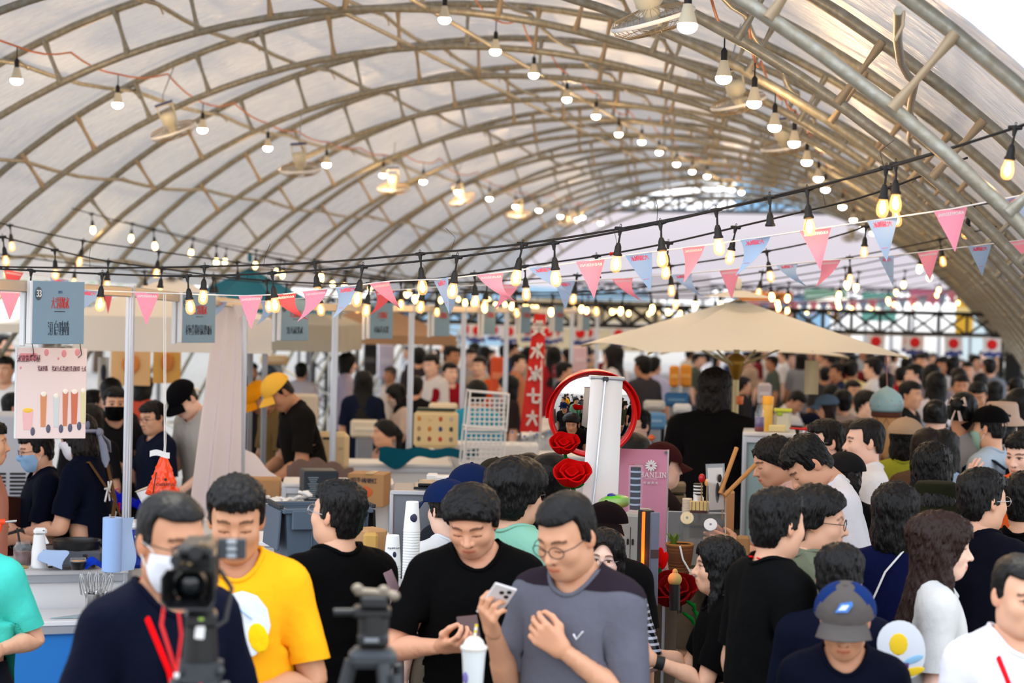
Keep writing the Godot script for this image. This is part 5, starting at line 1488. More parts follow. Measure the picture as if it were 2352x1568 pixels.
func flower(o: Node3D, c: Vector3, r: float, mat: Material) -> void:      # plush rose: cupped petals round an axis that leans to the viewer
	var tilt := Basis(Vector3(1, 0, 0), 0.55)
	for ring in [[0.34, 3, 1.30], [0.66, 4, 1.15], [1.0, 5, 0.95]]:
		for k in ring[1]:
			var m := MB.new()
			var a0: float = TAU * k / ring[1] + ring[0] * 5.0
			m.grid(func(u: float, v: float):
				var a: float = a0 + lerpf(-0.85, 0.85, u) * (4.2 / ring[1]) * 0.9
				var th: float = lerpf(0.35, 1.75, v) + 0.10 * cos(u * TAU)
				var rr: float = r * ring[0] * (0.95 + 0.05 * sin(u * PI) + 0.22 * pow(v, 5.0)) * (1.0 + 0.06 * (k % 2))
				return Vector3(sin(th) * cos(a) * rr, -cos(th) * rr * ring[2] - r * 0.15, sin(th) * sin(a) * rr), 10, 9, r * 0.10)
			part(o, "petal", m, mat, Transform3D(tilt, c))
func build_goods_center() -> void:
	var o: Node3D
	var m: MB
	var red := cloth(Color(0.70, 0.01, 0.015)); var green := cloth(Color(0.03, 0.36, 0.12))
	# convex mirror
	var pm := at(1362, 950, 9.6)
	o = thing("traffic_mirror", "round convex mirror in a red rim with a hooded top", "mirror", pm, facing(pm, 6.0)); o.rotation.x = 0.16
	var pts := []
	for k in 13:
		var t := k / 12.0
		pts.append(Vector2(0.0001 + 0.200 * t, 0.035 * (1.0 - t * t)))
	pts.reverse()
	m = MB.new(); m.lathe(pts, 48, Transform3D(Basis.from_euler(Vector3(PI / 2, 0, 0)), Vector3.ZERO)); part(o, "mirror_glass", m, M.mirror)
	m = MB.new(); m.lathe([Vector2(0.196, -0.01), Vector2(0.196, 0.012), Vector2(0.202, 0.020), Vector2(0.212, 0.016), Vector2(0.218, 0.0), Vector2(0.216, -0.03), Vector2(0.18, -0.045), Vector2(0.001, -0.05)], 56, Transform3D(Basis.from_euler(Vector3(PI / 2, 0, 0)), Vector3.ZERO)); part(o, "rim", m, M.red_gloss)
	m = MB.new(); m.grid(func(u: float, v: float):
		var a := lerpf(-0.12, PI + 0.12, u)
		var d: float = 0.105 * sin(clampf((u * 1.0), 0, 1) * PI)
		return Vector3(cos(a) * (0.217 + 0.012 * v), sin(a) * (0.217 + 0.012 * v), -0.005 + v * d), 40, 6, 0.005); part(o, "hood", m, M.red_gloss)
	m = MB.new(); m.tube([Vector3(0, -0.10, -0.06), Vector3(-0.02, -pm.y, -0.06)], 0.022, 12); part(o, "pole", m, M.red_gloss)
	# back of a roller banner
	o = thing("roller_banner", "white back of a tall narrow roller banner in front of the mirror", "banner", Vector3.ZERO)
	var q0 := at(1357, 868, 8.75); var q1 := at(1430, 872, 8.85); var q2 := at(1326, 1300, 8.7); var q3 := at(1412, 1310, 8.8)
	m = MB.new(); m.grid(func(u: float, v: float): return q0.lerp(q1, u).lerp(q2.lerp(q3, u), v) + Vector3(0, 0, 0.012 * sin(u * PI) + 0.004 * sin(u * 9.0)), 10, 10, 0.003); part(o, "sheet", m, M.white)
	m = MB.new(); m.tube([q0 + Vector3(-0.004, 0.004, 0.006), q1 + Vector3(0.006, 0.004, 0.006)], 0.010, 8); part(o, "top_bar", m, M.alu)
	m = MB.new(); m.tube([q0.lerp(q1, 0.5) + Vector3(0, 0.01, 0.03), q0.lerp(q1, 0.30).lerp(q2.lerp(q3, 0.30), 0.98) + Vector3(0, 0, 0.04)], 0.005, 8); part(o, "support_pole", m, M.alu)
	m = MB.new(); m.box(q0.lerp(q1, 0.5) + Vector3(0, 0.0, 0.025), Vector3(0.022, 0.022, 0.025), Basis(), 0.004); part(o, "clip", m, col(Color(0.15, 0.16, 0.18)))
	var ft := q2.lerp(q3, 0.5)
	m = MB.new(); m.box(Vector3(ft.x, 0.05, ft.z), Vector3(0.26, 0.1, 0.16), Basis(), 0.02); m.tube([Vector3(ft.x, 0.05, ft.z + 0.04), ft + Vector3(0, 0, 0.03)], 0.008, 6); part(o, "stand", m, M.alu_dark)
	# red plush roses
	var pr := at(1314, 1080, 8.6)
	o = thing("plush_rose", "red plush rose on a green stem left of the white roller banner", "plush flower", pr, facing(pr))
	flower(o, Vector3.ZERO, 0.066, red)
	m = MB.new(); m.tube([Vector3(0, -0.04, -0.02), Vector3(0.01, -0.10, -0.02), Vector3(-0.015, -0.16, -0.02), Vector3(0, -0.30, -0.03)], 0.010, 8); part(o, "stem", m, green)
	for s in [-1.0, 1.0]:
		m = MB.new(); m.ell(Vector3(s * 0.03, -0.065, 0.0), Vector3(0.026, 0.010, 0.014), Basis(Vector3(0, 0, 1), s * 0.4)); part(o, "sepal", m, green)
	pr = at(1296, 1012, 9.0)
	o = thing("plush_rose", "red plush rose at the lower left of the mirror glass", "plush flower", pr, facing(pr)); flower(o, Vector3.ZERO, 0.055, red)
	m = MB.new(); m.tube([Vector3(0, -0.03, -0.03), Vector3(0.03, -0.2, -0.05)], 0.008, 8); part(o, "stem", m, green)
	pr = at(1546, 1345, 8.85)
	o = thing("plush_rose", "large dark red plush rose beside the face of the woman in black", "plush flower", pr, facing(pr)); flower(o, Vector3.ZERO, 0.085, cloth(Color(0.42, 0.008, 0.012)))
	for q in [[Vector3(0.06, -0.06, 0.03), Vector3(0.10, -0.10, 0.03), 0.7], [Vector3(0.09, -0.10, 0.0), Vector3(0.11, -0.15, 0.02), -0.5], [Vector3(0.045, -0.11, 0.04), Vector3(0.10, -0.17, 0.03), 0.5]]:
		m = MB.new(); m.tube([q[0], q[0].lerp(q[1], 0.5) + Vector3(0.015, 0, 0), q[1]], [0.012, 0.022, 0.008], 10, true, 0.5); part(o, "leaf", m, green)
	pr = at(1517, 1282, 9.0)
	o = thing("plush_tulip", "bright red plush bud against the pink banner", "plush flower", pr, facing(pr))
	for s in [-1.0, 0.0, 1.0]:
		m = MB.new(); m.ell(Vector3(s * 0.016, 0.01 - absf(s) * 0.02, 0.01 * (1 - absf(s))), Vector3(0.017, 0.042, 0.015), Basis(Vector3(0, 0, 1), -s * 0.25)); part(o, "petal", m, cloth(Color(0.82, 0.02, 0.02)))
	m = MB.new(); m.tube([Vector3(0, -0.03, 0), Vector3(0, -0.2, 0)], 0.008, 8); part(o, "stem", m, green)
	pr = at(1550, 1330, 8.45)
	o = thing("plush_microphone", "black tube topped with a cream plush ball, held by the woman in black", "plush toy", pr, facing(pr))
	m = MB.new(); m.ell(Vector3.ZERO, Vector3(0.030, 0.030, 0.030)); m.ell(Vector3(0, 0.03, 0), Vector3(0.012, 0.016, 0.012)); part(o, "ball", m, cloth(Color(0.72, 0.62, 0.38)))
	m = MB.new(); m.tube([Vector3(0, -0.02, 0), Vector3(0.002, -0.13, 0)], 0.024, 14); part(o, "tube", m, M.black)
	# pink banner
	var b := bx(1420, 1031, 1530, 1330, 9.75, 0.02)
	o = thing("pink_banner", "pink standing banner with a white flower emblem", "banner", b[0], b[1])
	m = MB.new(); m.grid(func(u: float, v: float): return Vector3((u - 0.5) * b[2], b[3] * v, 0.006 * sin(u * 6.0)), 10, 10, 0.003); part(o, "sheet", m, std(Color(0.78, 0.52, 0.62), 0.7))
	var w: float = b[2]; var h: float = b[3]
	m = MB.new(); letters(m, "SHANLIN", 0.034, xf(Vector3(w * 0.16, h * 0.805, 0.010)), "Droid Serif", false)
	m.box(Vector3(w * 0.16, h * 0.775, 0.009), Vector3(0.06, 0.0015, 0.002)); glyphs(m, "杉林美水", 0.012, xf(Vector3(w * 0.16, h * 0.745, 0.009)), 0.10, 1.6); part(o, "lettering", m, M.white)
	m = MB.new()
	for k in 12:
		var a := TAU * k / 12.0
		m.ell(Vector3(w * 0.16 + 0.020 * cos(a), h * 0.875 + 0.020 * sin(a), 0.009), Vector3(0.010, 0.0045, 0.002), Basis(Vector3(0, 0, 1), a), 10, 5)
		m.ell(Vector3(w * 0.16 + 0.010 * cos(a + 0.26), h * 0.875 + 0.010 * sin(a + 0.26), 0.009), Vector3(0.005, 0.0025, 0.002), Basis(Vector3(0, 0, 1), a + 0.26), 8, 4)
	part(o, "emblem", m, M.white)
	m = MB.new(); m.tube([Vector3(w * 0.46, h - 0.01, 0.008), Vector3(w * 0.46, h - 0.012, 0.02)], 0.008, 10); part(o, "eyelet", m, M.alu_dark)
	m = MB.new(); m.tube([Vector3(w * 0.5, -b[0].y, -0.01), Vector3(w * 0.5, h, -0.01)], 0.008, 6); m.tube([Vector3(-w * 0.5, -b[0].y, -0.01), Vector3(-w * 0.5, h, -0.01)], 0.008, 6); part(o, "frame", m, M.alu)
	# locker-like machine, snacks, acrylic tower, screens
	o = crate("machine", "pale grey cabinet machine with two black latches", "cabinet", bx(1424, 1180, 1472, 1330, 8.75, 0.3, -10.0), std(Color(0.62, 0.63, 0.61), 0.5), "body", "", 0.012)
	for s in [-0.012, 0.010]:
		m = MB.new(); m.box(Vector3(s, 0.165, 0.003), Vector3(0.009, 0.026, 0.008), Basis(), 0.002); part(o, "latch", m, M.black)
	m = MB.new(); m.box(Vector3(-0.001, 0.12, 0.001), Vector3(0.002, 0.22, 0.004)); part(o, "door_gap", m, M.black)
	o = on("lime green snack packet lying on the cabinet machine", "snack_packet", "snack packet", 1412, 1168, 8.6)
	m = MB.new(); m.ell(Vector3(0, 0.03, 0), Vector3(0.072, 0.032, 0.05), Basis(Vector3(0, 0, 1), 0.08), 18, 10); part(o, "packet", m, col(Color(0.50, 0.66, 0.36), 0.3))
	m = MB.new(); m.ell(Vector3(0.0, 0.045, 0.022), Vector3(0.045, 0.014, 0.02)); part(o, "label_print", m, col(Color(0.30, 0.70, 0.06), 0.3))
	m = MB.new(); m.ell(Vector3(-0.015, 0.058, 0.01), Vector3(0.02, 0.010, 0.02)); part(o, "blue_print", m, col(Color(0.05, 0.12, 0.5), 0.3))
	o = on("clear acrylic tower with a dark blue checked roll inside", "acrylic_tower", "display tower", 1458, 1176, 8.5)
	m = MB.new(); m.box(Vector3(0, 0.102, 0), Vector3(0.060, 0.204, 0.05), Basis(), 0.003); part(o, "case", m, M.acrylic)
	m = MB.new(); m.lathe([Vector2(0.001, 0.012), Vector2(0.022, 0.012), Vector2(0.022, 0.192), Vector2(0.001, 0.192)], 20); part(o, "roll", m, cloth(Color(0.05, 0.09, 0.16)))
	for k in 6:
		m = MB.new(); m.lathe([Vector2(0.0225, 0.03 + 0.028 * k), Vector2(0.0232, 0.034 + 0.028 * k), Vector2(0.0225, 0.038 + 0.028 * k)], 20); part(o, "check_stripe", m, col(Color(0.55, 0.62, 0.70)))
	b = bx(1469, 1172, 1496, 1380, 8.45, 0.03, 30.0)
	o = thing("display_screen", "tall dark display with a glowing orange edge beside the pink banner", "screen", b[0], b[1])
	m = MB.new(); m.box(Vector3(0.01, b[3] * 0.5, -0.02), Vector3(0.05, b[3], 0.06), Basis(), 0.004); part(o, "body", m, M.black)
	m = MB.new(); m.box(Vector3(-0.018, b[3] * 0.5, 0.008), Vector3(0.012, b[3] * 0.98, 0.01), Basis(), 0.002); part(o, "light_edge", m, glow(Color(1.0, 0.36, 0.05), 1.2))
	var ol := OmniLight3D.new(); ol.name = "edge_light"; ol.light_color = Color(1.0, 0.4, 0.08); ol.light_energy = 0.02; ol.light_size = 0.04; ol.omni_range = 30.0; ol.omni_attenuation = 2.0; ol.shadow_enabled = true
	ol.position = Vector3(-0.03, b[3] * 0.5, 0.04); o.add_child(ol)
	b = bx(1492, 1176, 1512, 1392, 8.2, 0.02, 20.0)
	o = thing("grey_board", "narrow grey side board in front of the dark display", "panel", b[0], b[1])
	m = MB.new(); m.box(Vector3(0, b[3] * 0.5, 0), Vector3(b[2] * 1.05, b[3], 0.014), Basis(), 0.003); part(o, "panel", m, std(Color(0.40, 0.41, 0.47), 0.4))
	m = MB.new(); m.box(Vector3(0, b[3] * 0.56, 0.008), Vector3(b[2], b[3] * 0.09, 0.003)); part(o, "picture", m, col(Color(0.25, 0.16, 0.16)))
	m = MB.new(); m.box(Vector3(0, -b[0].y * 0.5, 0), Vector3(0.02, b[0].y, 0.02)); part(o, "stand", m, M.alu_dark)
func build_goods_right() -> void:
	var o: Node3D
	var m: MB
	# woven basket with a plant
	o = on("brown woven basket with a pale handle behind the plush rose", "basket", "basket", 1560, 1318, 9.3)
	lathe_part(o, "basket", [[0.001, 0.0], [0.045, 0.0], [0.060, 0.08], [0.064, 0.135], [0.058, 0.13], [0.05, 0.02]], std(Color(0.38, 0.20, 0.05), 0.7), 26)
	for k in 9:
		m = MB.new(); var t := 0.012 + 0.0145 * k; var rr := 0.047 + 0.018 * (t / 0.135)
		m.lathe([Vector2(rr, t), Vector2(rr + 0.0025, t + 0.006), Vector2(rr, t + 0.012)], 24); part(o, "weave_band", m, std(Color(0.46, 0.25, 0.07), 0.7))
	m = MB.new(); m.lathe([Vector2(0.060, 0.13), Vector2(0.068, 0.138), Vector2(0.064, 0.146), Vector2(0.056, 0.140)], 26); part(o, "rim", m, std(Color(0.60, 0.40, 0.16), 0.7))
	m = MB.new(); m.tube([Vector3(0.0, 0.14, 0.066), Vector3(0.015, 0.08, 0.075), Vector3(0.05, 0.02, 0.06)], 0.005, 6); part(o, "handle", m, M.paper)
	for k in 6:
		m = MB.new(); m.tube([Vector3(-0.03, 0.12, 0), Vector3(-0.03 + 0.02 * cos(k), 0.17, 0.02 * sin(k)), Vector3(-0.03 + 0.035 * cos(k), 0.19, 0.035 * sin(k))], [0.006, 0.009, 0.002], 6, true, 0.4); part(o, "leaf", m, col(Color(0.35, 0.45, 0.10)))
	# sloping acrylic case
	var b := bx(1532, 1178, 1665, 1330, 9.6, 0.2)
	o = thing("acrylic_case", "clear sloping acrylic case with white spools behind the woman in black", "display case", b[0], b[1])
	m = MB.new()
	m.box(Vector3(0.0, b[3] * 0.62, 0.0), Vector3(b[2], 0.004, 0.30), Basis(Vector3(1, 0, 0), 0.9)); m.box(Vector3(b[2] * 0.5, b[3] * 0.5, -0.1), Vector3(0.004, b[3], 0.24)); m.box(Vector3(-b[2] * 0.5, b[3] * 0.5, -0.1), Vector3(0.004, b[3], 0.24))
	part(o, "panes", m, M.acrylic)
	m = MB.new(); m.box(Vector3(0, b[3] * 0.03, -0.1), Vector3(b[2], 0.02, 0.25)); part(o, "tray", m, std(Color(0.62, 0.62, 0.60), 0.4))
	m = MB.new(); m.tube([Vector3(-b[2] * 0.5, b[3] * 0.38, 0.13), Vector3(-b[2] * 0.5, b[3] * 0.98, -0.1), Vector3(b[2] * 0.5, b[3] * 0.98, -0.1)], 0.003, 5); m.tube([Vector3(b[2] * 0.5, b[3] * 0.38, 0.13), Vector3(b[2] * 0.5, b[3] * 0.98, -0.1)], 0.003, 5); part(o, "edge", m, M.alu)
	for q in [[1632, 1205, "white round spool on the acrylic case"], [1578, 1190, "cream oval lid on the acrylic case"]]:
		var p := at(q[0], q[1], 9.45); var s := thing("spool", q[2], "spool", p, facing(p))
		m = MB.new(); m.lathe([Vector2(0.001, 0.008), Vector2(0.030, 0.008), Vector2(0.032, 0.004), Vector2(0.032, 0), Vector2(0.001, 0)], 26, Transform3D(Basis(Vector3(1, 0, 0), PI / 2 - 0.5), Vector3.ZERO)); part(s, "disc", m, M.white if q[0] > 1600 else std(Color(0.85, 0.78, 0.62)))
		m = MB.new(); m.lathe([Vector2(0.001, 0.010), Vector2(0.006, 0.010), Vector2(0.006, 0.006)], 12, Transform3D(Basis(Vector3(1, 0, 0), PI / 2 - 0.5), Vector3.ZERO)); part(s, "hole", m, M.alu_dark)
	# things on the case
	for q in [[1578, 1178, 9, 0.024, "stack of cream paper cups on the acrylic case"], [1603, 1140, 8, 0.023, "stack of black and white striped cups on the display shelf"]]:
		o = on(q[4], "cup_stack", "paper cups", q[0], q[1], 9.7)
		for k in q[2]:
			m = MB.new(); m.lathe([Vector2(q[3], 0.008 * k), Vector2(q[3] + 0.001, 0.008 * k + 0.003), Vector2(q[3], 0.008 * k + 0.004), Vector2(q[3] - 0.001, 0.008 * k + 0.008), Vector2(0.001, 0.008 * k + 0.008)], 16); part(o, "cup_rim", m, (M.paper if k % 2 == 0 else M.black) if q[0] > 1590 else std(Color(0.86, 0.80, 0.70)))
	o = crate("tissue_box", "plaid tissue box with a brown base on the display shelf", "tissue box", bx(1585, 1152, 1628, 1178, 9.55, 0.06), std(Color(0.84, 0.72, 0.46), 0.7), "box", "", 0.003)
	m = MB.new(); m.box(Vector3(0, 0.006, -0.03), Vector3(0.092, 0.013, 0.063)); part(o, "base", m, col(Color(0.25, 0.09, 0.05)))
	for k in 5:
		m = MB.new(); m.box(Vector3(-0.036 + 0.018 * k, 0.034, 0.001), Vector3(0.0025, 0.042, 0.002)); part(o, "plaid_line", m, col(Color(0.16, 0.14, 0.12)))
	m = MB.new(); m.grid(func(u: float, v: float): return Vector3(0.05 * (u - 0.6), 0.055 + 0.035 * v * (1.0 - 0.5 * u), -0.03 + 0.02 * sin(u * 5.0)), 6, 5, 0.001); part(o, "tissue", m, M.paper)
	o = on("clear acrylic sign stand with dark pictures on the display shelf", "sign_stand", "sign stand", 1643, 1180, 9.5, "", 40.0)
	m = MB.new(); m.box(Vector3(0, 0.12, 0), Vector3(0.115, 0.24, 0.003), Basis(Vector3(1, 0, 0), -0.1)); part(o, "pane", m, M.acrylic)
	m = MB.new(); m.box(Vector3(0.005, 0.12, -0.006), Vector3(0.09, 0.20, 0.002), Basis(Vector3(1, 0, 0), -0.1)); part(o, "sheet", m, std(Color(0.75, 0.70, 0.66), 0.5))
	m = MB.new(); m.ell(Vector3(0.01, 0.10, 0.0), Vector3(0.012, 0.05, 0.006)); m.ell(Vector3(0.022, 0.17, 0.0), Vector3(0.012, 0.02, 0.006)); part(o, "picture", m, col(Color(0.08, 0.05, 0.07)))
	for q in [[1612, 1098, "b8141a", "red", 0.016], [1624, 1108, "e8a23a", "orange", 0.013], [1660, 1140, "c81430", "crimson", 0.014]]:
		o = on("small %s plush fruit on a stick at the acrylic stand" % q[3], "plush_fruit", "plush toy", q[0], q[1], 9.55)
		m = MB.new(); m.ell(Vector3.ZERO, Vector3(q[4], q[4] * 1.4, q[4])); part(o, "fruit", m, col(hexc(q[2]), 0.4)); m = MB.new(); m.tube([Vector3(0, -0.02, 0), Vector3(0, -0.11, 0)], 0.003, 5); part(o, "stick", m, std(Color(0.62, 0.48, 0.26)))
	for q in [[[1692, 1028], [1668, 1094], "upright wooden stick before the woman in black"], [[1734, 1068], [1690, 1112], "slanting wooden stick before the woman in black"]]:
		m = MB.new(); m.tube([at(q[0][0], q[0][1], 9.6), at(q[1][0] * 1.6 - q[0][0] * 0.6, q[1][1] * 1.6 - q[0][1] * 0.6, 9.5)], 0.011, 8); solo("wooden_stick", m, std(Color(0.72, 0.50, 0.26), 0.6), q[2], "stick")
	crate("paper_bag", "brown paper bag with a white handle right of the acrylic case", "bag", bx(1690, 1232, 1722, 1310, 9.0, 0.06), std(Color(0.58, 0.42, 0.24), 0.8))
	crate("carton", "tan carton standing behind the acrylic case", "carton", bx(1664, 1128, 1686, 1240, 10.0, 0.1), M.card)
	for k in 3: crate("storage_box", ["uppermost taupe storage box behind the display shelf", "middle taupe storage box behind the display shelf", "lowest taupe storage box behind the display shelf"][k], "box", bx(1530, 1112 + 26 * k, 1575, 1134 + 26 * k, 11.0, 0.2), std(Color(0.42, 0.36, 0.27), 0.6))
	# drinks counter under the parasol
	var a := at(1712, 992, 12.4); var c := at(1822, 995, 12.4); var mid := (a + c) * 0.5
	o = counter("pale blue drinks counter under the cream parasol", Vector3(mid.x, 0, mid.z), facing(mid), a.distance_to(c), mid.y, 0.4, std(Color(0.55, 0.66, 0.68), 0.5))
	o = on("tall bottle of purple layered drink on the drinks counter", "drink_bottle", "bottle", 1744, 991, 12.2)
	lathe_part(o, "drink", [[0.001, 0.003], [0.027, 0.003], [0.028, 0.09], [0.001, 0.09]], col(Color(0.30, 0.16, 0.45), 0.3)); lathe_part(o, "bottom_layer", [[0.001, 0.001], [0.0285, 0.001], [0.0285, 0.03]], col(Color(0.55, 0.10, 0.12), 0.3))
	lathe_part(o, "bottle", [[0.029, 0.0], [0.030, 0.11], [0.018, 0.145], [0.015, 0.165], [0.001, 0.166]], M.acrylic)
	o = on("tall yellow canister behind the purple drink", "canister", "canister", 1762, 990, 12.45)
	lathe_part(o, "body", [[0.001, 0], [0.032, 0], [0.034, 0.20], [0.001, 0.20]], col(Color(0.92, 0.72, 0.28), 0.4)); lathe_part(o, "lid", [[0.036, 0.17], [0.036, 0.215], [0.03, 0.22], [0.001, 0.22]], col(Color(0.98, 0.68, 0.02), 0.4))
	o = on("translucent tub with a lime green lid on the drinks counter", "lime_tub", "tub", 1797, 992, 12.5)
	m = MB.new(); m.box(Vector3(0, 0.065, 0), Vector3(0.10, 0.13, 0.10), Basis(), 0.015); part(o, "tub", m, std(Color(0.82, 0.80, 0.70), 0.4)); m = MB.new(); m.box(Vector3(0, 0.138, 0), Vector3(0.115, 0.02, 0.115), Basis(), 0.006); part(o, "lid", m, col(Color(0.76, 0.80, 0.18), 0.4))
	m = MB.new(); m.box(Vector3(-0.02, 0.115, 0.052), Vector3(0.035, 0.02, 0.012), Basis(), 0.004); part(o, "clasp", m, col(Color(0.60, 0.74, 0.02), 0.4))
	o = on("small cream carton before the yellow canister", "cream_box", "box", 1785, 992, 12.1); m = MB.new(); m.box(Vector3(0, 0.022, 0), Vector3(0.10, 0.04, 0.05), Basis(), 0.004); part(o, "box", m, std(Color(0.90, 0.82, 0.58)))
	o = on("red ladle lying right of the lime tub", "ladle", "ladle", 1840, 985, 12.1)
	m = MB.new(); m.tube([Vector3(-0.07, 0.004, 0), Vector3(0.01, 0, 0), Vector3(0.07, 0, 0)], [0.005, 0.008, 0.016], 8); part(o, "handle", m, M.red_gloss)
	o = on("steel cylinder pot under the red ladle", "steel_pot", "pot", 1848, 1032, 12.2); lathe_part(o, "pot", [[0.001, 0], [0.034, 0], [0.034, 0.12], [0.001, 0.12]], M.steel)
	o = on("orange glowing tumbler behind the shoulder of the woman in black", "tumbler", "tumbler", 1699, 928, 13.4); lathe_part(o, "tumbler", [[0.001, 0], [0.022, 0], [0.026, 0.055], [0.001, 0.055]], col(Color(0.95, 0.50, 0.25), 0.4))
	m = MB.new(); m.grid(func(u: float, v: float): return Vector3(0.095 * (u - 0.5), -0.24 * v, 0.01 * sin(u * 5.0 + v)), 6, 8, 0.008); solo("towel", m, cloth(Color(0.84, 0.77, 0.62)), "cream towel hanging from the parasol edge left of the crowd", "towel", xf(at(1865, 828, 14.2), facing(at(1865, 828, 14.2))))
	# giant ice cream cone
	var ip := at(2036, 945, 13.8)
	o = thing("ice_cream_sign", "giant hanging ice cream with a pale blue scoop and waffle cone", "sign", ip, facing(ip))
	lathe_part(o, "scoop", [[0.001, 0.182], [0.012, 0.172], [0.05, 0.155], [0.098, 0.115], [0.118, 0.07], [0.118, 0.045], [0.112, 0.02], [0.104, 0.0], [0.001, 0.0]], std(Color(0.62, 0.76, 0.78), 0.6), 32)
	lathe_part(o, "wafer_rim", [[0.001, 0.002], [0.100, 0.002], [0.106, -0.01], [0.104, -0.032], [0.096, -0.038], [0.001, -0.038]], std(Color(0.36, 0.16, 0.07), 0.7), 30)
	lathe_part(o, "cone", [[0.092, -0.038], [0.088, -0.06], [0.045, -0.24], [0.012, -0.33], [0.001, -0.335]], std(Color(0.80, 0.60, 0.38), 0.7), 28)
	for k in 8:
		for s in [-1.0, 1.0]:
			m = MB.new()
			var pts := []
			for j in 9:
				var t := j / 8.0
				var rr := lerpf(0.092, 0.012, t)
				var an: float = TAU * k / 8.0 + s * t * 1.6
				pts.append(Vector3(cos(an) * rr, -0.042 - 0.285 * t, sin(an) * rr))
			m.tube(pts, 0.0028, 5); part(o, "waffle_line", m, col(Color(0.50, 0.30, 0.14)))
	var sr := RandomNumberGenerator.new(); sr.seed = 9
	for k in 26:
		var an := sr.randf() * PI; var yy := 0.03 + sr.randf() * 0.11
		var rr: float = 0.1185 if yy < 0.075 else lerpf(0.118, 0.055, (yy - 0.075) / 0.075)
		m = MB.new(); m.ell(Vector3(cos(an) * rr, yy, sin(an) * rr), Vector3(0.0025, 0.006, 0.0025), Basis(Vector3(0, 0, 1), sr.randf() * 3.0), 6, 4); part(o, "sprinkle", m, col([Color(0.25, 0.22, 0.24), Color(0.9, 0.75, 0.5), Color(0.8, 0.5, 0.55)][k % 3]))
	var topc: Vector3 = o.transform.affine_inverse() * at(2036, 812, 13.8)
	m = MB.new(); m.tube([Vector3(0, 0.175, 0), topc], 0.005, 6); part(o, "string", m, col(Color(0.62, 0.42, 0.40)))
	# things deep in the middle
	for q in [[1537, 840, 1560, 888, 21.0, "d98a1c", "left orange-yellow chair back under the rear parasol"], [1562, 838, 1588, 888, 21.2, "d9901c", "right orange-yellow chair back under the rear parasol"], [1526, 902, 1582, 934, 18.0, "1c5f94", "blue plastic crate in the aisle behind the bending figure"], [1546, 928, 1588, 950, 17.0, "c9cdd0", "white appliance with a round blue dial beside the blue crate"], [1478, 920, 1528, 942, 17.5, "b9b8b4", "grey flat case left of the blue crate"], [1470, 948, 1530, 985, 16.5, "4f86b4", "blue stall board right of the mirror"],
		[1126, 820, 1158, 905, 21.0, "d04a12", "bright orange standing board left of the tall post"], [1268, 838, 1285, 868, 24.0, "7a1420", "dark red bag behind the red banner"], [1316, 795, 1348, 858, 26.0, "e6c6d0", "pink and white poster panel above the mirror"], [655, 905, 730, 1000, 17.5, "c9bda8", "clear-walled food warmer behind the yellow caps"], [700, 935, 716, 990, 17.0, "b5b8bb", "slim grey stand behind the food warmer"], [805, 965, 870, 1005, 18.5, "d8cdb8", "cream folding chair back near the seated woman"], [985, 926, 1052, 948, 18.0, "e4d4b4", "cream cushion above the canvas bag"], [1740, 880, 1772, 930, 16.0, "b7adb2", "pale grey box behind the yellow canister"], [1488, 1000, 1505, 1012, 13.0, "e0601c", "orange bowl behind the mirror"],
		[795, 735, 812, 790, 24.0, "5a5a44", "framed poster beside the tan canopy"], [835, 790, 866, 862, 27.0, "2a2c2e", "black board under the tan canopy"], [868, 790, 905, 870, 27.5, "cfc8dc", "lilac banner under the tan canopy"], [598, 815, 662, 838, 24.5, "c8a878", "cardboard sign under the grey canopy"]]:
		o = crate("box" if not "chair" in q[6] else "chair", q[6], "chair" if "chair" in q[6] else ("board" if "board" in q[6] or "panel" in q[6] or "banner" in q[6] or "poster" in q[6] else "box"), bx(q[0], q[1], q[2], q[3], q[4], 0.12), std(hexc(q[5]), 0.6), "body", "", 0.02)
		var w: float = (q[2] - q[0]) / F * q[4]; var h: float = (q[3] - q[1]) / F * q[4]
		m = MB.new(); m.box(Vector3(0, h * 0.5, 0.004), Vector3(w * 0.7, h * 0.18, 0.012), Basis(), 0.003); part(o, "front_panel", m, std(hexc(q[5]).lightened(0.3), 0.6))
		if o.position.y > 0.9:
			m = MB.new(); m.box(Vector3(0, -o.position.y * 0.5, -0.06), Vector3(w * 0.6, o.position.y, 0.1), Basis(), 0.01); part(o, "stand", m, M.alu_dark)
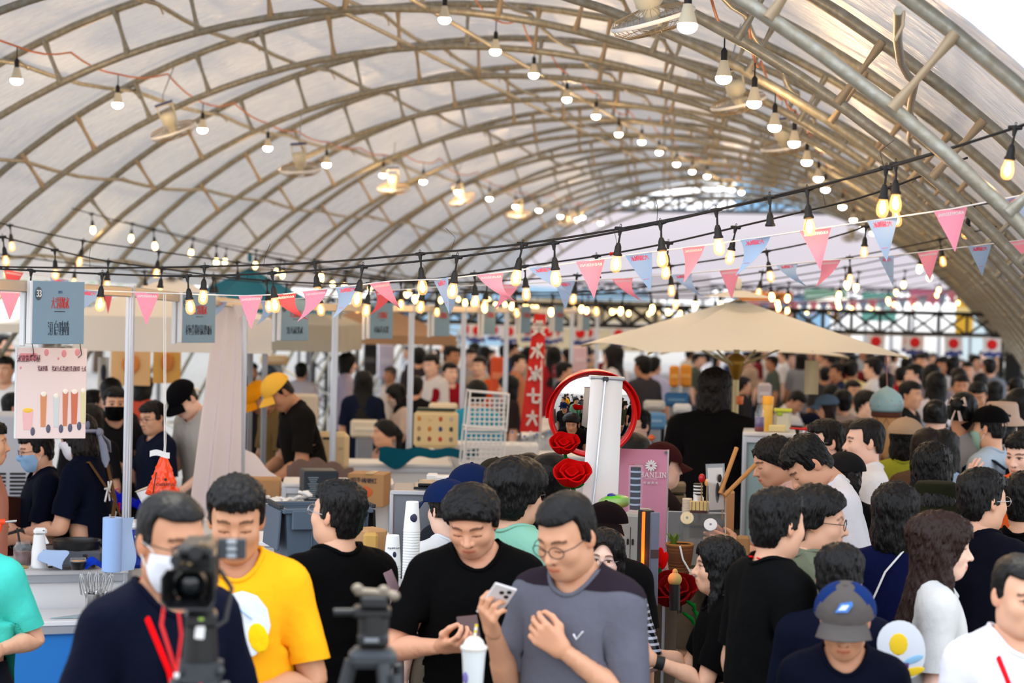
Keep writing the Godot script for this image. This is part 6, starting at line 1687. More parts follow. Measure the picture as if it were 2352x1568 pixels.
# ---------------------------------------------------------------- bulbs, fans, bunting
func aty(px: float, py: float, y: float) -> Vector3:
	var w := ray(px, py)
	return EYE + w * ((y - EYE.y) / w.y)
func build_lights() -> void:
	# three runs of white bulbs hung from twisted flex under the arches
	var runs := [
		["L", [[38, 185], [270, 240], [465, 298], [615, 340], [750, 378], [880, 402], [972, 417], [1052, 440], [1124, 456], [1184, 474], [1238, 483], [1287, 497], [1327, 503], [1338, 499], [1380, 512]], "left run of bright white bulbs on twisted orange flex under the tent roof"],
		["M", [[1021, 45], [1138, 118], [1226, 172], [1302, 228], [1369, 267], [1421, 308], [1474, 326], [1514, 350], [1554, 377], [1590, 394], [1624, 405], [1655, 432], [1680, 436], [1703, 442]], "middle run of bright white bulbs along the ridge of the tent"],
		["R", [[1579, 60], [1662, 180], [1732, 237], [1779, 292], [1824, 329], [1853, 372], [1880, 410], [1896, 435], [1935, 475], [1960, 505], [1982, 525], [2005, 535]], "right run of bright white bulbs beside the hanging fans"]]
	var dome := []
	for k in 9:
		var t := PI * 0.5 * k / 8.0
		dome.append(Vector2(0.040 * cos(t) + 0.0002, -0.030 * sin(t)))
	dome.reverse(); dome.append(Vector2(0.038, 0.010))
	var dm := MB.new(); dm.lathe(dome, 20)
	var nk := MB.new(); nk.lathe([Vector2(0.039, 0.009), Vector2(0.037, 0.016), Vector2(0.024, 0.06), Vector2(0.019, 0.085), Vector2(0.001, 0.087)], 18)
	var sk := MB.new(); sk.lathe([Vector2(0.015, 0.08), Vector2(0.016, 0.13), Vector2(0.006, 0.145), Vector2(0.001, 0.147)], 12); sk.tube([Vector3(0, 0.14, 0), Vector3(0, 0.22, 0)], 0.004, 5)
	var dmm := dm.mesh(); var nkm := nk.mesh(); var skm := sk.mesh()
	for r in runs:
		var o := thing("bulb_run", r[2], "string lights")
		var pos := []
		for q in r[1]:
			var p: Vector3
			if r[0] == "L": p = atx(q[0], q[1], -5.90)
			elif r[0] == "M": p = aty(q[0], q[1], 4.10)
			else: p = aty(q[0], q[1], 3.42)
			pos.append(p)
		var cord := MB.new()
		var path := []
		path.append(pos[0] + Vector3(-0.05, 0.38, 1.9))
		for k in pos.size():
			path.append(pos[k] + Vector3(0, 0.22, 0))
			if k + 1 < pos.size():
				path.append(pos[k].lerp(pos[k + 1], 0.5) + Vector3(0.04 * sin(k * 2.0), 0.22 + 0.06 * sin(k * 1.3) + 0.06, 0))
		var fine := []
		for k in path.size() - 1:
			for j in 4:
				var t := j / 4.0
				fine.append(path[k].lerp(path[k + 1], t) + Vector3(0, -0.03 * sin(t * PI), 0))
		fine.append(path[-1])
		cord.tube(fine, 0.007, 6); part(o, "flex", cord, M.orange_cord)
		for k in pos.size():
			var s := part(o, "lamp_holder", skm, M.rubber, Transform3D(Basis(), pos[k]))
			part(s, "bulb_neck", nkm, M.led_body)
			part(s, "bulb", dmm, M.led)
			var l := OmniLight3D.new(); l.name = "bulb_light"; l.light_color = Color(1.0, 0.82, 0.58); l.light_energy = 0.24; l.light_size = 0.035; l.omni_range = 40.0; l.omni_attenuation = 2.0; l.shadow_enabled = true
			l.position = Vector3(0, -0.012, 0); s.add_child(l)
	# wire-cage fans hung from the arches
	var fans := [[1500, 45, 0.50, 195, -0.35, "large wire-cage fan at the top edge, nearest of the hanging fans"], [1697, 236, 0.46, 130, -0.30, "hanging wire-cage fan with a blue-topped motor beside the second white bulb"], [1800, 336, 0.46, 104, -0.2, "hanging wire-cage fan third from the top on the right run"], [1872, 418, 0.46, 74, -0.2, "small distant fan where the black cable crosses the right run"], [398, 300, 0.46, 108, -0.45, "hanging fan between the second and third bulbs of the left run"], [690, 388, 0.46, 96, -0.12, "hanging fan before the fifth bulb of the left run"], [905, 432, 0.46, 76, -0.1, "hanging fan just right of the sixth bulb of the left run"], [1062, 458, 0.46, 66, -0.5, "hanging fan behind the eighth bulb of the left run"], [1192, 492, 0.46, 58, -0.1, "hanging fan between the tenth and eleventh bulbs of the left run"], [1300, 512, 0.46, 50, -0.1, "furthest hanging fan of the left run"], [1958, 545, 0.46, 52, -0.15, "furthest hanging fan of the right run"]]
	var cage := MB.new(); var rim := MB.new(); var mot := MB.new(); var bl := MB.new(); var brk := MB.new()
	for k in 36:
		var an := TAU * k / 36.0
		var d := Vector3(cos(an), 0, sin(an))
		cage.tube([d * 0.05 + Vector3(0, -0.075, 0), d * 0.16 + Vector3(0, -0.068, 0), d * 0.222 + Vector3(0, -0.03, 0), d * 0.23 + Vector3(0, 0.0, 0), d * 0.21 + Vector3(0, 0.04, 0), d * 0.08 + Vector3(0, 0.065, 0)], 0.0016, 4, false)
	for q in [[0.05, -0.076], [0.12, -0.072], [0.19, -0.052]]:
		var ring := []
		for k in 33: ring.append(Vector3(q[0] * cos(TAU * k / 32.0), q[1], q[0] * sin(TAU * k / 32.0)))
		cage.tube(ring, 0.0018, 4, false)
	rim.lathe([Vector2(0.226, -0.012), Vector2(0.236, -0.010), Vector2(0.238, 0.008), Vector2(0.228, 0.012)], 40)
	mot.lathe([Vector2(0.001, -0.045), Vector2(0.035, -0.045), Vector2(0.045, -0.03), Vector2(0.05, 0.06), Vector2(0.075, 0.08), Vector2(0.08, 0.15), Vector2(0.06, 0.185), Vector2(0.001, 0.19)], 22)
	for k in 3:
		var b := Basis(Vector3.UP, k * TAU / 3.0)
		bl.grid(func(u: float, v: float): return b * Vector3(0.04 + 0.17 * v, -0.01 + 0.045 * (u - 0.5), (u - 0.5) * (0.09 + 0.08 * v)), 6, 6, 0.004)
	brk.box(Vector3(0, 0.27, 0), Vector3(0.17, 0.014, 0.12), Basis(), 0.004); brk.box(Vector3(0.075, 0.21, 0), Vector3(0.012, 0.12, 0.03), Basis(), 0.003); brk.box(Vector3(-0.075, 0.21, 0), Vector3(0.012, 0.12, 0.03), Basis(), 0.003)
	var cmsh := [cage.mesh(), rim.mesh(), mot.mesh(), bl.mesh(), brk.mesh()]
	var plate := MB.new(); plate.box(Vector3(0, 0.281, 0), Vector3(0.18, 0.008, 0.13), Basis(), 0.002); var plm := plate.mesh()
	var ivory := std(Color(0.78, 0.76, 0.68), 0.4)
	for f in fans:
		var p := at(f[0], f[1], F * 0.36 / f[3])
		var o := thing("fan", f[5], "fan", p, facing(p))
		o.rotation.z = f[4] * -0.8; o.rotation.x = 0.22; o.scale = Vector3.ONE * 0.78
		part(o, "cage", cmsh[0], std(Color(0.66, 0.58, 0.46), 0.5, 0.3)); part(o, "rim", cmsh[1], M.white); part(o, "motor", cmsh[2], ivory); part(o, "blades", cmsh[3], std(Color(0.66, 0.66, 0.66), 0.5)); part(o, "bracket", cmsh[4], ivory); part(o, "plate", plm, col(Color(0.10, 0.16, 0.45)))
		var q := Vector2(p.x - TC.x, p.y - TC.y).normalized() * 5.60 + TC
		var hook: Vector3 = o.transform.affine_inverse() * Vector3(p.x, maxf(q.y, p.y + 0.5), p.z)
		var rd := MB.new(); rd.tube([Vector3(0, 0.28, 0), Vector3(0.02, 0.36, 0.01), hook], 0.006, 5); part(o, "hanger", rd, M.alu_dark)
	black_strings()
var sock_m: ArrayMesh
var bulb_m: ArrayMesh
var tee_m: ArrayMesh
func black_strings() -> void:
	var sk := MB.new()
	sk.tube([Vector3(0, 0, 0), Vector3(0.002, -0.03, 0), Vector3(0, -0.062, 0)], [0.0055, 0.0042, 0.0048], 7)
	sk.lathe([Vector2(0.001, -0.058), Vector2(0.008, -0.060), Vector2(0.0135, -0.075), Vector2(0.0155, -0.100), Vector2(0.019, -0.104), Vector2(0.0205, -0.112), Vector2(0.017, -0.113), Vector2(0.001, -0.113)].map(func(q): return q), 14)
	var tee := MB.new(); tee.tube([Vector3(-0.026, 0, 0), Vector3(-0.010, 0, 0), Vector3(0.010, 0, 0), Vector3(0.026, 0, 0)], [0.0065, 0.0085, 0.0085, 0.0065], 7)
	tee.tube([Vector3(0, 0.004, 0), Vector3(0, -0.012, 0), Vector3(0, -0.03, 0)], [0.012, 0.009, 0.0055], 7)
	var ring := []
	for k in 9: ring.append(Vector3(0, 0.013 + 0.006 * sin(TAU * k / 8.0), 0.006 * cos(TAU * k / 8.0)))
	tee.tube(ring, 0.0016, 4, false)
	sk.add(tee); sock_m = sk.mesh(); tee_m = tee.mesh()
	var g := MB.new(); g.lathe([Vector2(0.013, -0.111), Vector2(0.0165, -0.120), Vector2(0.0225, -0.140), Vector2(0.0238, -0.155), Vector2(0.0205, -0.172), Vector2(0.011, -0.182), Vector2(0.0005, -0.184)], 16)
	var fl := MB.new(); fl.lathe([Vector2(0.0005, -0.118), Vector2(0.007, -0.122), Vector2(0.013, -0.145), Vector2(0.012, -0.160), Vector2(0.006, -0.170), Vector2(0.0005, -0.172)], 10)
	bulb_m = multi([[fl, M.edison], [g, M.bulb_glass]])
	var far := glow(Color(1.0, 0.82, 0.52), 6.0)
	var gf := MB.new(); gf.lathe([Vector2(0.013, -0.111), Vector2(0.0235, -0.140), Vector2(0.0235, -0.160), Vector2(0.011, -0.182), Vector2(0.0005, -0.184)], 10)
	var far_m := multi([[gf, far]])
	# [points seen, distance at the left and right end, bulbs seen (x) or spacing, empty sockets, label]
	var S := [
		[[[-30, 612], [200, 615], [470, 612], [723, 603], [965, 583], [1200, 560], [1425, 525], [1645, 482], [1855, 435], [2057, 376], [2200, 335], [2390, 275]], 10.2, 6.9, [-5, 470, 723, 965, 1200, 1425, 1645, 1854, 2058], [], "uppermost black festoon cable of warm bulbs crossing to the right edge"],
		[[[-30, 616], [240, 629], [430, 634], [625, 627], [833, 612], [1050, 590], [1272, 558], [1517, 512], [1768, 452], [2036, 386], [2332, 293], [2400, 270]], 10.0, 6.8, [72, 235, 430, 625, 833, 1050, 1272, 1517, 1768, 2036, 2332], [1768], "black festoon cable of warm bulbs with one empty socket, just below the uppermost"],
		[[[-30, 535], [130, 575], [249, 600], [367, 616], [560, 640], [800, 652], [1000, 640], [1200, 612], [1370, 588], [1525, 560], [1690, 522], [1852, 484], [2005, 445], [2222, 362]], 12.2, 8.8, [6, 126, 249, 372, 490, 612, 730, 850, 975, 1090, 1205, 1370, 1535, 1690, 1852, 2048, 2247], [1370, 1852], "black festoon cable ending at the arch below the second cable"],
		[[[-30, 505], [159, 547], [318, 571], [469, 592], [722, 625], [950, 648], [1200, 642], [1450, 620], [1585, 605], [1745, 580], [1900, 548], [2060, 500], [2275, 466]], 14.0, 10.8, [0.62], [], "festoon cable of warm bulbs running behind the blue and pink pennants"],
		[[[-30, 580], [126, 600], [300, 620], [600, 648], [900, 668], [1200, 672], [1450, 662], [1700, 632], [1900, 600], [2110, 560], [2290, 520]], 16.0, 13.0, [0.62], [], "festoon cable of warm bulbs above the cream parasol"],
		[[[165, 478], [320, 520], [560, 578], [800, 622], [1100, 668], [1400, 676], [1700, 650], [1950, 612], [2180, 560]], 18.0, 16.0, [0.62], [], "festoon cable tied high on the left arches, sagging to the right"],
		[[[120, 470], [300, 512], [500, 558], [800, 610], [1150, 665], [1500, 672], [1800, 650], [2030, 615], [2200, 590]], 19.5, 18.0, [0.64], [], "second festoon cable tied high on the left arches"],
		[[[480, 560], [700, 610], [900, 640], [1150, 672], [1450, 682], [1750, 668], [2000, 635], [2190, 600]], 21.5, 20.5, [0.66], [], "festoon cable in the middle distance before the white far roof"],
		[[[600, 585], [800, 632], [1050, 664], [1350, 686], [1700, 684], [1950, 662], [2200, 612]], 23.5, 23.0, [0.66], [], "festoon cable of small warm bulbs behind the parasol top"],
		[[[700, 608], [900, 645], [1150, 676], [1450, 694], [1750, 690], [2000, 670], [2210, 630]], 26.0, 26.0, [0.68], [], "distant festoon cable nearly level with the black gantry"],
		[[[800, 625], [1000, 658], [1300, 688], [1600, 698], [1850, 690], [2050, 670], [2230, 640]], 29.0, 29.0, [0.70], [], "distant festoon cable just beyond the gantry"],
		[[[900, 640], [1150, 676], [1450, 698], [1750, 700], [2000, 684], [2240, 655]], 32.0, 32.0, [0.72], [], "festoon cable of tiny bulbs beneath the far arch"],
		[[[1000, 652], [1300, 690], [1600, 702], [1900, 698], [2250, 672]], 35.0, 35.0, [0.75], [], "furthest festoon cable of tiny bulbs at the end of the tent"]]
	for s in S:
		var o := thing("festoon", s[5], "string lights")
		var cv := Curve3D.new()
		var x0: float = s[0][0][0]; var x1: float = s[0][-1][0]
		for q in s[0]:
			cv.add_point(at(q[0], q[1], lerpf(s[1], s[2], (q[0] - x0) / (x1 - x0))))
		for k in range(1, cv.point_count - 1):
			var t := (cv.get_point_position(k + 1) - cv.get_point_position(k - 1)) / 6.0
			cv.set_point_in(k, -t); cv.set_point_out(k, t)
		cv.bake_interval = 0.05
		var len := cv.get_baked_length()
		var pts := []
		var n := int(len / 0.12)
		for k in n + 1: pts.append(cv.sample_baked(len * k / n, true))
		var cb := MB.new(); cb.tube(pts, 0.0052, 6); part(o, "cable", cb, M.rubber)
		var where := []
		if s[3].size() > 1:
			var k := 0
			for x in s[3]:
				while k + 1 < pts.size() and pix(pts[k + 1]).x < x: k += 1
				if k + 1 >= pts.size(): continue
				var xa := pix(pts[k]).x; var xb := pix(pts[k + 1]).x
				where.append([pts[k].lerp(pts[k + 1], clampf((x - xa) / maxf(xb - xa, 0.01), 0, 1)), not x in s[4], pts[k + 1] - pts[k]])
		else:
			var d := 0.2
			while d < len - 0.1:
				where.append([cv.sample_baked(d, true), int(d * 10.0) % 17 != 3, cv.sample_baked(minf(d + 0.1, len), true) - cv.sample_baked(d, true)])
				d += s[3][0]
		var j := 0
		for w in where:
			j += 1
			var dir: Vector3 = w[2].normalized()
			var yw := atan2(-dir.z, dir.x)
			var sp := part(o, "socket", sock_m, M.rubber, Transform3D(Basis.from_euler(Vector3(0.10 * sin(j * 2.1), yw, 0.16 * sin(j * 1.3 + s[1]))), w[0]))
			if w[1]:
				var bu := part(sp, "bulb", bulb_m if s[1] < 17.0 else far_m)
				var l := OmniLight3D.new(); l.name = "bulb_light"; l.light_color = Color(1.0, 0.80, 0.56); l.light_energy = 0.010; l.light_size = 0.012; l.omni_range = 40.0; l.omni_attenuation = 2.0; l.shadow_enabled = true
				l.position = Vector3(0, -0.145, 0); bu.add_child(l)
		if s[1] < 12.5 and s[1] > 10.1:
			var tp := MB.new()
			for k in 5:
				var p := cv.sample_baked(len * (0.12 + 0.19 * k), true)
				tp.tube([p, p + Vector3(0.02 * sin(k), 0.06, 0.01), p + Vector3(0.035 * sin(k * 2.0), 0.10, 0)], 0.0012, 4)
			part(o, "cable_tie", tp, M.black).set_meta("kind", "stuff")
	# red tape bound round the second cable
	var rt := MB.new()
	for k in 5: rt.ell(at(1403 + k * 5, 583 - k * 0.9, 9.8), Vector3(0.008, 0.010 - 0.002 * (k % 2), 0.010), Basis(), 10, 6)
	solo("red_tape", rt, col(Color(0.75, 0.04, 0.03)), "scrap of red tape bound round a festoon cable near the middle", "tape")
func pix(p: Vector3) -> Vector2:
	var v := cam_b.transposed() * (p - EYE)
	return Vector2(1176.0 + F * v.x / -v.z, 784.0 - F * v.y / -v.z)

var pen := {}
func pennant_mesh(c: String, vr: int) -> ArrayMesh:
	var key := "%s%d" % [c, vr]
	if pen.has(key): return pen[key]
	var w := 0.118; var h := 0.158
	var bend := func(p: Vector3) -> Vector3:
		var t := -p.y / h
		match vr:
			1: return Vector3(p.x * (1.0 - 0.25 * t) + 0.10 * t * t, p.y * 0.82, p.z + 0.035 * sin(t * 2.6) + 0.03 * p.x / w * t)
			2: return Vector3(p.x - 0.09 * t * t, p.y * 0.86, p.z + 0.04 * t * t + 0.04 * (p.x / w) * (p.x / w))
			3: return Vector3(p.x * 0.72 + 0.03 * t, p.y, p.z + 0.045 * sin(p.x / w * 3.0) + 0.02 * t)
		return Vector3(p.x, p.y, p.z + 0.012 * sin(p.x / w * 3.0 + t * 2.0))
	var cl := MB.new()
	cl.grid(func(u: float, v: float):
		var y := -h * v
		return bend.call(Vector3((u - 0.5) * w * (1.0 - v * 0.985), y, 0)), 8, 12, 0.0012)
	var tx := MB.new()
	var fl := Transform3D(Basis.from_scale(Vector3(-1, 1, 1)), Vector3(0, -0.018, 0.0016))
	if c == "blue": glyphs(tx, "大港開冰", 0.019, fl, 0.13, 1.05, 0.9, 0.0006)
	else: letters(tx, "KAOHSIUNG", 0.0155, fl, "Droid Sans", true, 0.0006)
	if c == "blue": tx.box(Vector3(-0.002, -0.108, 0.0014), Vector3(0.022, 0.0016, 0.0006))
	for k in tx.v.size(): tx.v[k] = bend.call(tx.v[k])
	var m := std({"pink": Color(0.96, 0.62, 0.71), "blue": Color(0.62, 0.73, 0.86), "red": Color(0.90, 0.36, 0.38)}[c], 0.7)
	if pen.has("m" + c): m = pen["m" + c]
	else:
		m.backlight_enabled = true; m.backlight = m.albedo_color.srgb_to_linear().linear_to_srgb() * 0.7; pen["m" + c] = m
	pen[key] = multi([[cl, m], [tx, col(Color(0.86, 0.30, 0.42)) if c == "blue" else M.white]])
	return pen[key]
func bunting_row(label: String, line: Array, zl: float, zr: float, flags: Array, sz := 1.0) -> void:
	var o := thing("bunting", label, "bunting")
	var x0: float = line[0][0]; var x1: float = line[-1][0]
	var pts := []
	for q in line: pts.append(at(q[0], q[1], lerpf(zl, zr, (q[0] - x0) / (x1 - x0))))
	var cd := MB.new(); cd.tube(pts, 0.0032, 5); part(o, "cord", cd, M.white)
	var j := 0
	for f in flags:
		j += 1
		var k := 0
		while k + 2 < pts.size() and pix(pts[k + 1]).x < f[0]: k += 1
		var xa := pix(pts[k]).x; var xb := pix(pts[k + 1]).x
		var p: Vector3 = pts[k].lerp(pts[k + 1], clampf((f[0] - xa) / (xb - xa), 0, 1))
		var b := Basis(Vector3.UP, facing(p, f[3] if f.size() > 3 else 12.0 * sin(j * 1.9))) * Basis(Vector3(0, 0, 1), atan2(pts[k + 1].y - pts[k].y, (xb - xa) / F * absf(p.z)) * 0.9) * Basis(Vector3(1, 0, 0), 0.10 * sin(j * 2.7))
		var sc: float = sz * (-1.0 if f.size() > 4 else 1.0)
		part(o, "pennant", pennant_mesh(f[1], f[2]), null, Transform3D(b.scaled_local(Vector3(sz, sz, sz)), p))
func build_bunting() -> void:
	bunting_row("front row of pink and blue triangular pennants sweeping across to the right", [[-40, 661], [150, 664], [340, 672], [560, 679], [645, 676], [712, 668], [900, 645], [1010, 641], [1130, 628], [1250, 612], [1358, 598], [1460, 583], [1580, 568], [1728, 548], [1872, 526], [2028, 503], [2185, 480], [2390, 440]], 10.1, 7.0,
		[[24, "pink", 0, 0.0], [338, "pink", 0, 4.0], [205, "blue", 2], [576, "pink", 0, -8.0], [652, "red", 1], [725, "pink", 2], [800, "blue", 2], [872, "pink", 1, 40.0], [1013, "blue", 3], [1126, "pink", 1], [1246, "blue", 1], [1356, "pink", 0, 14.0], [1466, "blue", 3, 20.0], [1590, "pink", 2, 40.0], [1735, "blue", 2], [1873, "pink", 0, 8.0], [2027, "blue", 0, -6.0], [2183, "pink", 0, 5.0], [2332, "blue", 3, -4.0]])
	bunting_row("second row of pink and blue pennants behind the first", [[-40, 610], [76, 629], [150, 641], [240, 657], [400, 688], [560, 694], [660, 688], [880, 668], [1030, 657], [1170, 653], [1300, 646], [1430, 639], [1570, 629], [1675, 619], [1812, 606], [1900, 598], [2035, 588], [2132, 577], [2250, 563], [2390, 546]], 12.3, 10.2,
		[[32, "red", 0], [137, "blue", 0], [248, "red", 3], [500, "blue", 2], [622, "blue", 2], [885, "red", 2], [1034, "blue", 0], [1168, "pink", 2], [1298, "blue", 0], [1430, "pink", 1], [1566, "blue", 1], [1676, "pink", 0], [1808, "blue", 1], [1905, "pink", 2], [2035, "blue", 3], [2132, "pink", 0], [2250, "blue", 0], [2342, "pink", 0]])
	var fl := []; var cs := ["pink", "blue", "pink", "blue"]
	for k in 26: fl.append([1690.0 + k * 22.5, cs[k % 4], 0])
	bunting_row("distant row of tiny pink and blue pennants under the white far roof", [[1660, 694], [1800, 692], [1950, 690], [2100, 680], [2200, 665], [2290, 640]], 38.0, 34.0, fl, 1.7)
# ---------------------------------------------------------------- people
var hairm := {}
func hair_mat(c: Color) -> StandardMaterial3D:
	var k := c.to_html()
	if not hairm.has(k):
		var m := std(c.darkened(0.25), 0.5)
		m.normal_enabled = true; m.normal_texture = M.hair_n; m.normal_scale = 0.6
		m.uv1_triplanar = true; m.uv1_scale = Vector3(16, 1.2, 16); m.metallic_specular = 0.35
		hairm[k] = m
	return hairm[k]
var skinm := {}
func skin_mat(c: Color) -> StandardMaterial3D:
	var k := c.to_html()
	if not skinm.has(k):
		var m := std(c, 0.48); m.vertex_color_use_as_albedo = true; m.metallic_specular = 0.4
		skinm[k] = m
	return skinm[k]
const SKIN := Color(0.86, 0.66, 0.54)
const SKIN_TAN := Color(0.74, 0.53, 0.40)
const SKIN_FAIR := Color(0.93, 0.76, 0.67)
var poses := {
	"stand": {},
	"hold": {"lean": 3, "neck": [18, 0, 0], "L": [Vector3(0.22, -1, 0.25), Vector3(-0.35, 0.35, 1)], "R": [Vector3(-0.22, -1, 0.25), Vector3(0.35, 0.35, 1)]},
	"one": {"lean": 2, "neck": [8, 12, 0], "R": [Vector3(-0.25, -1, 0.2), Vector3(0.3, 0.7, 1)]},
	"bow": {"lean": 14, "neck": [28, 0, 0], "L": [Vector3(0.18, -1, 0.35), Vector3(-0.25, -0.4, 1)], "R": [Vector3(-0.18, -1, 0.35), Vector3(0.25, -0.4, 1)]},
	"turnl": {"neck": [4, 40, 0]}, "turnr": {"neck": [4, -40, 0]},
}
var shared := {}
func head_x(X: Array) -> Transform3D:
	return X[3] * Transform3D(Basis(), HEAD_C)
func hand_x(X: Array, s: String, palm: Vector3) -> Transform3D:
	var o := 5 if s == "L" else 7
	var w: Vector3 = X[o] * J["wr" + s]
	var y: Vector3 = (X[o].basis * (J["wr" + s] - J["el" + s])).normalized()
	var z := (palm - y * palm.dot(y)).normalized()
	var x := y.cross(z)
	return Transform3D(Basis(x if s == "R" else -x, y, z), w + y * 0.012)
func body_mesh(X: Array, lod: int, hands: Dictionary, hs: Vector3, headlod := -1, down := false) -> ArrayMesh:
	var m := skinned("body" + str(lod), X)
	m.col.resize(m.v.size()); m.col.fill(Color.WHITE)
	m.add(T["head" + str(headlod if headlod >= 0 else (2 if lod == 0 and down else lod))], head_x(X) * Transform3D(Basis.from_scale(hs), Vector3.ZERO))
	if lod == 0:
		for s in ["L", "R"]:
			var h: Array = hands.get(s, ["open", Vector3(-1 if s == "L" else 1, 0, 0)])
			var t: MB = T["hand_" + h[0]]
			m.add(t, hand_x(X, s, h[1]))
			var c := PackedColorArray(); c.resize(t.v.size()); c.fill(Color(1.0, 0.97, 0.95))
			m.col.append_array(c)
	return m.mesh()
var roots := {}
func person(o: Dictionary) -> MeshInstance3D:
	var lod: int = o.get("lod", 1)
	var pose = o.get("pose", "stand")
	var pkey: String = pose if pose is String else ""
	var pd: Dictionary = poses[pose] if pose is String else pose
	var X := bones_of(pd)
	var hs: Vector3 = o.get("hs", Vector3(0.95, 0.97, 0.97) if o.get("fem", false) else Vector3.ONE)
	var wide: float = o.get("wide", 0.92 if o.get("fem", false) else 1.0)
	hs = Vector3(hs.x / wide, hs.y, hs.z / wide)
	var hx := head_x(X)
	# where the top of the head is, and the size that puts the feet on the ground
	var top_local: Vector3 = hx * (Vector3(0, 0.128, -0.012) * hs)
	var zc: float = F / o.ppm
	var top := at(o.at[0], o.at[1], zc)
	var s := clampf((top.y - o.get("floor", 0.0)) / top_local.y, 0.72, 1.13)
	var yaw := facing(top, o.get("face", 180.0))
	var bs := Basis(Vector3.UP, yaw) * Basis.from_scale(Vector3(s * wide, s, s * wide))
	var off := bs * Vector3(top_local.x, 0, top_local.z)
	var r: MeshInstance3D = MeshInstance3D.new(); r.name = nm("person")
	var bk := "body|%s|%d|%s" % [pkey, lod, hs]
	if pkey and shared.has(bk) and lod == 1:
		r.mesh = shared[bk]
	else:
		r.mesh = body_mesh(X, lod, o.get("hands", {}), hs, o.get("hl", -1), pd.get("neck", [0])[0] > 12)
		shared[bk] = r.mesh
	r.material_override = skin_mat(o.get("skin", SKIN))
	r.transform = Transform3D(bs, Vector3(top.x - off.x, o.get("floor", 0.0), top.z - off.z))
	add_child(r)
	tag(r, o.label, o.get("cat", "person"), o.get("group", ""))
	for g in [[o.get("shirt", "tee"), o.get("sc", Color(0.1, 0.1, 0.1)), "shirt"], ["pants", o.get("pc", Color(0.08, 0.09, 0.13)), "trousers"]]:
		var gk := "%s|%s|%d" % [g[0], pkey, lod]
		var gm: ArrayMesh
		if pkey and shared.has(gk): gm = shared[gk]
		else:
			gm = skinned(g[0] + str(lod), X).mesh(); shared[gk] = gm
		part(r, g[2], gm, g[1] if g[1] is Material else cloth(g[1]))
	var hxs := hx * Transform3D(Basis.from_scale(hs), Vector3.ZERO)
	var hair: String = o.get("hair", "short")
	var hsz: Vector3 = o.get("hsz", Vector3.ONE)
	if o.has("cap") or o.has("bucket"):
		if hair == "short" or hair == "thick": hair = "crew"
		hsz *= Vector3(0.97, 0.90, 0.94)
	if hair: part(r, "hair", T["hair_" + hair + str(lod)], hair_mat(o.get("hc", Color(0.045, 0.038, 0.035))), hxs * Transform3D(Basis.from_scale(hsz), Vector3.ZERO))
	if o.has("cap"):
		var c: Array = o.cap      # [dome colour, brim colour, tilt, turned backwards]
		var ct := hxs * Transform3D(Basis.from_euler(Vector3(deg_to_rad(c[2] if c.size() > 2 else -4.0), PI if c.size() > 3 and c[3] else 0.0, 0)), Vector3(0, 0.045, -0.008))
		var cn := Node3D.new(); cn.name = "cap"; r.add_child(cn, true); cn.transform = ct * Transform3D(Basis.from_scale(Vector3(1.02, 1.0, 1.08) if hair in ["crew", ""] else Vector3(1.06, 1.03, 1.24)), Vector3.ZERO)
		part(cn, "crown", T.cap_dome, cloth(c[0])); part(cn, "brim", T.brim, cloth(c[1]))
		var bt := MB.new(); bt.ell(Vector3(0, 0.098, 0), Vector3(0.008, 0.005, 0.008), Basis(), 8, 5); part(cn, "button", bt, cloth(c[0]))
	if o.has("bucket"):
		part(r, "bucket_hat", T.bucket, cloth(o.bucket), hxs * Transform3D(Basis.from_euler(Vector3(-0.06, 0, 0)), Vector3(0, 0.040, -0.008)))
	if o.has("glasses"): part(r, "glasses", T.glasses, o.glasses if o.glasses is Material else col(Color(0.12, 0.10, 0.10), 0.3), hxs)
	if o.has("mask"):
		part(r, "face_mask", T.mask, cloth(o.mask), hxs)
		var lp := MB.new()
		for sx in [-1.0, 1.0]:
			lp.tube([Vector3(sx * 0.060, -0.025, 0.045), Vector3(sx * 0.075, 0.0, 0.01), Vector3(sx * 0.083, 0.012, -0.02)], 0.0018, 5)
			lp.tube([Vector3(sx * 0.058, -0.085, 0.040), Vector3(sx * 0.074, -0.05, 0.0), Vector3(sx * 0.084, -0.01, -0.025)], 0.0018, 5)
		part(r, "mask_loops", lp, col(Color(0.9, 0.9, 0.9), 0.8), hxs)
	r.set_meta("X", X)
	if lod == 0 and o.get("rib", true):
		var rb := MB.new(); var rq := []
		for q in T.rib: rq.append(X[1] * q)
		rb.tube(rq, 0.0085, 6, false, 1.0)
		part(r, "collar", rb, o.sc if o.sc is Material else cloth(o.sc))
	return r
# a strip laid over the clothes: points in body rest axes carried along by the chest
func strip(r: MeshInstance3D, called: String, pts: Array, rad: float, mat: Material, flat := 0.35) -> void:
	var X: Array = r.get_meta("X")
	var q := []
	for p in pts: q.append(X[1] * p)
	var m := MB.new(); m.tube(q, rad, 8, true, flat)
	part(r, called, m, mat)
func lanyard(r: MeshInstance3D, c: Color) -> void:
	strip(r, "lanyard", [Vector3(0.02, 1.475, -0.085), Vector3(0.075, 1.455, -0.03), Vector3(0.085, 1.40, 0.075), Vector3(0.05, 1.28, 0.135), Vector3(0.01, 1.12, 0.145)], 0.008, cloth(c))
	strip(r, "lanyard", [Vector3(-0.02, 1.475, -0.085), Vector3(-0.075, 1.455, -0.03), Vector3(-0.085, 1.40, 0.075), Vector3(-0.05, 1.28, 0.135), Vector3(-0.01, 1.12, 0.145)], 0.008, cloth(c))
	strip(r, "badge", [Vector3(0, 1.12, 0.150), Vector3(0, 1.03, 0.152)], 0.035, M.white, 0.1)

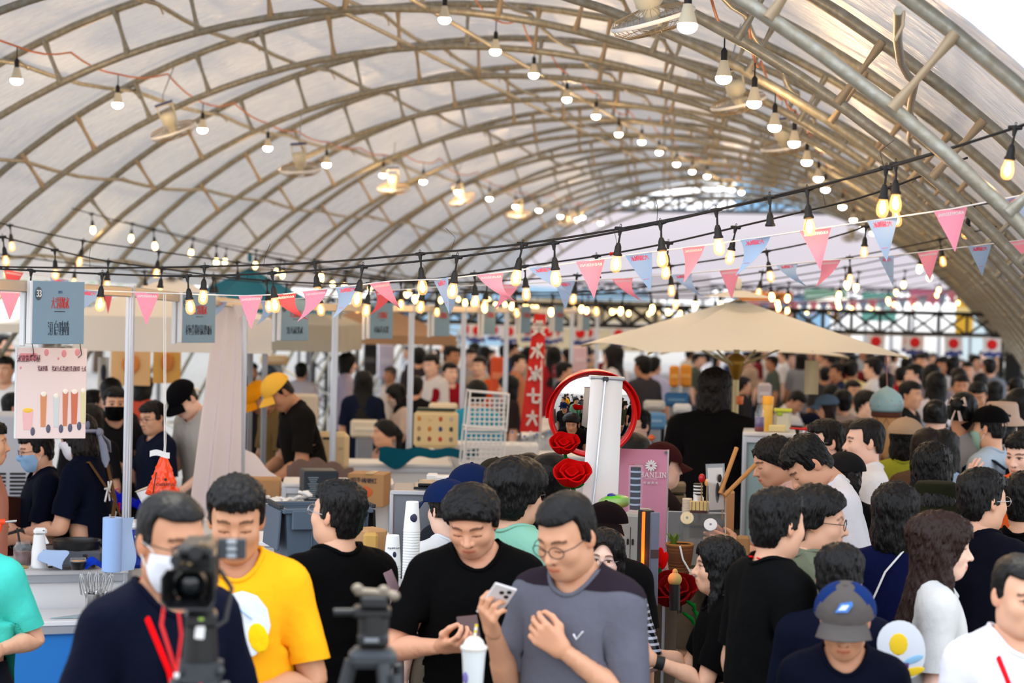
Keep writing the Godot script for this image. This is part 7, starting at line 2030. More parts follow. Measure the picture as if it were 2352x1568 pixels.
func build_people() -> void:
	M.hair_n = noise_tex(0.05, 256, true, 6.0, 4)
	make_templates()
	near_people()
	mid_people()
	far_people()
func near_people() -> void:
	var blk := Color(0.018, 0.018, 0.02)
	var navy := Color(0.03, 0.045, 0.11)
	var p: MeshInstance3D
	# the cameraman
	p = person({"lod": 0, "at": [399, 1133], "ppm": 850, "face": 28, "skin": SKIN_TAN, "hair": "crew", "sc": navy, "glasses": 1, "mask": Color(0.86, 0.87, 0.9),
		"pose": {"lean": 4, "neck": [4, 4, 0], "L": [Vector3(0.25, -1, 0.15), Vector3(-0.3, -0.2, 1)], "R": [Vector3(-0.32, -1, 0.05), Vector3(0.1, -0.7, 0.7)]},
		"label": "cameraman in navy T-shirt, glasses, white face mask and red lanyard behind the video camera"})
	lanyard(p, Color(0.85, 0.04, 0.06))
	# yellow shirt
	p = person({"lod": 0, "at": [543, 1100], "ppm": 745, "face": -6, "skin": Color(0.78, 0.56, 0.42), "hair": "short", "sc": Color(0.98, 0.68, 0.10),
		"pose": {"lean": 3, "neck": [14, 4, 0], "L": [Vector3(0.30, -1, 0.15), Vector3(-0.9, -0.15, 0.6)], "R": [Vector3(-0.25, -1, 0.2), Vector3(0.8, -0.1, 0.7)]},
		"label": "man in a bright yellow T-shirt with a round white print, beside the cameraman"})
	var X: Array = p.get_meta("X")
	var pr := MB.new(); pr.ell(Vector3.ZERO, Vector3(0.085, 0.10, 0.004), Basis(), 24, 6)
	var pr2 := MB.new(); pr2.ell(Vector3(0.05, -0.035, 0.003), Vector3(0.030, 0.045, 0.004), Basis(Vector3(0, 0, 1), 0.3), 16, 6)
	var pr3 := MB.new(); pr3.tube([Vector3(-0.05, 0.03, 0.004), Vector3(-0.01, 0.05, 0.004), Vector3(0.03, 0.02, 0.004)], 0.006, 6, true, 0.4)
	part(p, "shirt_print", multi([[pr, cloth(Color(0.86, 0.88, 0.9))], [pr2, cloth(Color(0.95, 0.78, 0.08))], [pr3, cloth(Color(0.62, 0.74, 0.88))]]), null, X[1] * Transform3D(Basis.from_euler(Vector3(-0.12, 0, 0)), Vector3(0.035, 1.285, 0.142)))
	# black T-shirt from behind
	p = person({"lod": 0, "at": [791, 1106], "ppm": 640, "face": -148, "skin": SKIN, "hair": "short", "hl": 1, "sc": blk, "glasses": M.steel,
		"pose": {"lean": -2, "neck": [-6, 18, 0], "L": [Vector3(0.25, -1, 0.05), Vector3(0.15, -1, 0.25)], "R": [Vector3(-0.2, -1, 0.05), Vector3(-0.05, -1, 0.3)]}, "wide": 1.10,
		"label": "man in a black T-shirt seen from behind with a mauve bag strap over his shoulder"})
	strip(p, "bag_strap", [Vector3(-0.12, 1.30, 0.12), Vector3(-0.145, 1.425, 0.03), Vector3(-0.15, 1.43, -0.05), Vector3(-0.15, 1.33, -0.135), Vector3(-0.17, 1.10, -0.15), Vector3(-0.19, 0.85, -0.14)], 0.022, cloth(Color(0.52, 0.42, 0.44)), 0.15)
	# black T-shirt with a phone
	p = person({"lod": 0, "at": [1076, 1129], "ppm": 665, "face": -4, "skin": Color(0.86, 0.63, 0.50), "hair": "thick", "sc": blk, "hsz": Vector3(0.97, 0.98, 0.97), "wide": 1.08, "hs": Vector3(1.05, 0.97, 1.0),
		"pose": {"lean": 3, "neck": [26, -8, 2], "R": [Vector3(-0.36, -0.92, 0.35), Vector3(0.66, 0.22, 0.72)], "L": [Vector3(0.20, -1, 0.12), Vector3(-0.42, -0.42, 0.85)]},
		"hands": {"R": ["hold", Vector3(0.1, 0.75, -0.6)], "L": ["grip", Vector3(-0.5, 0.2, -0.6)]},
		"label": "heavy-set man with thick black hair in a black T-shirt looking down at his phone"})
	X = p.get_meta("X")
	phone(p, X, "R", Color(0.02, 0.02, 0.025), Color(0.30, 0.16, 0.14), "dark phone held by the man in the black T-shirt", Basis.from_euler(Vector3(-0.5, 0.15, 0.1)))
	# grey T-shirt with a phone
	p = person({"lod": 0, "at": [1286, 1144], "ppm": 745, "face": -30, "skin": Color(0.80, 0.59, 0.46), "hair": "crew", "hsz": Vector3(1.02, 1.06, 1.02), "sc": Color(0.36, 0.36, 0.40), "glasses": 1,
		"pose": {"lean": 3, "neck": [20, -6, 0], "R": [Vector3(-0.20, -1, 0.22), Vector3(0.22, 1.05, 0.85)], "L": [Vector3(0.18, -1, 0.20), Vector3(-0.85, 0.85, 0.65)]},
		"hands": {"R": ["hold", Vector3(0.4, 0.3, -0.9)], "L": ["hold", Vector3(-0.5, 0.2, -0.8)]},
		"label": "man in a grey T-shirt and glasses holding a white phone in both hands"})
	X = p.get_meta("X")
	phone(p, X, "R", Color(0.85, 0.83, 0.83), Color(0.3, 0.3, 0.35), "pale phone held by the man in the grey T-shirt", Basis.from_euler(Vector3(-0.7, PI, 0.40)))
	var yk := skinned("yoke0", X)
	for k in yk.v.size(): yk.v[k] += yk.n[k] * 0.0025
	part(p, "shoulder_yoke", yk, cloth(Color(0.15, 0.12, 0.15)))
	strip(p, "chest_logo", [Vector3(0.075, 1.305, 0.145), Vector3(0.085, 1.29, 0.145), Vector3(0.105, 1.315, 0.142)], 0.005, M.white, 0.4)
	# striped shirt
	var stripes := cloth(Color(1, 1, 1)).duplicate()
	var im := Image.create(4, 64, false, Image.FORMAT_RGB8)
	for y in 64: im.fill_rect(Rect2i(0, y, 4, 1), Color(0.82, 0.83, 0.88) if y % 32 < 13 else Color(0.04, 0.04, 0.06))
	stripes.albedo_texture = ImageTexture.create_from_image(im); stripes.uv1_scale = Vector3(18, 18, 18); stripes.normal_enabled = false
	p = person({"lod": 0, "at": [1391, 1220], "ppm": 600, "face": 0, "skin": SKIN_FAIR, "hair": "long", "hc": Color(0.07, 0.05, 0.045), "sc": stripes, "glasses": M.steel, "fem": true,
		"pose": {"lean": 0, "neck": [2, -4, -3], "L": [Vector3(0.35, -1, 0.12), Vector3(-0.42, 1.0, 0.30)]}, "hands": {"L": ["open", Vector3(-0.3, 0.2, -0.9)]},
		"label": "woman with long dark hair, clear glasses and black and white striped shirt"})
	# woman choosing a plush flower
	p = person({"lod": 0, "at": [1655, 1238], "ppm": 610, "face": -82, "skin": SKIN, "hair": "long", "sc": blk, "fem": true,
		"pose": {"lean": 4, "neck": [-4, 0, 0], "R": [Vector3(-0.2, -0.9, 0.5), Vector3(0.1, 0.30, 1)], "L": [Vector3(0.2, -0.9, 0.45), Vector3(0.0, 0.45, 1)]},
		"hands": {"L": ["grip", Vector3(-0.9, 0.2, 0.3)], "R": ["grip", Vector3(0.9, 0.2, 0.3)]},
		"label": "woman with long black hair, black shirt with white letter, holding a plush flower"})
	X = p.get_meta("X")
	var pl := MB.new()
	letters(pl, "P", 0.30, X[1] * Transform3D(Basis.from_euler(Vector3(0.05, PI * 0.60, 0.2)), Vector3(0.150, 1.02, -0.095)), "Droid Serif", true, 0.006)
	part(p, "letter_print", pl, M.white)
	flower_bulb = X[1] * Vector3(0, 1.2, 0.3)
	var bw := MB.new(); var wc: Vector3 = X[5] * J.elL.lerp(J.wrL, 0.93)
	bw.tube([wc - X[5].basis * Vector3(0.012, -0.016, 0), wc + X[5].basis * Vector3(0.012, -0.016, 0)], 0.031, 14)
	part(p, "bracelet", bw, col(Color(0.05, 0.04, 0.04)))
	# right-hand crowd, near
	p = person({"lod": 0, "hl": 1, "at": [1786, 1122], "ppm": 665, "face": 122, "skin": SKIN, "hair": "short", "sc": Color(0.03, 0.032, 0.035), "pose": {"neck": [0, 14, 0]},
		"label": "man in dark T-shirt with red lanyard, back turned, right of the plush flowers"})
	lanyard(p, Color(0.78, 0.05, 0.10))
	person({"lod": 0, "hl": 1, "at": [1883, 1122], "ppm": 620, "face": 128, "skin": SKIN, "hair": "thick", "sc": Color(0.42, 0.44, 0.36), "glasses": 1, "pose": "turnr", "label": "person with thick black hair, glasses and a sage green shirt facing right"})
	person({"lod": 0, "hl": 1, "at": [1930, 1250], "ppm": 690, "face": 172, "skin": SKIN, "hair": "short", "hsz": Vector3(1.04, 1.0, 1.04), "sc": navy, "label": "short person with black hair and a navy shirt behind the man in the grey cap"})
	p = person({"lod": 0, "at": [1942, 1350], "ppm": 760, "face": -2, "skin": SKIN_TAN, "hair": "", "sc": Color(0.02, 0.03, 0.09), "cap": [Color(0.32, 0.30, 0.29), Color(0.32, 0.30, 0.29), 2.0], "pose": {"lean": 6, "neck": [14, 0, 0]},
		"label": "man in a grey cap with blue sides and a blue emblem, looking down in front"})
	X = p.get_meta("X")
	var em := MB.new(); em.prism(PackedVector2Array([Vector2(-0.03, -0.016), Vector2(0.012, -0.014), Vector2(0.03, 0.012), Vector2(0.026, 0.024), Vector2(-0.012, 0.016)]), 0.004)
	var em2 := MB.new(); em2.prism(PackedVector2Array([Vector2(-0.02, -0.008), Vector2(0.006, -0.006), Vector2(0.018, 0.012), Vector2(-0.006, 0.010)]), 0.004, Transform3D(Basis(), Vector3(0, 0, 0.002)))
	part(p, "cap_emblem", multi([[em, col(Color(0.22, 0.45, 0.75))], [em2, col(Color(0.8, 0.85, 0.9))]]), null, head_x(X) * Transform3D(Basis.from_euler(Vector3(-0.42, 0, 0)), Vector3(0, 0.105, 0.090)))
	for sx in [-1.0, 1.0]:
		var sd := MB.new()
		sd.grid(func(u: float, w: float):
			var a: float = lerpf(1.02, 2.6, u) * sx
			var e := lerpf(0.0, 1.25, w)
			return Vector3(sin(a) * 0.1055 * cos(e), 0.0995 * sin(e), cos(a) * 0.1055 * cos(e)), 10, 8, 0.003)
		part(p, "cap_side", sd, cloth(Color(0.06, 0.16, 0.36)), head_x(X) * Transform3D(Basis.from_euler(Vector3(deg_to_rad(6.0), 0, 0)), Vector3(0, 0.045, -0.008)))
	p = person({"lod": 0, "at": [2166, 1182], "ppm": 650, "face": 98, "skin": SKIN_FAIR, "hair": "long", "hsz": Vector3(1.05, 1.0, 1.15), "hc": Color(0.19, 0.095, 0.065), "sc": Color(0.80, 0.80, 0.79), "fem": true, "pose": {"lean": 2, "neck": [2, -6, 0]},
		"label": "woman with very long dark brown hair and a white shirt in profile facing right"})
	p = person({"lod": 0, "hl": 1, "at": [2058, 1116], "ppm": 600, "face": 178, "skin": SKIN, "hair": "bob", "sc": Color(0.035, 0.06, 0.20), "fem": true, "label": "woman with shoulder-length hair and a blue shirt crossed by a thin white strap"})
	strip(p, "bag_strap", [Vector3(-0.04, 1.46, -0.09), Vector3(0.03, 1.38, -0.135), Vector3(0.10, 1.22, -0.15), Vector3(0.18, 1.0, -0.13)], 0.006, M.white, 0.6)
	person({"lod": 0, "hl": 1, "at": [2255, 1077], "ppm": 585, "face": 152, "skin": SKIN, "hair": "short", "sc": Color(0.035, 0.042, 0.085), "glasses": M.steel, "pose": {"neck": [0, -18, 0]}, "wide": 1.05, "label": "man with cropped hair, glasses and a dark navy shirt standing at the right edge"})
	p = person({"lod": 0, "at": [2350, 1276], "ppm": 780, "face": 24, "skin": SKIN, "hair": "crew", "sc": Color(0.85, 0.85, 0.90), "pose": {"neck": [6, 6, 0]}, "label": "man in a white T-shirt with a red lanyard cut off by the right edge"})
	lanyard(p, Color(0.85, 0.08, 0.12))
	person({"lod": 0, "hl": 1, "at": [2357, 1085], "ppm": 560, "face": 165, "hair": "short", "sc": blk, "label": "man in black with an olive shoulder strap at the right edge"})
	# teal shirt at the left edge, only a shoulder and arm in view
	person({"lod": 0, "at": [-64, 1135], "ppm": 610, "face": -28, "skin": SKIN, "hair": "short", "sc": Color(0.28, 0.78, 0.72), "pose": {"lean": 2, "L": [Vector3(0.3, -1, -0.25), Vector3(-0.1, 0.02, 1)], "R": [Vector3(-0.3, -1, -0.25), Vector3(0.1, 0.0, 1)]}, "label": "person in a turquoise T-shirt half outside the left edge of the frame"})
var flower_bulb := Vector3.ZERO
func phone(p: MeshInstance3D, X: Array, s: String, c: Color, scr: Color, label: String, tilt: Basis) -> void:
	var h := p.transform * hand_x(X, s, Vector3(0.3, 0.5, -0.7))
	var pos := h * Vector3(0.0, 0.10, 0.045)
	var b := Basis(Vector3.UP, facing(pos)) * tilt
	var body := MB.new(); body.box(Vector3.ZERO, Vector3(0.074, 0.150, 0.009), Basis(), 0.004)
	var sc := MB.new(); sc.box(Vector3(0, 0, 0.0042), Vector3(0.068, 0.142, 0.003), Basis(), 0.001)
	var ln := MB.new()
	for k in [[-0.018, 0.055], [-0.018, 0.032], [0.002, 0.044]]: ln.lathe([Vector2(0.0001, 0.002), Vector2(0.007, 0.002), Vector2(0.008, 0)], 12, Transform3D(Basis(Vector3(1, 0, 0), -PI / 2), Vector3(k[0], k[1], -0.0045)))
	var o := thing("phone", label, "phone", pos, 0)
	o.basis = b
	part(o, "case", body, col(c, 0.35)); part(o, "screen", sc, col(scr, 0.1)); part(o, "camera_lens", ln, M.black)

func mid_people() -> void:
	var blk := Color(0.018, 0.018, 0.02)
	var navy := Color(0.03, 0.045, 0.11)
	var wht := Color(0.82, 0.82, 0.82)
	var p: MeshInstance3D
	# vendors of the first stall
	p = person({"lod": 0, "at": [78, 985], "ppm": 418, "face": -82, "skin": SKIN, "hair": "short", "sc": navy, "mask": Color(0.55, 0.70, 0.84), "glasses": 1, "pose": {"neck": [10, 0, 0], "L": [Vector3(0.2, -1, 0.3), Vector3(-0.1, -0.2, 1)], "R": [Vector3(-0.2, -1, 0.3), Vector3(0.1, -0.2, 1)]}, "label": "stall worker in navy with light blue face mask, brown apron and glasses"})
	strip(p, "apron", [Vector3(0.0, 1.30, 0.128), Vector3(0, 1.1, 0.165), Vector3(0, 0.85, 0.185), Vector3(0, 0.5, 0.18)], 0.15, cloth(Color(0.20, 0.10, 0.08)), 0.18)
	p = person({"lod": 0, "at": [172, 952], "ppm": 420, "face": -118, "skin": SKIN, "hair": "bob", "hsz": Vector3(0.95, 0.9, 0.95), "hc": Color(0.08, 0.045, 0.035), "sc": Color(0.03, 0.05, 0.12), "mask": Color(0.9, 0.9, 0.92), "fem": false,
		"pose": {"lean": 6, "neck": [8, 0, 0], "L": [Vector3(0.25, -1, 0.25), Vector3(-0.05, -0.1, 1)], "R": [Vector3(-0.25, -1, 0.25), Vector3(0.1, -0.1, 1)]}, "label": "stall worker in navy with crossed brown apron straps and a pale headscarf"})
	strip(p, "apron_strap", [Vector3(0.10, 1.452, 0.0), Vector3(0.10, 1.44, -0.09), Vector3(0.0, 1.22, -0.175), Vector3(-0.10, 1.02, -0.18), Vector3(-0.15, 0.9, -0.15)], 0.016, cloth(Color(0.36, 0.26, 0.16)), 0.2)
	strip(p, "apron_strap", [Vector3(-0.10, 1.452, 0.0), Vector3(-0.10, 1.44, -0.09), Vector3(0.0, 1.22, -0.18), Vector3(0.10, 1.02, -0.18), Vector3(0.15, 0.9, -0.15)], 0.016, cloth(Color(0.36, 0.26, 0.16)), 0.2)
	var X: Array = p.get_meta("X")
	var kn := MB.new()
	kn.tube([Vector3(-0.085, 0.03, 0.06), Vector3(-0.10, 0.035, -0.02), Vector3(-0.06, 0.02, -0.10), Vector3(0, 0.01, -0.125), Vector3(0.06, 0.02, -0.10), Vector3(0.10, 0.035, -0.02), Vector3(0.085, 0.03, 0.06)], 0.024, 8, true, 0.5)
	kn.ell(Vector3(0.0, 0.0, -0.14), Vector3(0.03, 0.025, 0.02))
	kn.tube([Vector3(0.01, -0.01, -0.14), Vector3(0.02, -0.08, -0.155), Vector3(0.015, -0.16, -0.15), Vector3(0.03, -0.20, -0.15)], [0.010, 0.024, 0.026, 0.006], 8, true, 0.4)
	kn.tube([Vector3(-0.01, -0.01, -0.14), Vector3(-0.04, -0.06, -0.16), Vector3(-0.05, -0.12, -0.155)], [0.010, 0.022, 0.008], 8, true, 0.4)
	part(p, "headscarf", kn, cloth(Color(0.50, 0.52, 0.58)), head_x(X))
	var tx := MB.new()
	glyphs(tx, "水", 0.10, X[1] * Transform3D(Basis(Vector3.UP, PI), Vector3(0.03, 1.27, -0.158)), 0.09, 1.1, 1.0, 0.006)
	glyphs(tx, "老", 0.09, X[1] * Transform3D(Basis(Vector3.UP, PI), Vector3(0.02, 1.10, -0.165)), 0.14, 1.1, 1.0, 0.006)
	var rd := MB.new(); rd.ell(Vector3(0.02, 0.99, -0.165), Vector3(0.04, 0.05, 0.008)); rd.box(Vector3(-0.05, 1.19, -0.16), Vector3(0.02, 0.05, 0.008))
	part(p, "back_print", multi([[tx, M.white], [rd, cloth(Color(0.62, 0.10, 0.25))]]))
	for s in ["L", "R"]:
		var gv := MB.new(); gv.add(T["hand_grip"], hand_x(X, s, Vector3(0, -1, 0)) * Transform3D(Basis.from_scale(Vector3(1.12, 1.06, 1.12)), Vector3.ZERO))
		part(p, "glove", gv, col(Color(0.02, 0.02, 0.022), 0.4))
	person({"lod": 0, "hl": 1, "at": [-28, 965], "ppm": 440, "face": 90, "hair": "short", "sc": Color(0.70, 0.47, 0.40), "label": "person in a salmon pink shirt cut off by the left edge behind the stall counter"})
	# behind the first stalls
	var L := [
		[264, 889, 320, 8, "short", "1a191c", "man in black with a black face mask standing behind the first stall post", {"mask": Color(0.03, 0.03, 0.03), "shirt": "tank", "lod": 0}],
		[348, 922, 330, -62, "short", "12172a", "man in a dark navy T-shirt with glasses eating beside the hanging orange bag", {"glasses": 1, "lod": 0, "pose": "one"}],
		[208, 930, 330, 170, "long", "17161a", "person with long dark hair behind the worker with the headscarf", {}],
		[255, 868, 300, 178, "short", "2c2a2e", "black-haired person just behind the man with the black mask", {}],
		[214, 895, 290, 120, "short", "c98a3a", "person in orange behind the menu board", {}],
		[402, 884, 330, -55, "short", "b9b6b0", "man in a pale T-shirt and a dark baseball cap looking down", {"cap": [Color(0.03, 0.03, 0.045), Color(0.03, 0.03, 0.045), 8.0], "pose": "bow", "lod": 0}],
		[577, 885, 300, -70, "short", "77603a", "stall worker with an orange-yellow cap at the left of two yellow caps", {"cap": [Color(0.95, 0.60, 0.08), Color(0.95, 0.60, 0.08), 6.0], "pose": "bow"}],
		[617, 868, 320, -75, "short", "161412", "stall worker in a black shirt with a grey back print and a pale yellow cap", {"cap": [Color(0.96, 0.74, 0.28), Color(0.96, 0.74, 0.28), 4.0], "pose": "bow", "lod": 0, "wide": 1.05}],
		[692, 832, 195, 175, "short", "cfcbd6", "man in a white T-shirt from behind in front of the grey gazebo", {}],
		[617, 841, 195, -80, "short", "5e646b", "person with a grey-blue cap beneath the grey gazebo", {"cap": [Color(0.32, 0.38, 0.44), Color(0.32, 0.38, 0.44)]}],
		[577, 832, 200, 30, "short", "8a8d9c", "person with black hair at the left of the grey gazebo", {}],
		[571, 866, 230, 175, "thick", "252428", "black-haired person behind the yellow caps", {}],
		[798, 812, 195, 100, "bob", "b3a8bc", "brown-haired person in lavender behind the pale post", {}],
		[835, 853, 235, 178, "long", "141b30", "woman with long black hair in navy, back turned, left of the seated crowd", {}],
		[897, 842, 180, -60, "short", "c9b6a4", "older person with grey hair beside the woman in navy", {"hc": Color(0.40, 0.38, 0.36)}],
		[903, 884, 235, -75, "long", "bda89a", "woman with black hair and a face mask holding a cup", {"mask": Color(0.75, 0.65, 0.6), "pose": "hold"}],
		[884, 962, 270, -70, "tail", "b08a78", "seated woman with a dark ponytail at the white counter", {"floor": -0.35}],
		[990, 813, 205, -50, "short", "d6d2d2", "man in a white T-shirt raising a cup to drink", {"pose": "one"}],
		[955, 864, 235, 172, "short", "191719", "person in black with orange braces seen from behind", {}],
		[964, 800, 185, 170, "short", "3a3335", "black-haired visitor left of the man drinking", {}],
		[1037, 794, 190, 60, "short", "6f7380", "visitor with black hair right of the man drinking", {}],
		[1034, 832, 205, 30, "short", "8c1420", "person in a dark red shirt in the seating area", {}],
		[1102, 818, 190, -30, "short", "b4a89a", "visitor in beige beside the orange vest", {}],
		[1135, 826, 200, 178, "short", "d0521c", "person in a bright orange vest by the tall post", {}],
		[1096, 875, 265, 176, "thick", "2c93b4", "person with a cyan T-shirt behind the white wire basket", {}],
		[1168, 864, 230, -80, "bob", "2a2224", "dark-haired person at the right of the wire basket", {}],
		[1082, 800, 170, 20, "short", "a8a0a4", "visitor in grey far behind the wire basket", {}],
		[1190, 812, 180, 80, "short", "c37d5a", "person in coral beside the red banner", {}],
		[1272, 797, 175, 175, "long", "a02430", "person with long hair in red behind the red banner", {}],
		[1411, 794, 195, -120, "long", "d8d4da", "woman with long hair in white beyond the red mirror", {}],
		[1296, 831, 200, 100, "short", "262a40", "person in dark navy left above the red mirror", {}],
		[1477, 816, 210, -140, "short", "3c3b40", "man in a dark patterned shirt right above the mirror", {}],
		[1503, 819, 185, 150, "short", "b6b9dd", "person in a pale lilac shirt under the rear parasol", {}],
		[1707, 864, 200, 120, "short", "2b2c30", "black-haired person behind the parasol pole", {}],
		[1466, 940, 335, -45, "short", "4a3426", "person with glasses looking out from behind the mirror rim", {"glasses": 1, "lod": 0}],
		[1643, 851, 350, 170, "bob", "0d0c0d", "woman in black with auburn shoulder-length hair in front of the parasol pole", {"hc": Color(0.07, 0.03, 0.022), "shirt": "long", "lod": 0, "wide": 1.2}],
		[1545, 955, 300, -70, "short", "100e0d", "person in black bending behind the woman at the parasol", {"pose": "bow", "shirt": "long", "wide": 1.25}],
		# caps in the queue at the centre
		[1083, 1071, 545, 168, "", "23262c", "person with a navy blue cap, the right one of two navy caps", {"cap": [Color(0.05, 0.11, 0.25), Color(0.05, 0.11, 0.25), 2.0], "lod": 0}],
		[1030, 1108, 560, -150, "tail", "d9d9da", "woman in white with a navy blue cap over dark hair beside the paper cups", {"cap": [Color(0.055, 0.12, 0.27), Color(0.055, 0.12, 0.27), 0.0], "lod": 0, "hc": Color(0.09, 0.045, 0.035), "fem": true}],
		[1140, 1057, 480, 175, "short", "3a3b33", "person in an olive grey cap behind the navy caps", {"cap": [Color(0.16, 0.15, 0.12), Color(0.16, 0.15, 0.12), 0.0]}],
		[1188, 1062, 600, 140, "thick", "7fb39c", "man with thick black hair, earring and a green and white striped shirt", {"lod": 0, "hsz": Vector3(1.12, 1.06, 1.15), "glasses": 1}],
		[1268, 1048, 500, 175, "thick", "121113", "person with long black hair beside the red plush rose", {"hsz": Vector3(1.2, 1, 1.1)}],
		[1215, 1042, 440, 160, "short", "141214", "dark-haired person behind the man in the striped green shirt", {}],
		[1455, 1000, 420, 165, "thick", "121113", "person with black hair behind the white roller banner", {}],
		[1392, 1158, 560, 176, "", "0e0d0e", "person in a dark maroon cap and black shirt behind the striped woman", {"cap": [Color(0.055, 0.025, 0.03), Color(0.055, 0.025, 0.03), 0.0, true], "lod": 0}],
		[1522, 1020, 440, 110, "short", "22191a", "person in a maroon cap behind the pink banner", {"cap": [Color(0.20, 0.07, 0.07), Color(0.20, 0.07, 0.07), 10.0]}],
		# right-hand crowd, middle
		[1763, 1003, 470, -70, "tail", "cfa9a0", "girl in pale pink in profile holding up a phone", {"lod": 0, "pose": "hold", "fem": true, "hc": Color(0.06, 0.035, 0.03)}],
		[1815, 1016, 500, -78, "short", "d4d3d8", "man in a white shirt with navy sleeves bowing his head", {"lod": 0, "pose": {"lean": 12, "neck": [34, 0, 0]}}],
		[1898, 964, 415, -70, "short", "17294a", "man in a blue T-shirt with thin glasses facing left", {"lod": 0, "glasses": M.steel}],
		[1952, 972, 395, -60, "bob", "b98a4e", "woman with brown hair between two men facing left", {"hc": Color(0.14, 0.07, 0.04)}],
		[1990, 961, 425, -80, "crew", "dcdcde", "man with cropped hair in a white T-shirt facing left", {"lod": 0}],
		[1942, 1044, 475, -160, "tail", "101012", "woman in a dark grey cap and black top with a ponytail and a green mask", {"lod": 0, "cap": [Color(0.10, 0.10, 0.105), Color(0.10, 0.10, 0.105), 0.0], "mask": Color(0.45, 0.75, 0.68), "fem": true}],
		[2081, 964, 385, 178, "bob", "9aa032", "person in a yellow-green shirt and a beige cap worn backwards", {"lod": 0, "cap": [Color(0.66, 0.56, 0.46), Color(0.66, 0.56, 0.46), 0.0]}],
		[2132, 987, 400, 172, "long", "5c4636", "woman with long brown hair behind the yellow-green shirt", {"hc": Color(0.12, 0.055, 0.035)}],
		[2168, 990, 400, 160, "long", "8fa9c8", "woman with long black hair in pale denim", {}],
		[2142, 1020, 485, 176, "long", "2a2c30", "woman with long straight black hair in front of the pale denim shirt", {"lod": 0, "fem": true}],
		[2150, 1112, 560, 178, "bob", "3b3f2b", "person in an olive green bucket hat and jacket", {"lod": 0, "bucket": Color(0.10, 0.105, 0.055), "fem": true}],
		[2150, 917, 335, 172, "bun", "e0e0de", "woman with a dark bun and a white top crossed by a bag strap", {"fem": true}],
		[2213, 900, 375, 165, "bun", "8c8c90", "woman with a pale ribbon bow in her black hair and a grey top", {"bow": 1, "fem": true}],
		[2276, 936, 380, -120, "short", "a7b6c4", "man in a black cap and pale blue shirt with a dark backpack", {"lod": 0, "cap": [Color(0.02, 0.02, 0.025), Color(0.02, 0.02, 0.025), 0.0], "mask": Color(0.6, 0.75, 0.7), "pack": 1}],
		[2302, 927, 370, 150, "bob", "cfc8c4", "person in a cream bucket hat beside the black cap", {"bucket": Color(0.72, 0.62, 0.55)}],
		[2346, 992, 430, -30, "short", "e0622a", "person in an orange floral shirt covering the face with a hand", {"lod": 0, "pose": {"R": [Vector3(-0.3, -0.6, 0.6), Vector3(0.35, 1, 0.3)], "neck": [10, 0, 0]}, "hands": {"R": ["open", Vector3(0.2, 0, -1)]}}],
		[2345, 895, 330, 170, "long", "3a2c28", "person with dark hair at the right edge behind the bucket hat", {}],
		[2316, 919, 320, 170, "long", "5a4038", "woman with brown hair behind the cream bucket hat", {"hc": Color(0.12, 0.06, 0.045)}],
	]
	for e in L: crowd(e)
func crowd(e: Array) -> void:
	var d := {"at": [e[0], e[1]], "ppm": e[2], "face": e[3], "hair": e[4], "sc": hexc(e[5]), "label": e[6]}
	d.merge(e[7], true)
	if not d.has("pose"): d.pose = "stand"
	d.hl = 1 if d.get("lod", 1) == 1 or absf(e[3]) > 100 else -1
	if not d.has("skin"): d.skin = [SKIN, SKIN_TAN, SKIN_FAIR, Color(0.82, 0.62, 0.50)][int(e[0]) % 4]
	if not d.has("pc"): d.pc = [Color(0.06, 0.07, 0.12), Color(0.10, 0.10, 0.10), Color(0.25, 0.28, 0.34), Color(0.35, 0.31, 0.26)][int(e[0] / 3) % 4]
	var p := person(d)
	var X: Array = p.get_meta("X")
	if d.has("bow"):
		var bw := MB.new()
		for s in [-1.0, 1.0]:
			bw.tube([Vector3(0, 0.06, -0.14), Vector3(s * 0.04, 0.09, -0.145), Vector3(s * 0.055, 0.05, -0.15), Vector3(0, 0.055, -0.142)], [0.01, 0.02, 0.02, 0.01], 8, true, 0.4)
			bw.tube([Vector3(0, 0.05, -0.145), Vector3(s * 0.03, -0.04, -0.155)], [0.01, 0.022], 8, true, 0.3)
		part(p, "hair_bow", bw, cloth(Color(0.78, 0.70, 0.66)), head_x(X))
	if d.has("pack"):
		var bp := MB.new(); bp.box(Vector3(0, 1.20, -0.22), Vector3(0.30, 0.42, 0.15), Basis(), 0.05)
		part(p, "backpack", bp, cloth(Color(0.04, 0.06, 0.11)))
		for s in [-1.0, 1.0]: strip(p, "backpack_strap", [Vector3(s * 0.11, 1.36, -0.16), Vector3(s * 0.125, 1.45, -0.03), Vector3(s * 0.13, 1.36, 0.10), Vector3(s * 0.14, 1.15, 0.13)], 0.025, cloth(Color(0.04, 0.06, 0.11)), 0.2)
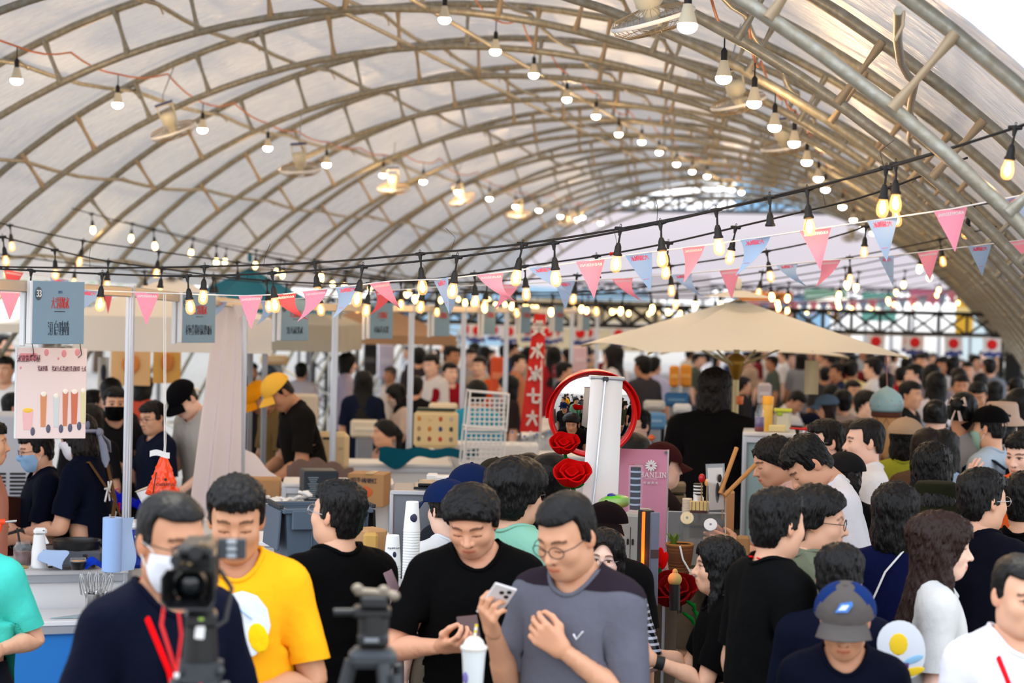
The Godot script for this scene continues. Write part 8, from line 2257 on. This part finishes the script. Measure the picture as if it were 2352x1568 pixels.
func far_people() -> void:
	var L := [
		[1897, 842, 180, 170, "short", "3a3a3e", "dark-haired visitor under the right tip of the parasol", {}],
		[1925, 833, 185, -80, "short", "202a48", "man in navy with reddish skin, facing left under the parasol tip", {}],
		[1957, 829, 185, 170, "short", "dcc98e", "person in a cream yellow shirt left of the hanging ice cream", {}],
		[2006, 821, 200, -110, "short", "e2dedc", "person in white behind the string of the hanging ice cream", {}],
		[2037, 856, 220, 175, "short", "2b2a2e", "black-haired visitor right of the ice cream string", {}],
		[1959, 873, 225, 30, "short", "cab4a4", "visitor in beige left of the giant ice cream", {}],
		[1911, 884, 215, 175, "thick", "5a4d46", "black-haired visitor behind the grey-blue cap", {}],
		[1936, 898, 245, -150, "thick", "a58f86", "visitor with full black hair in a dusty pink top", {}],
		[1900, 909, 250, -75, "long", "7d6458", "woman with brown hair and a grey-blue cap facing left", {"cap": [Color(0.30, 0.38, 0.47), Color(0.30, 0.38, 0.47), 4.0], "hc": Color(0.14, 0.07, 0.045)}],
		[1862, 950, 280, -120, "short", "3c4250", "person in a navy cap right of the yellow bottles", {"cap": [Color(0.04, 0.06, 0.13), Color(0.04, 0.06, 0.13), 4.0]}],
		[1824, 958, 280, 170, "short", "b7b9bd", "person in a pale grey cap behind the lime tub", {"cap": [Color(0.75, 0.75, 0.76), Color(0.75, 0.75, 0.76), 4.0]}],
		[1843, 903, 225, 60, "short", "dad7d4", "person in white stooping behind the hanging towel", {"pose": "bow"}],
		[1990, 899, 270, 60, "thick", "6d6a6c", "visitor with bushy black hair left of the ice cream cone", {}],
		[2077, 898, 250, 170, "short", "8a9096", "visitor with black hair right of the ice cream", {}],
		[2091, 875, 260, 70, "short", "161618", "man in a black T-shirt facing right beside the ice cream", {}],
		[2071, 842, 180, 170, "short", "a81e2a", "person in red in the crowd above the ice cream", {}],
		[2102, 836, 200, -80, "short", "a9bcdc", "man in a pale blue shirt facing left in the crowd", {}],
		[2116, 811, 170, 20, "short", "4a4a52", "tall man with short hair far back in the crowd", {}],
		[2141, 838, 210, 178, "long", "7d7680", "woman with long black hair deep in the right crowd", {}],
		[2151, 857, 240, -160, "long", "d8d2d6", "woman with long black hair and a white blouse in the right crowd", {}],
		[2161, 821, 165, 30, "short", "9ba0a6", "visitor in grey beneath the third flag from the tower", {}],
		[2189, 822, 165, 175, "bob", "cdd0d8", "visitor in white beneath the second flag from the tower", {}],
		[2223, 830, 175, 5, "short", "bccbe0", "boy in pale blue facing the viewer near the gantry tower", {}],
		[2203, 847, 190, 20, "bob", "a3897c", "woman with brown hair near the gantry tower", {"hc": Color(0.13, 0.07, 0.05)}],
		[2209, 860, 230, 4, "short", "2c3a66", "boy with black hair facing the viewer above the hair bow", {}],
		[2245, 879, 255, -6, "short", "26304c", "man in navy looking down right of the hair bow", {"pose": "hold"}],
		[2254, 858, 190, 150, "long", "d8286a", "woman in hot pink beside the gantry tower", {}],
		[2276, 827, 165, 175, "short", "6c7078", "visitor with dark hair left of the loudspeaker", {}],
		[2285, 878, 215, 170, "bob", "54586a", "visitor with dark hair in front of the tower base", {}],
		[2335, 868, 215, 170, "short", "3e3e44", "visitor right of the tower base at the edge", {}],
		[2240, 815, 150, 60, "short", "b8a8a0", "visitor in tan far back by the tower", {}],
		[1985, 790, 140, 30, "short", "a3a9ad", "visitor with grey shirt far behind the cream parasol", {}],
		# outside at the left
		[8, 766, 205, 60, "short", "3fa0a4", "person in teal outside at the left edge", {}],
		[12, 818, 250, -20, "short", "e3e3e4", "person in white outside at the left edge", {}],
		[31, 902, 300, 100, "short", "dfe2e6", "dark-haired person left of the menu board", {}],
		[75, 800, 210, 175, "short", "cfd4d8", "visitor in pale clothes behind the upper menu board", {}],
		[330, 862, 250, 150, "bob", "c2503a", "person with dark hair behind the hanging cord of the orange bag", {}],
		[505, 850, 235, 100, "short", "26262b", "black-haired person behind the white curtain", {}],
	]
	for e in L: crowd(e)
	# the distant crowd, too small to tell apart
	var r := RandomNumberGenerator.new(); r.seed = 21
	var shirts := ["d8d8da", "2a2a2e", "8a8f98", "31405e", "b39a86", "7a2a2e", "cfc3b2", "515a52"]
	for k in 64:
		var px := 930.0 + k * 21.6 + r.randf() * 12.0
		if px > 1420 and px < 1560: px += 400.0
		var e := [px, 786.0 + r.randf() * 22.0 + (px - 1176.0) * 0.016, 118.0 + r.randf() * 40.0, r.randf() * 360.0, ["short", "short", "bob", "long", "short"][k % 5], shirts[k % 8], "person in the distant crowd beyond the stalls and parasols", {"group": "distant crowd"}]
		crowd(e)
# ---------------------------------------------------------------- things close to the viewer
func tripod_legs(o: Node3D, y: float, spread: float, mat: Material) -> void:
	for k in 3:
		var a := TAU * k / 3.0 + 0.5
		var d := Vector3(sin(a), 0, cos(a))
		var m := MB.new(); m.tube([d * 0.05 + Vector3(0, y, 0), d * spread * 0.55 + Vector3(0, y * 0.5, 0)], 0.017, 8); m.tube([d * 0.075 + Vector3(0.02, y - 0.02, 0), d * spread * 0.55 + Vector3(0.02, y * 0.5, 0)], 0.012, 8)
		part(o, "leg", m, mat)
		m = MB.new(); m.tube([d * spread * 0.55 + Vector3(0.01, y * 0.5, 0), d * spread + Vector3(0.01, 0.02, 0)], 0.013, 8); part(o, "lower_leg", m, mat)
		m = MB.new(); m.ell(d * spread + Vector3(0.01, 0.018, 0), Vector3(0.02, 0.018, 0.02)); part(o, "foot", m, M.rubber)
func build_foreground() -> void:
	var o: Node3D
	var m: MB
	var dark := std(Color(0.035, 0.042, 0.05), 0.45)
	var grey := std(Color(0.16, 0.18, 0.20), 0.5)
	# video camera on its tripod
	var p := at(434, 1350, 4.55)
	o = thing("video_camera", "black video camera with square lens hood and flip-out screen before the cameraman", "video camera", p, facing(p, -4.0))
	m = MB.new()
	var hood := [[Vector2(-0.062, -0.043), Vector2(0.062, 0.043), 0.0], [Vector2(-0.050, -0.036), Vector2(0.050, 0.036), -0.075]]
	var fr := PackedVector2Array(); var bk := PackedVector2Array()
	for q in [Vector2(-1, -0.6), Vector2(-0.8, -1), Vector2(0.8, -1), Vector2(1, -0.6), Vector2(1, 0.6), Vector2(0.8, 1), Vector2(-0.8, 1), Vector2(-1, 0.6)]:
		fr.append(q * Vector2(0.062, 0.045)); bk.append(q * Vector2(0.046, 0.038))
	for k in 8:
		var j := (k + 1) % 8
		m.face([Vector3(fr[k].x, fr[k].y, 0.03), Vector3(fr[j].x, fr[j].y, 0.03), Vector3(bk[j].x, bk[j].y, -0.05), Vector3(bk[k].x, bk[k].y, -0.05)])
		m.face([Vector3(fr[k].x, fr[k].y, 0.03) * 0.93, Vector3(fr[j].x, fr[j].y, 0.03) * 0.93, Vector3(bk[j].x * 0.8, bk[j].y * 0.8, -0.045), Vector3(bk[k].x * 0.8, bk[k].y * 0.8, -0.045)])
		m.face([Vector3(fr[k].x, fr[k].y, 0.03), Vector3(fr[j].x, fr[j].y, 0.03), Vector3(fr[j].x * 0.93, fr[j].y * 0.93, 0.0279), Vector3(fr[k].x * 0.93, fr[k].y * 0.93, 0.0279)])
	part(o, "lens_hood", m, dark)
	m = MB.new(); m.lathe([Vector2(0.036, -0.03), Vector2(0.036, -0.20), Vector2(0.030, -0.20)], 24, Transform3D(Basis(Vector3(1, 0, 0), PI / 2), Vector3.ZERO)); part(o, "lens_barrel", m, dark)
	m = MB.new(); m.lathe([Vector2(0.026, 0.0), Vector2(0.018, 0.005), Vector2(0.001, 0.007)], 24, Transform3D(Basis(Vector3(1, 0, 0), PI / 2), Vector3(0, 0.002, -0.042))); part(o, "lens_glass", m, col(Color(0.01, 0.05, 0.07), 0.05))
	m = MB.new(); m.box(Vector3(0, 0.01, -0.24), Vector3(0.10, 0.11, 0.20), Basis(), 0.012); part(o, "body", m, dark)
	m = MB.new(); m.box(Vector3(0.012, 0.082, -0.10), Vector3(0.075, 0.030, 0.20), Basis(), 0.010); m.box(Vector3(0.03, 0.055, -0.16), Vector3(0.02, 0.04, 0.03), Basis(), 0.004); part(o, "top_handle", m, dark)
	m = MB.new(); m.tube([Vector3(0.015, 0.085, 0.03), Vector3(0.015, 0.085, 0.0)], 0.016, 14); m.tube([Vector3(-0.03, 0.065, 0.02), Vector3(-0.03, 0.065, -0.1)], 0.013, 12); part(o, "microphone", m, dark)
	for q in [Vector3(0.0, 0.055, 0.005), Vector3(-0.018, 0.056, 0.0), Vector3(0.026, 0.100, 0.0), Vector3(0.040, 0.098, 0.0)]:
		m = MB.new(); m.ell(q, Vector3(0.007, 0.006, 0.006), Basis(), 8, 6); part(o, "knob", m, col(Color(0.45, 0.37, 0.26), 0.3, 0.6))
	m = MB.new(); m.box(Vector3(0.092, 0.084, -0.06), Vector3(0.066, 0.048, 0.012), Basis(), 0.003); part(o, "flip_screen", m, grey)
	for k in 3:
		m = MB.new(); m.box(Vector3(0.092, 0.100 - 0.016 * k, -0.052), Vector3(0.022, 0.010, 0.004), Basis(), 0.003); part(o, "screen_key", m, col(Color(0.62, 0.64, 0.66)))
	m = MB.new(); m.tube([Vector3(0.06, 0.06, -0.05), Vector3(0.065, 0.03, -0.04), Vector3(0.068, 0.02, -0.08)], 0.002, 5); part(o, "wire", m, M.black)
	m = MB.new(); m.tube([Vector3(0.06, 0.02, -0.16), Vector3(0.09, -0.02, -0.14), Vector3(0.08, -0.09, -0.10), Vector3(0.03, -0.12, -0.06)], 0.006, 6); part(o, "strap", m, M.black)
	m = MB.new(); m.tube([Vector3(-0.05, 0.01, -0.02), Vector3(-0.058, -0.08, 0.03), Vector3(-0.022, -0.185, 0.04)], 0.004, 6); m.tube([Vector3(-0.02, -0.05, 0.03), Vector3(-0.012, -0.10, 0.04), Vector3(-0.021, -0.185, 0.042)], 0.008, 6, true, 0.4); part(o, "red_strap", m, col(Color(0.85, 0.03, 0.03)))
	m = MB.new(); m.ell(Vector3(-0.021, -0.192, 0.042), Vector3(0.006, 0.008, 0.005)); part(o, "strap_end", m, M.white)
	var tp := p + Vector3(0, -0.06, -0.08)
	o = thing("tripod", "black tripod carrying the video camera", "tripod", Vector3(tp.x, 0, tp.z), facing(p))
	var th := tp.y
	m = MB.new(); m.box(Vector3(0, th - 0.02, 0), Vector3(0.075, 0.035, 0.10), Basis(), 0.008); m.tube([Vector3(0, th - 0.03, 0), Vector3(0, th - 0.12, 0)], [0.036, 0.042], 16); part(o, "fluid_head", m, dark)
	m = MB.new(); m.box(Vector3(-0.002, th - 0.045, 0.044), Vector3(0.022, 0.036, 0.006), Basis(Vector3(0, 0, 1), -0.1), 0.003); part(o, "plate", m, M.white)
	m = MB.new(); m.box(Vector3(0.0, th - 0.015, 0.052), Vector3(0.012, 0.006, 0.004)); part(o, "spirit_level", m, col(Color(0.6, 0.75, 0.3)))
	m = MB.new(); m.tube([Vector3(0, th - 0.12, 0), Vector3(0, th - 0.165, 0)], [0.055, 0.05], 16); part(o, "bowl", m, grey)
	for s in [-0.045, 0.045]:
		m = MB.new(); m.ell(Vector3(s, th - 0.14, 0.03), Vector3(0.012, 0.012, 0.012)); part(o, "lock_knob", m, grey)
	tripod_legs(o, th - 0.165, 0.42, grey)
	# second, empty tripod
	p = at(858, 1440, 4.75)
	o = thing("tripod", "empty grey tripod head standing before the man in black", "tripod", Vector3(p.x, 0, p.z), facing(p))
	th = p.y + 0.10
	m = MB.new(); m.tube([Vector3(-0.045, th - 0.012, 0.02), Vector3(0.045, th - 0.018, 0.02)], 0.010, 10); part(o, "top_clamp", m, std(Color(0.48, 0.44, 0.38), 0.4, 0.3))
	for q in [Vector3(-0.04, th - 0.005, 0.02), Vector3(0.022, th - 0.008, 0.02), Vector3(0.047, th - 0.020, 0.03)]:
		m = MB.new(); m.ell(q, Vector3(0.014, 0.012, 0.012)); part(o, "knob", m, std(Color(0.50, 0.46, 0.40), 0.4, 0.3))
	m = MB.new(); m.box(Vector3(0, th - 0.035, 0), Vector3(0.065, 0.03, 0.09), Basis(), 0.006); m.box(Vector3(-0.005, th - 0.062, 0), Vector3(0.09, 0.024, 0.07), Basis(), 0.006); m.tube([Vector3(-0.01, th - 0.06, 0.02), Vector3(-0.095, th - 0.062, 0.02)], 0.009, 8); part(o, "fluid_head", m, dark)
	m = MB.new(); m.tube([Vector3(0, th - 0.07, 0), Vector3(0, th - 0.125, 0)], 0.036, 16); part(o, "neck", m, M.black)
	m = MB.new(); m.box(Vector3(0.0, th - 0.128, 0), Vector3(0.075, 0.034, 0.075), Basis(), 0.01); part(o, "base_block", m, dark)
	m = MB.new(); m.box(Vector3(-0.004, th - 0.124, 0.039), Vector3(0.034, 0.010, 0.003)); part(o, "label_plate", m, col(Color(0.45, 0.47, 0.49)))
	m = MB.new(); m.box(Vector3(0, th - 0.172, 0), Vector3(0.115, 0.045, 0.09), Basis(), 0.015); part(o, "crown", m, grey)
	tripod_legs(o, th - 0.18, 0.42, std(Color(0.12, 0.14, 0.16), 0.45))
	# tall drink
	p = at(1089, 1462, 5.75)
	o = thing("drink_cup", "tall white drink cup with a domed lid and a yellow striped straw", "cup", p, facing(p))
	m = MB.new(); m.lathe([Vector2(0.036, -0.036), Vector2(0.033, -0.06), Vector2(0.024, -0.215), Vector2(0.001, -0.216)], 28); part(o, "cup", m, std(Color(0.80, 0.82, 0.82), 0.4))
	m = MB.new(); m.lathe([Vector2(0.001, 0.002), Vector2(0.014, 0.0), Vector2(0.026, -0.010), Vector2(0.032, -0.024), Vector2(0.038, -0.026), Vector2(0.040, -0.032), Vector2(0.037, -0.038)], 28); part(o, "lid", m, std(Color(0.82, 0.80, 0.76), 0.35))
	for k in 5:
		m = MB.new(); m.tube([Vector3(0.001 + 0.0010 * k, 0.008 * k - 0.004, 0), Vector3(0.001 + 0.0010 * (k + 1), 0.008 * (k + 1) - 0.004, 0)], 0.004, 8); part(o, "straw_band", m, col(Color(0.88, 0.78, 0.05)) if k % 2 == 0 else M.white)
	m = MB.new(); m.ell(Vector3(-0.022, -0.115, 0.020), Vector3(0.010, 0.018, 0.004), Basis(Vector3(0, 1, 0), -0.7)); part(o, "cup_print", m, col(Color(0.42, 0.38, 0.62)))
	# paper fan with yellow and blue print
	p = at(2072, 1492, 6.35)
	o = thing("hand_fan", "white round hand fan with a yellow and blue print beside the long-haired woman", "fan", p, facing(p, 8.0))
	var pl := PackedVector2Array()
	for k in 28:
		var a := TAU * k / 28.0
		pl.append(Vector2(0.074 * cos(a) * (1.0 + 0.12 * sin(a)), 0.095 * sin(a)))
	m = MB.new(); m.prism(pl, 0.004, Transform3D(Basis(Vector3(0, 0, 1), 0.35), Vector3.ZERO)); part(o, "paper", m, std(Color(0.86, 0.88, 0.90), 0.6))
	m = MB.new(); m.ell(Vector3(-0.012, 0.018, 0.002), Vector3(0.030, 0.036, 0.002), Basis(), 18, 6); m.ell(Vector3(0.03, -0.07, 0.002), Vector3(0.045, 0.014, 0.002), Basis(Vector3(0, 0, 1), 0.3), 16, 6); part(o, "yellow_print", m, col(Color(0.93, 0.78, 0.07)))
	m = MB.new(); m.ell(Vector3(0.036, -0.030, 0.002), Vector3(0.034, 0.012, 0.002), Basis(Vector3(0, 0, 1), 0.4), 16, 6); part(o, "blue_print", m, col(Color(0.55, 0.75, 0.88)))
	m = MB.new(); glyphs(m, "美水大港", 0.014, xf(Vector3(-0.008, -0.044, 0.003), 0, 0, -0.15), 0.16, 1.1); part(o, "lettering", m, col(Color(0.45, 0.20, 0.50)))
	m = MB.new(); m.box(Vector3(0.012, -0.088, 0.003), Vector3(0.028, 0.010, 0.002), Basis(), 0.0); part(o, "red_print", m, col(Color(0.75, 0.15, 0.30)))
	m = MB.new(); m.tube([Vector3(-0.03, -0.08, 0), Vector3(-0.06, -0.20, 0)], 0.006, 8); part(o, "handle", m, M.white)
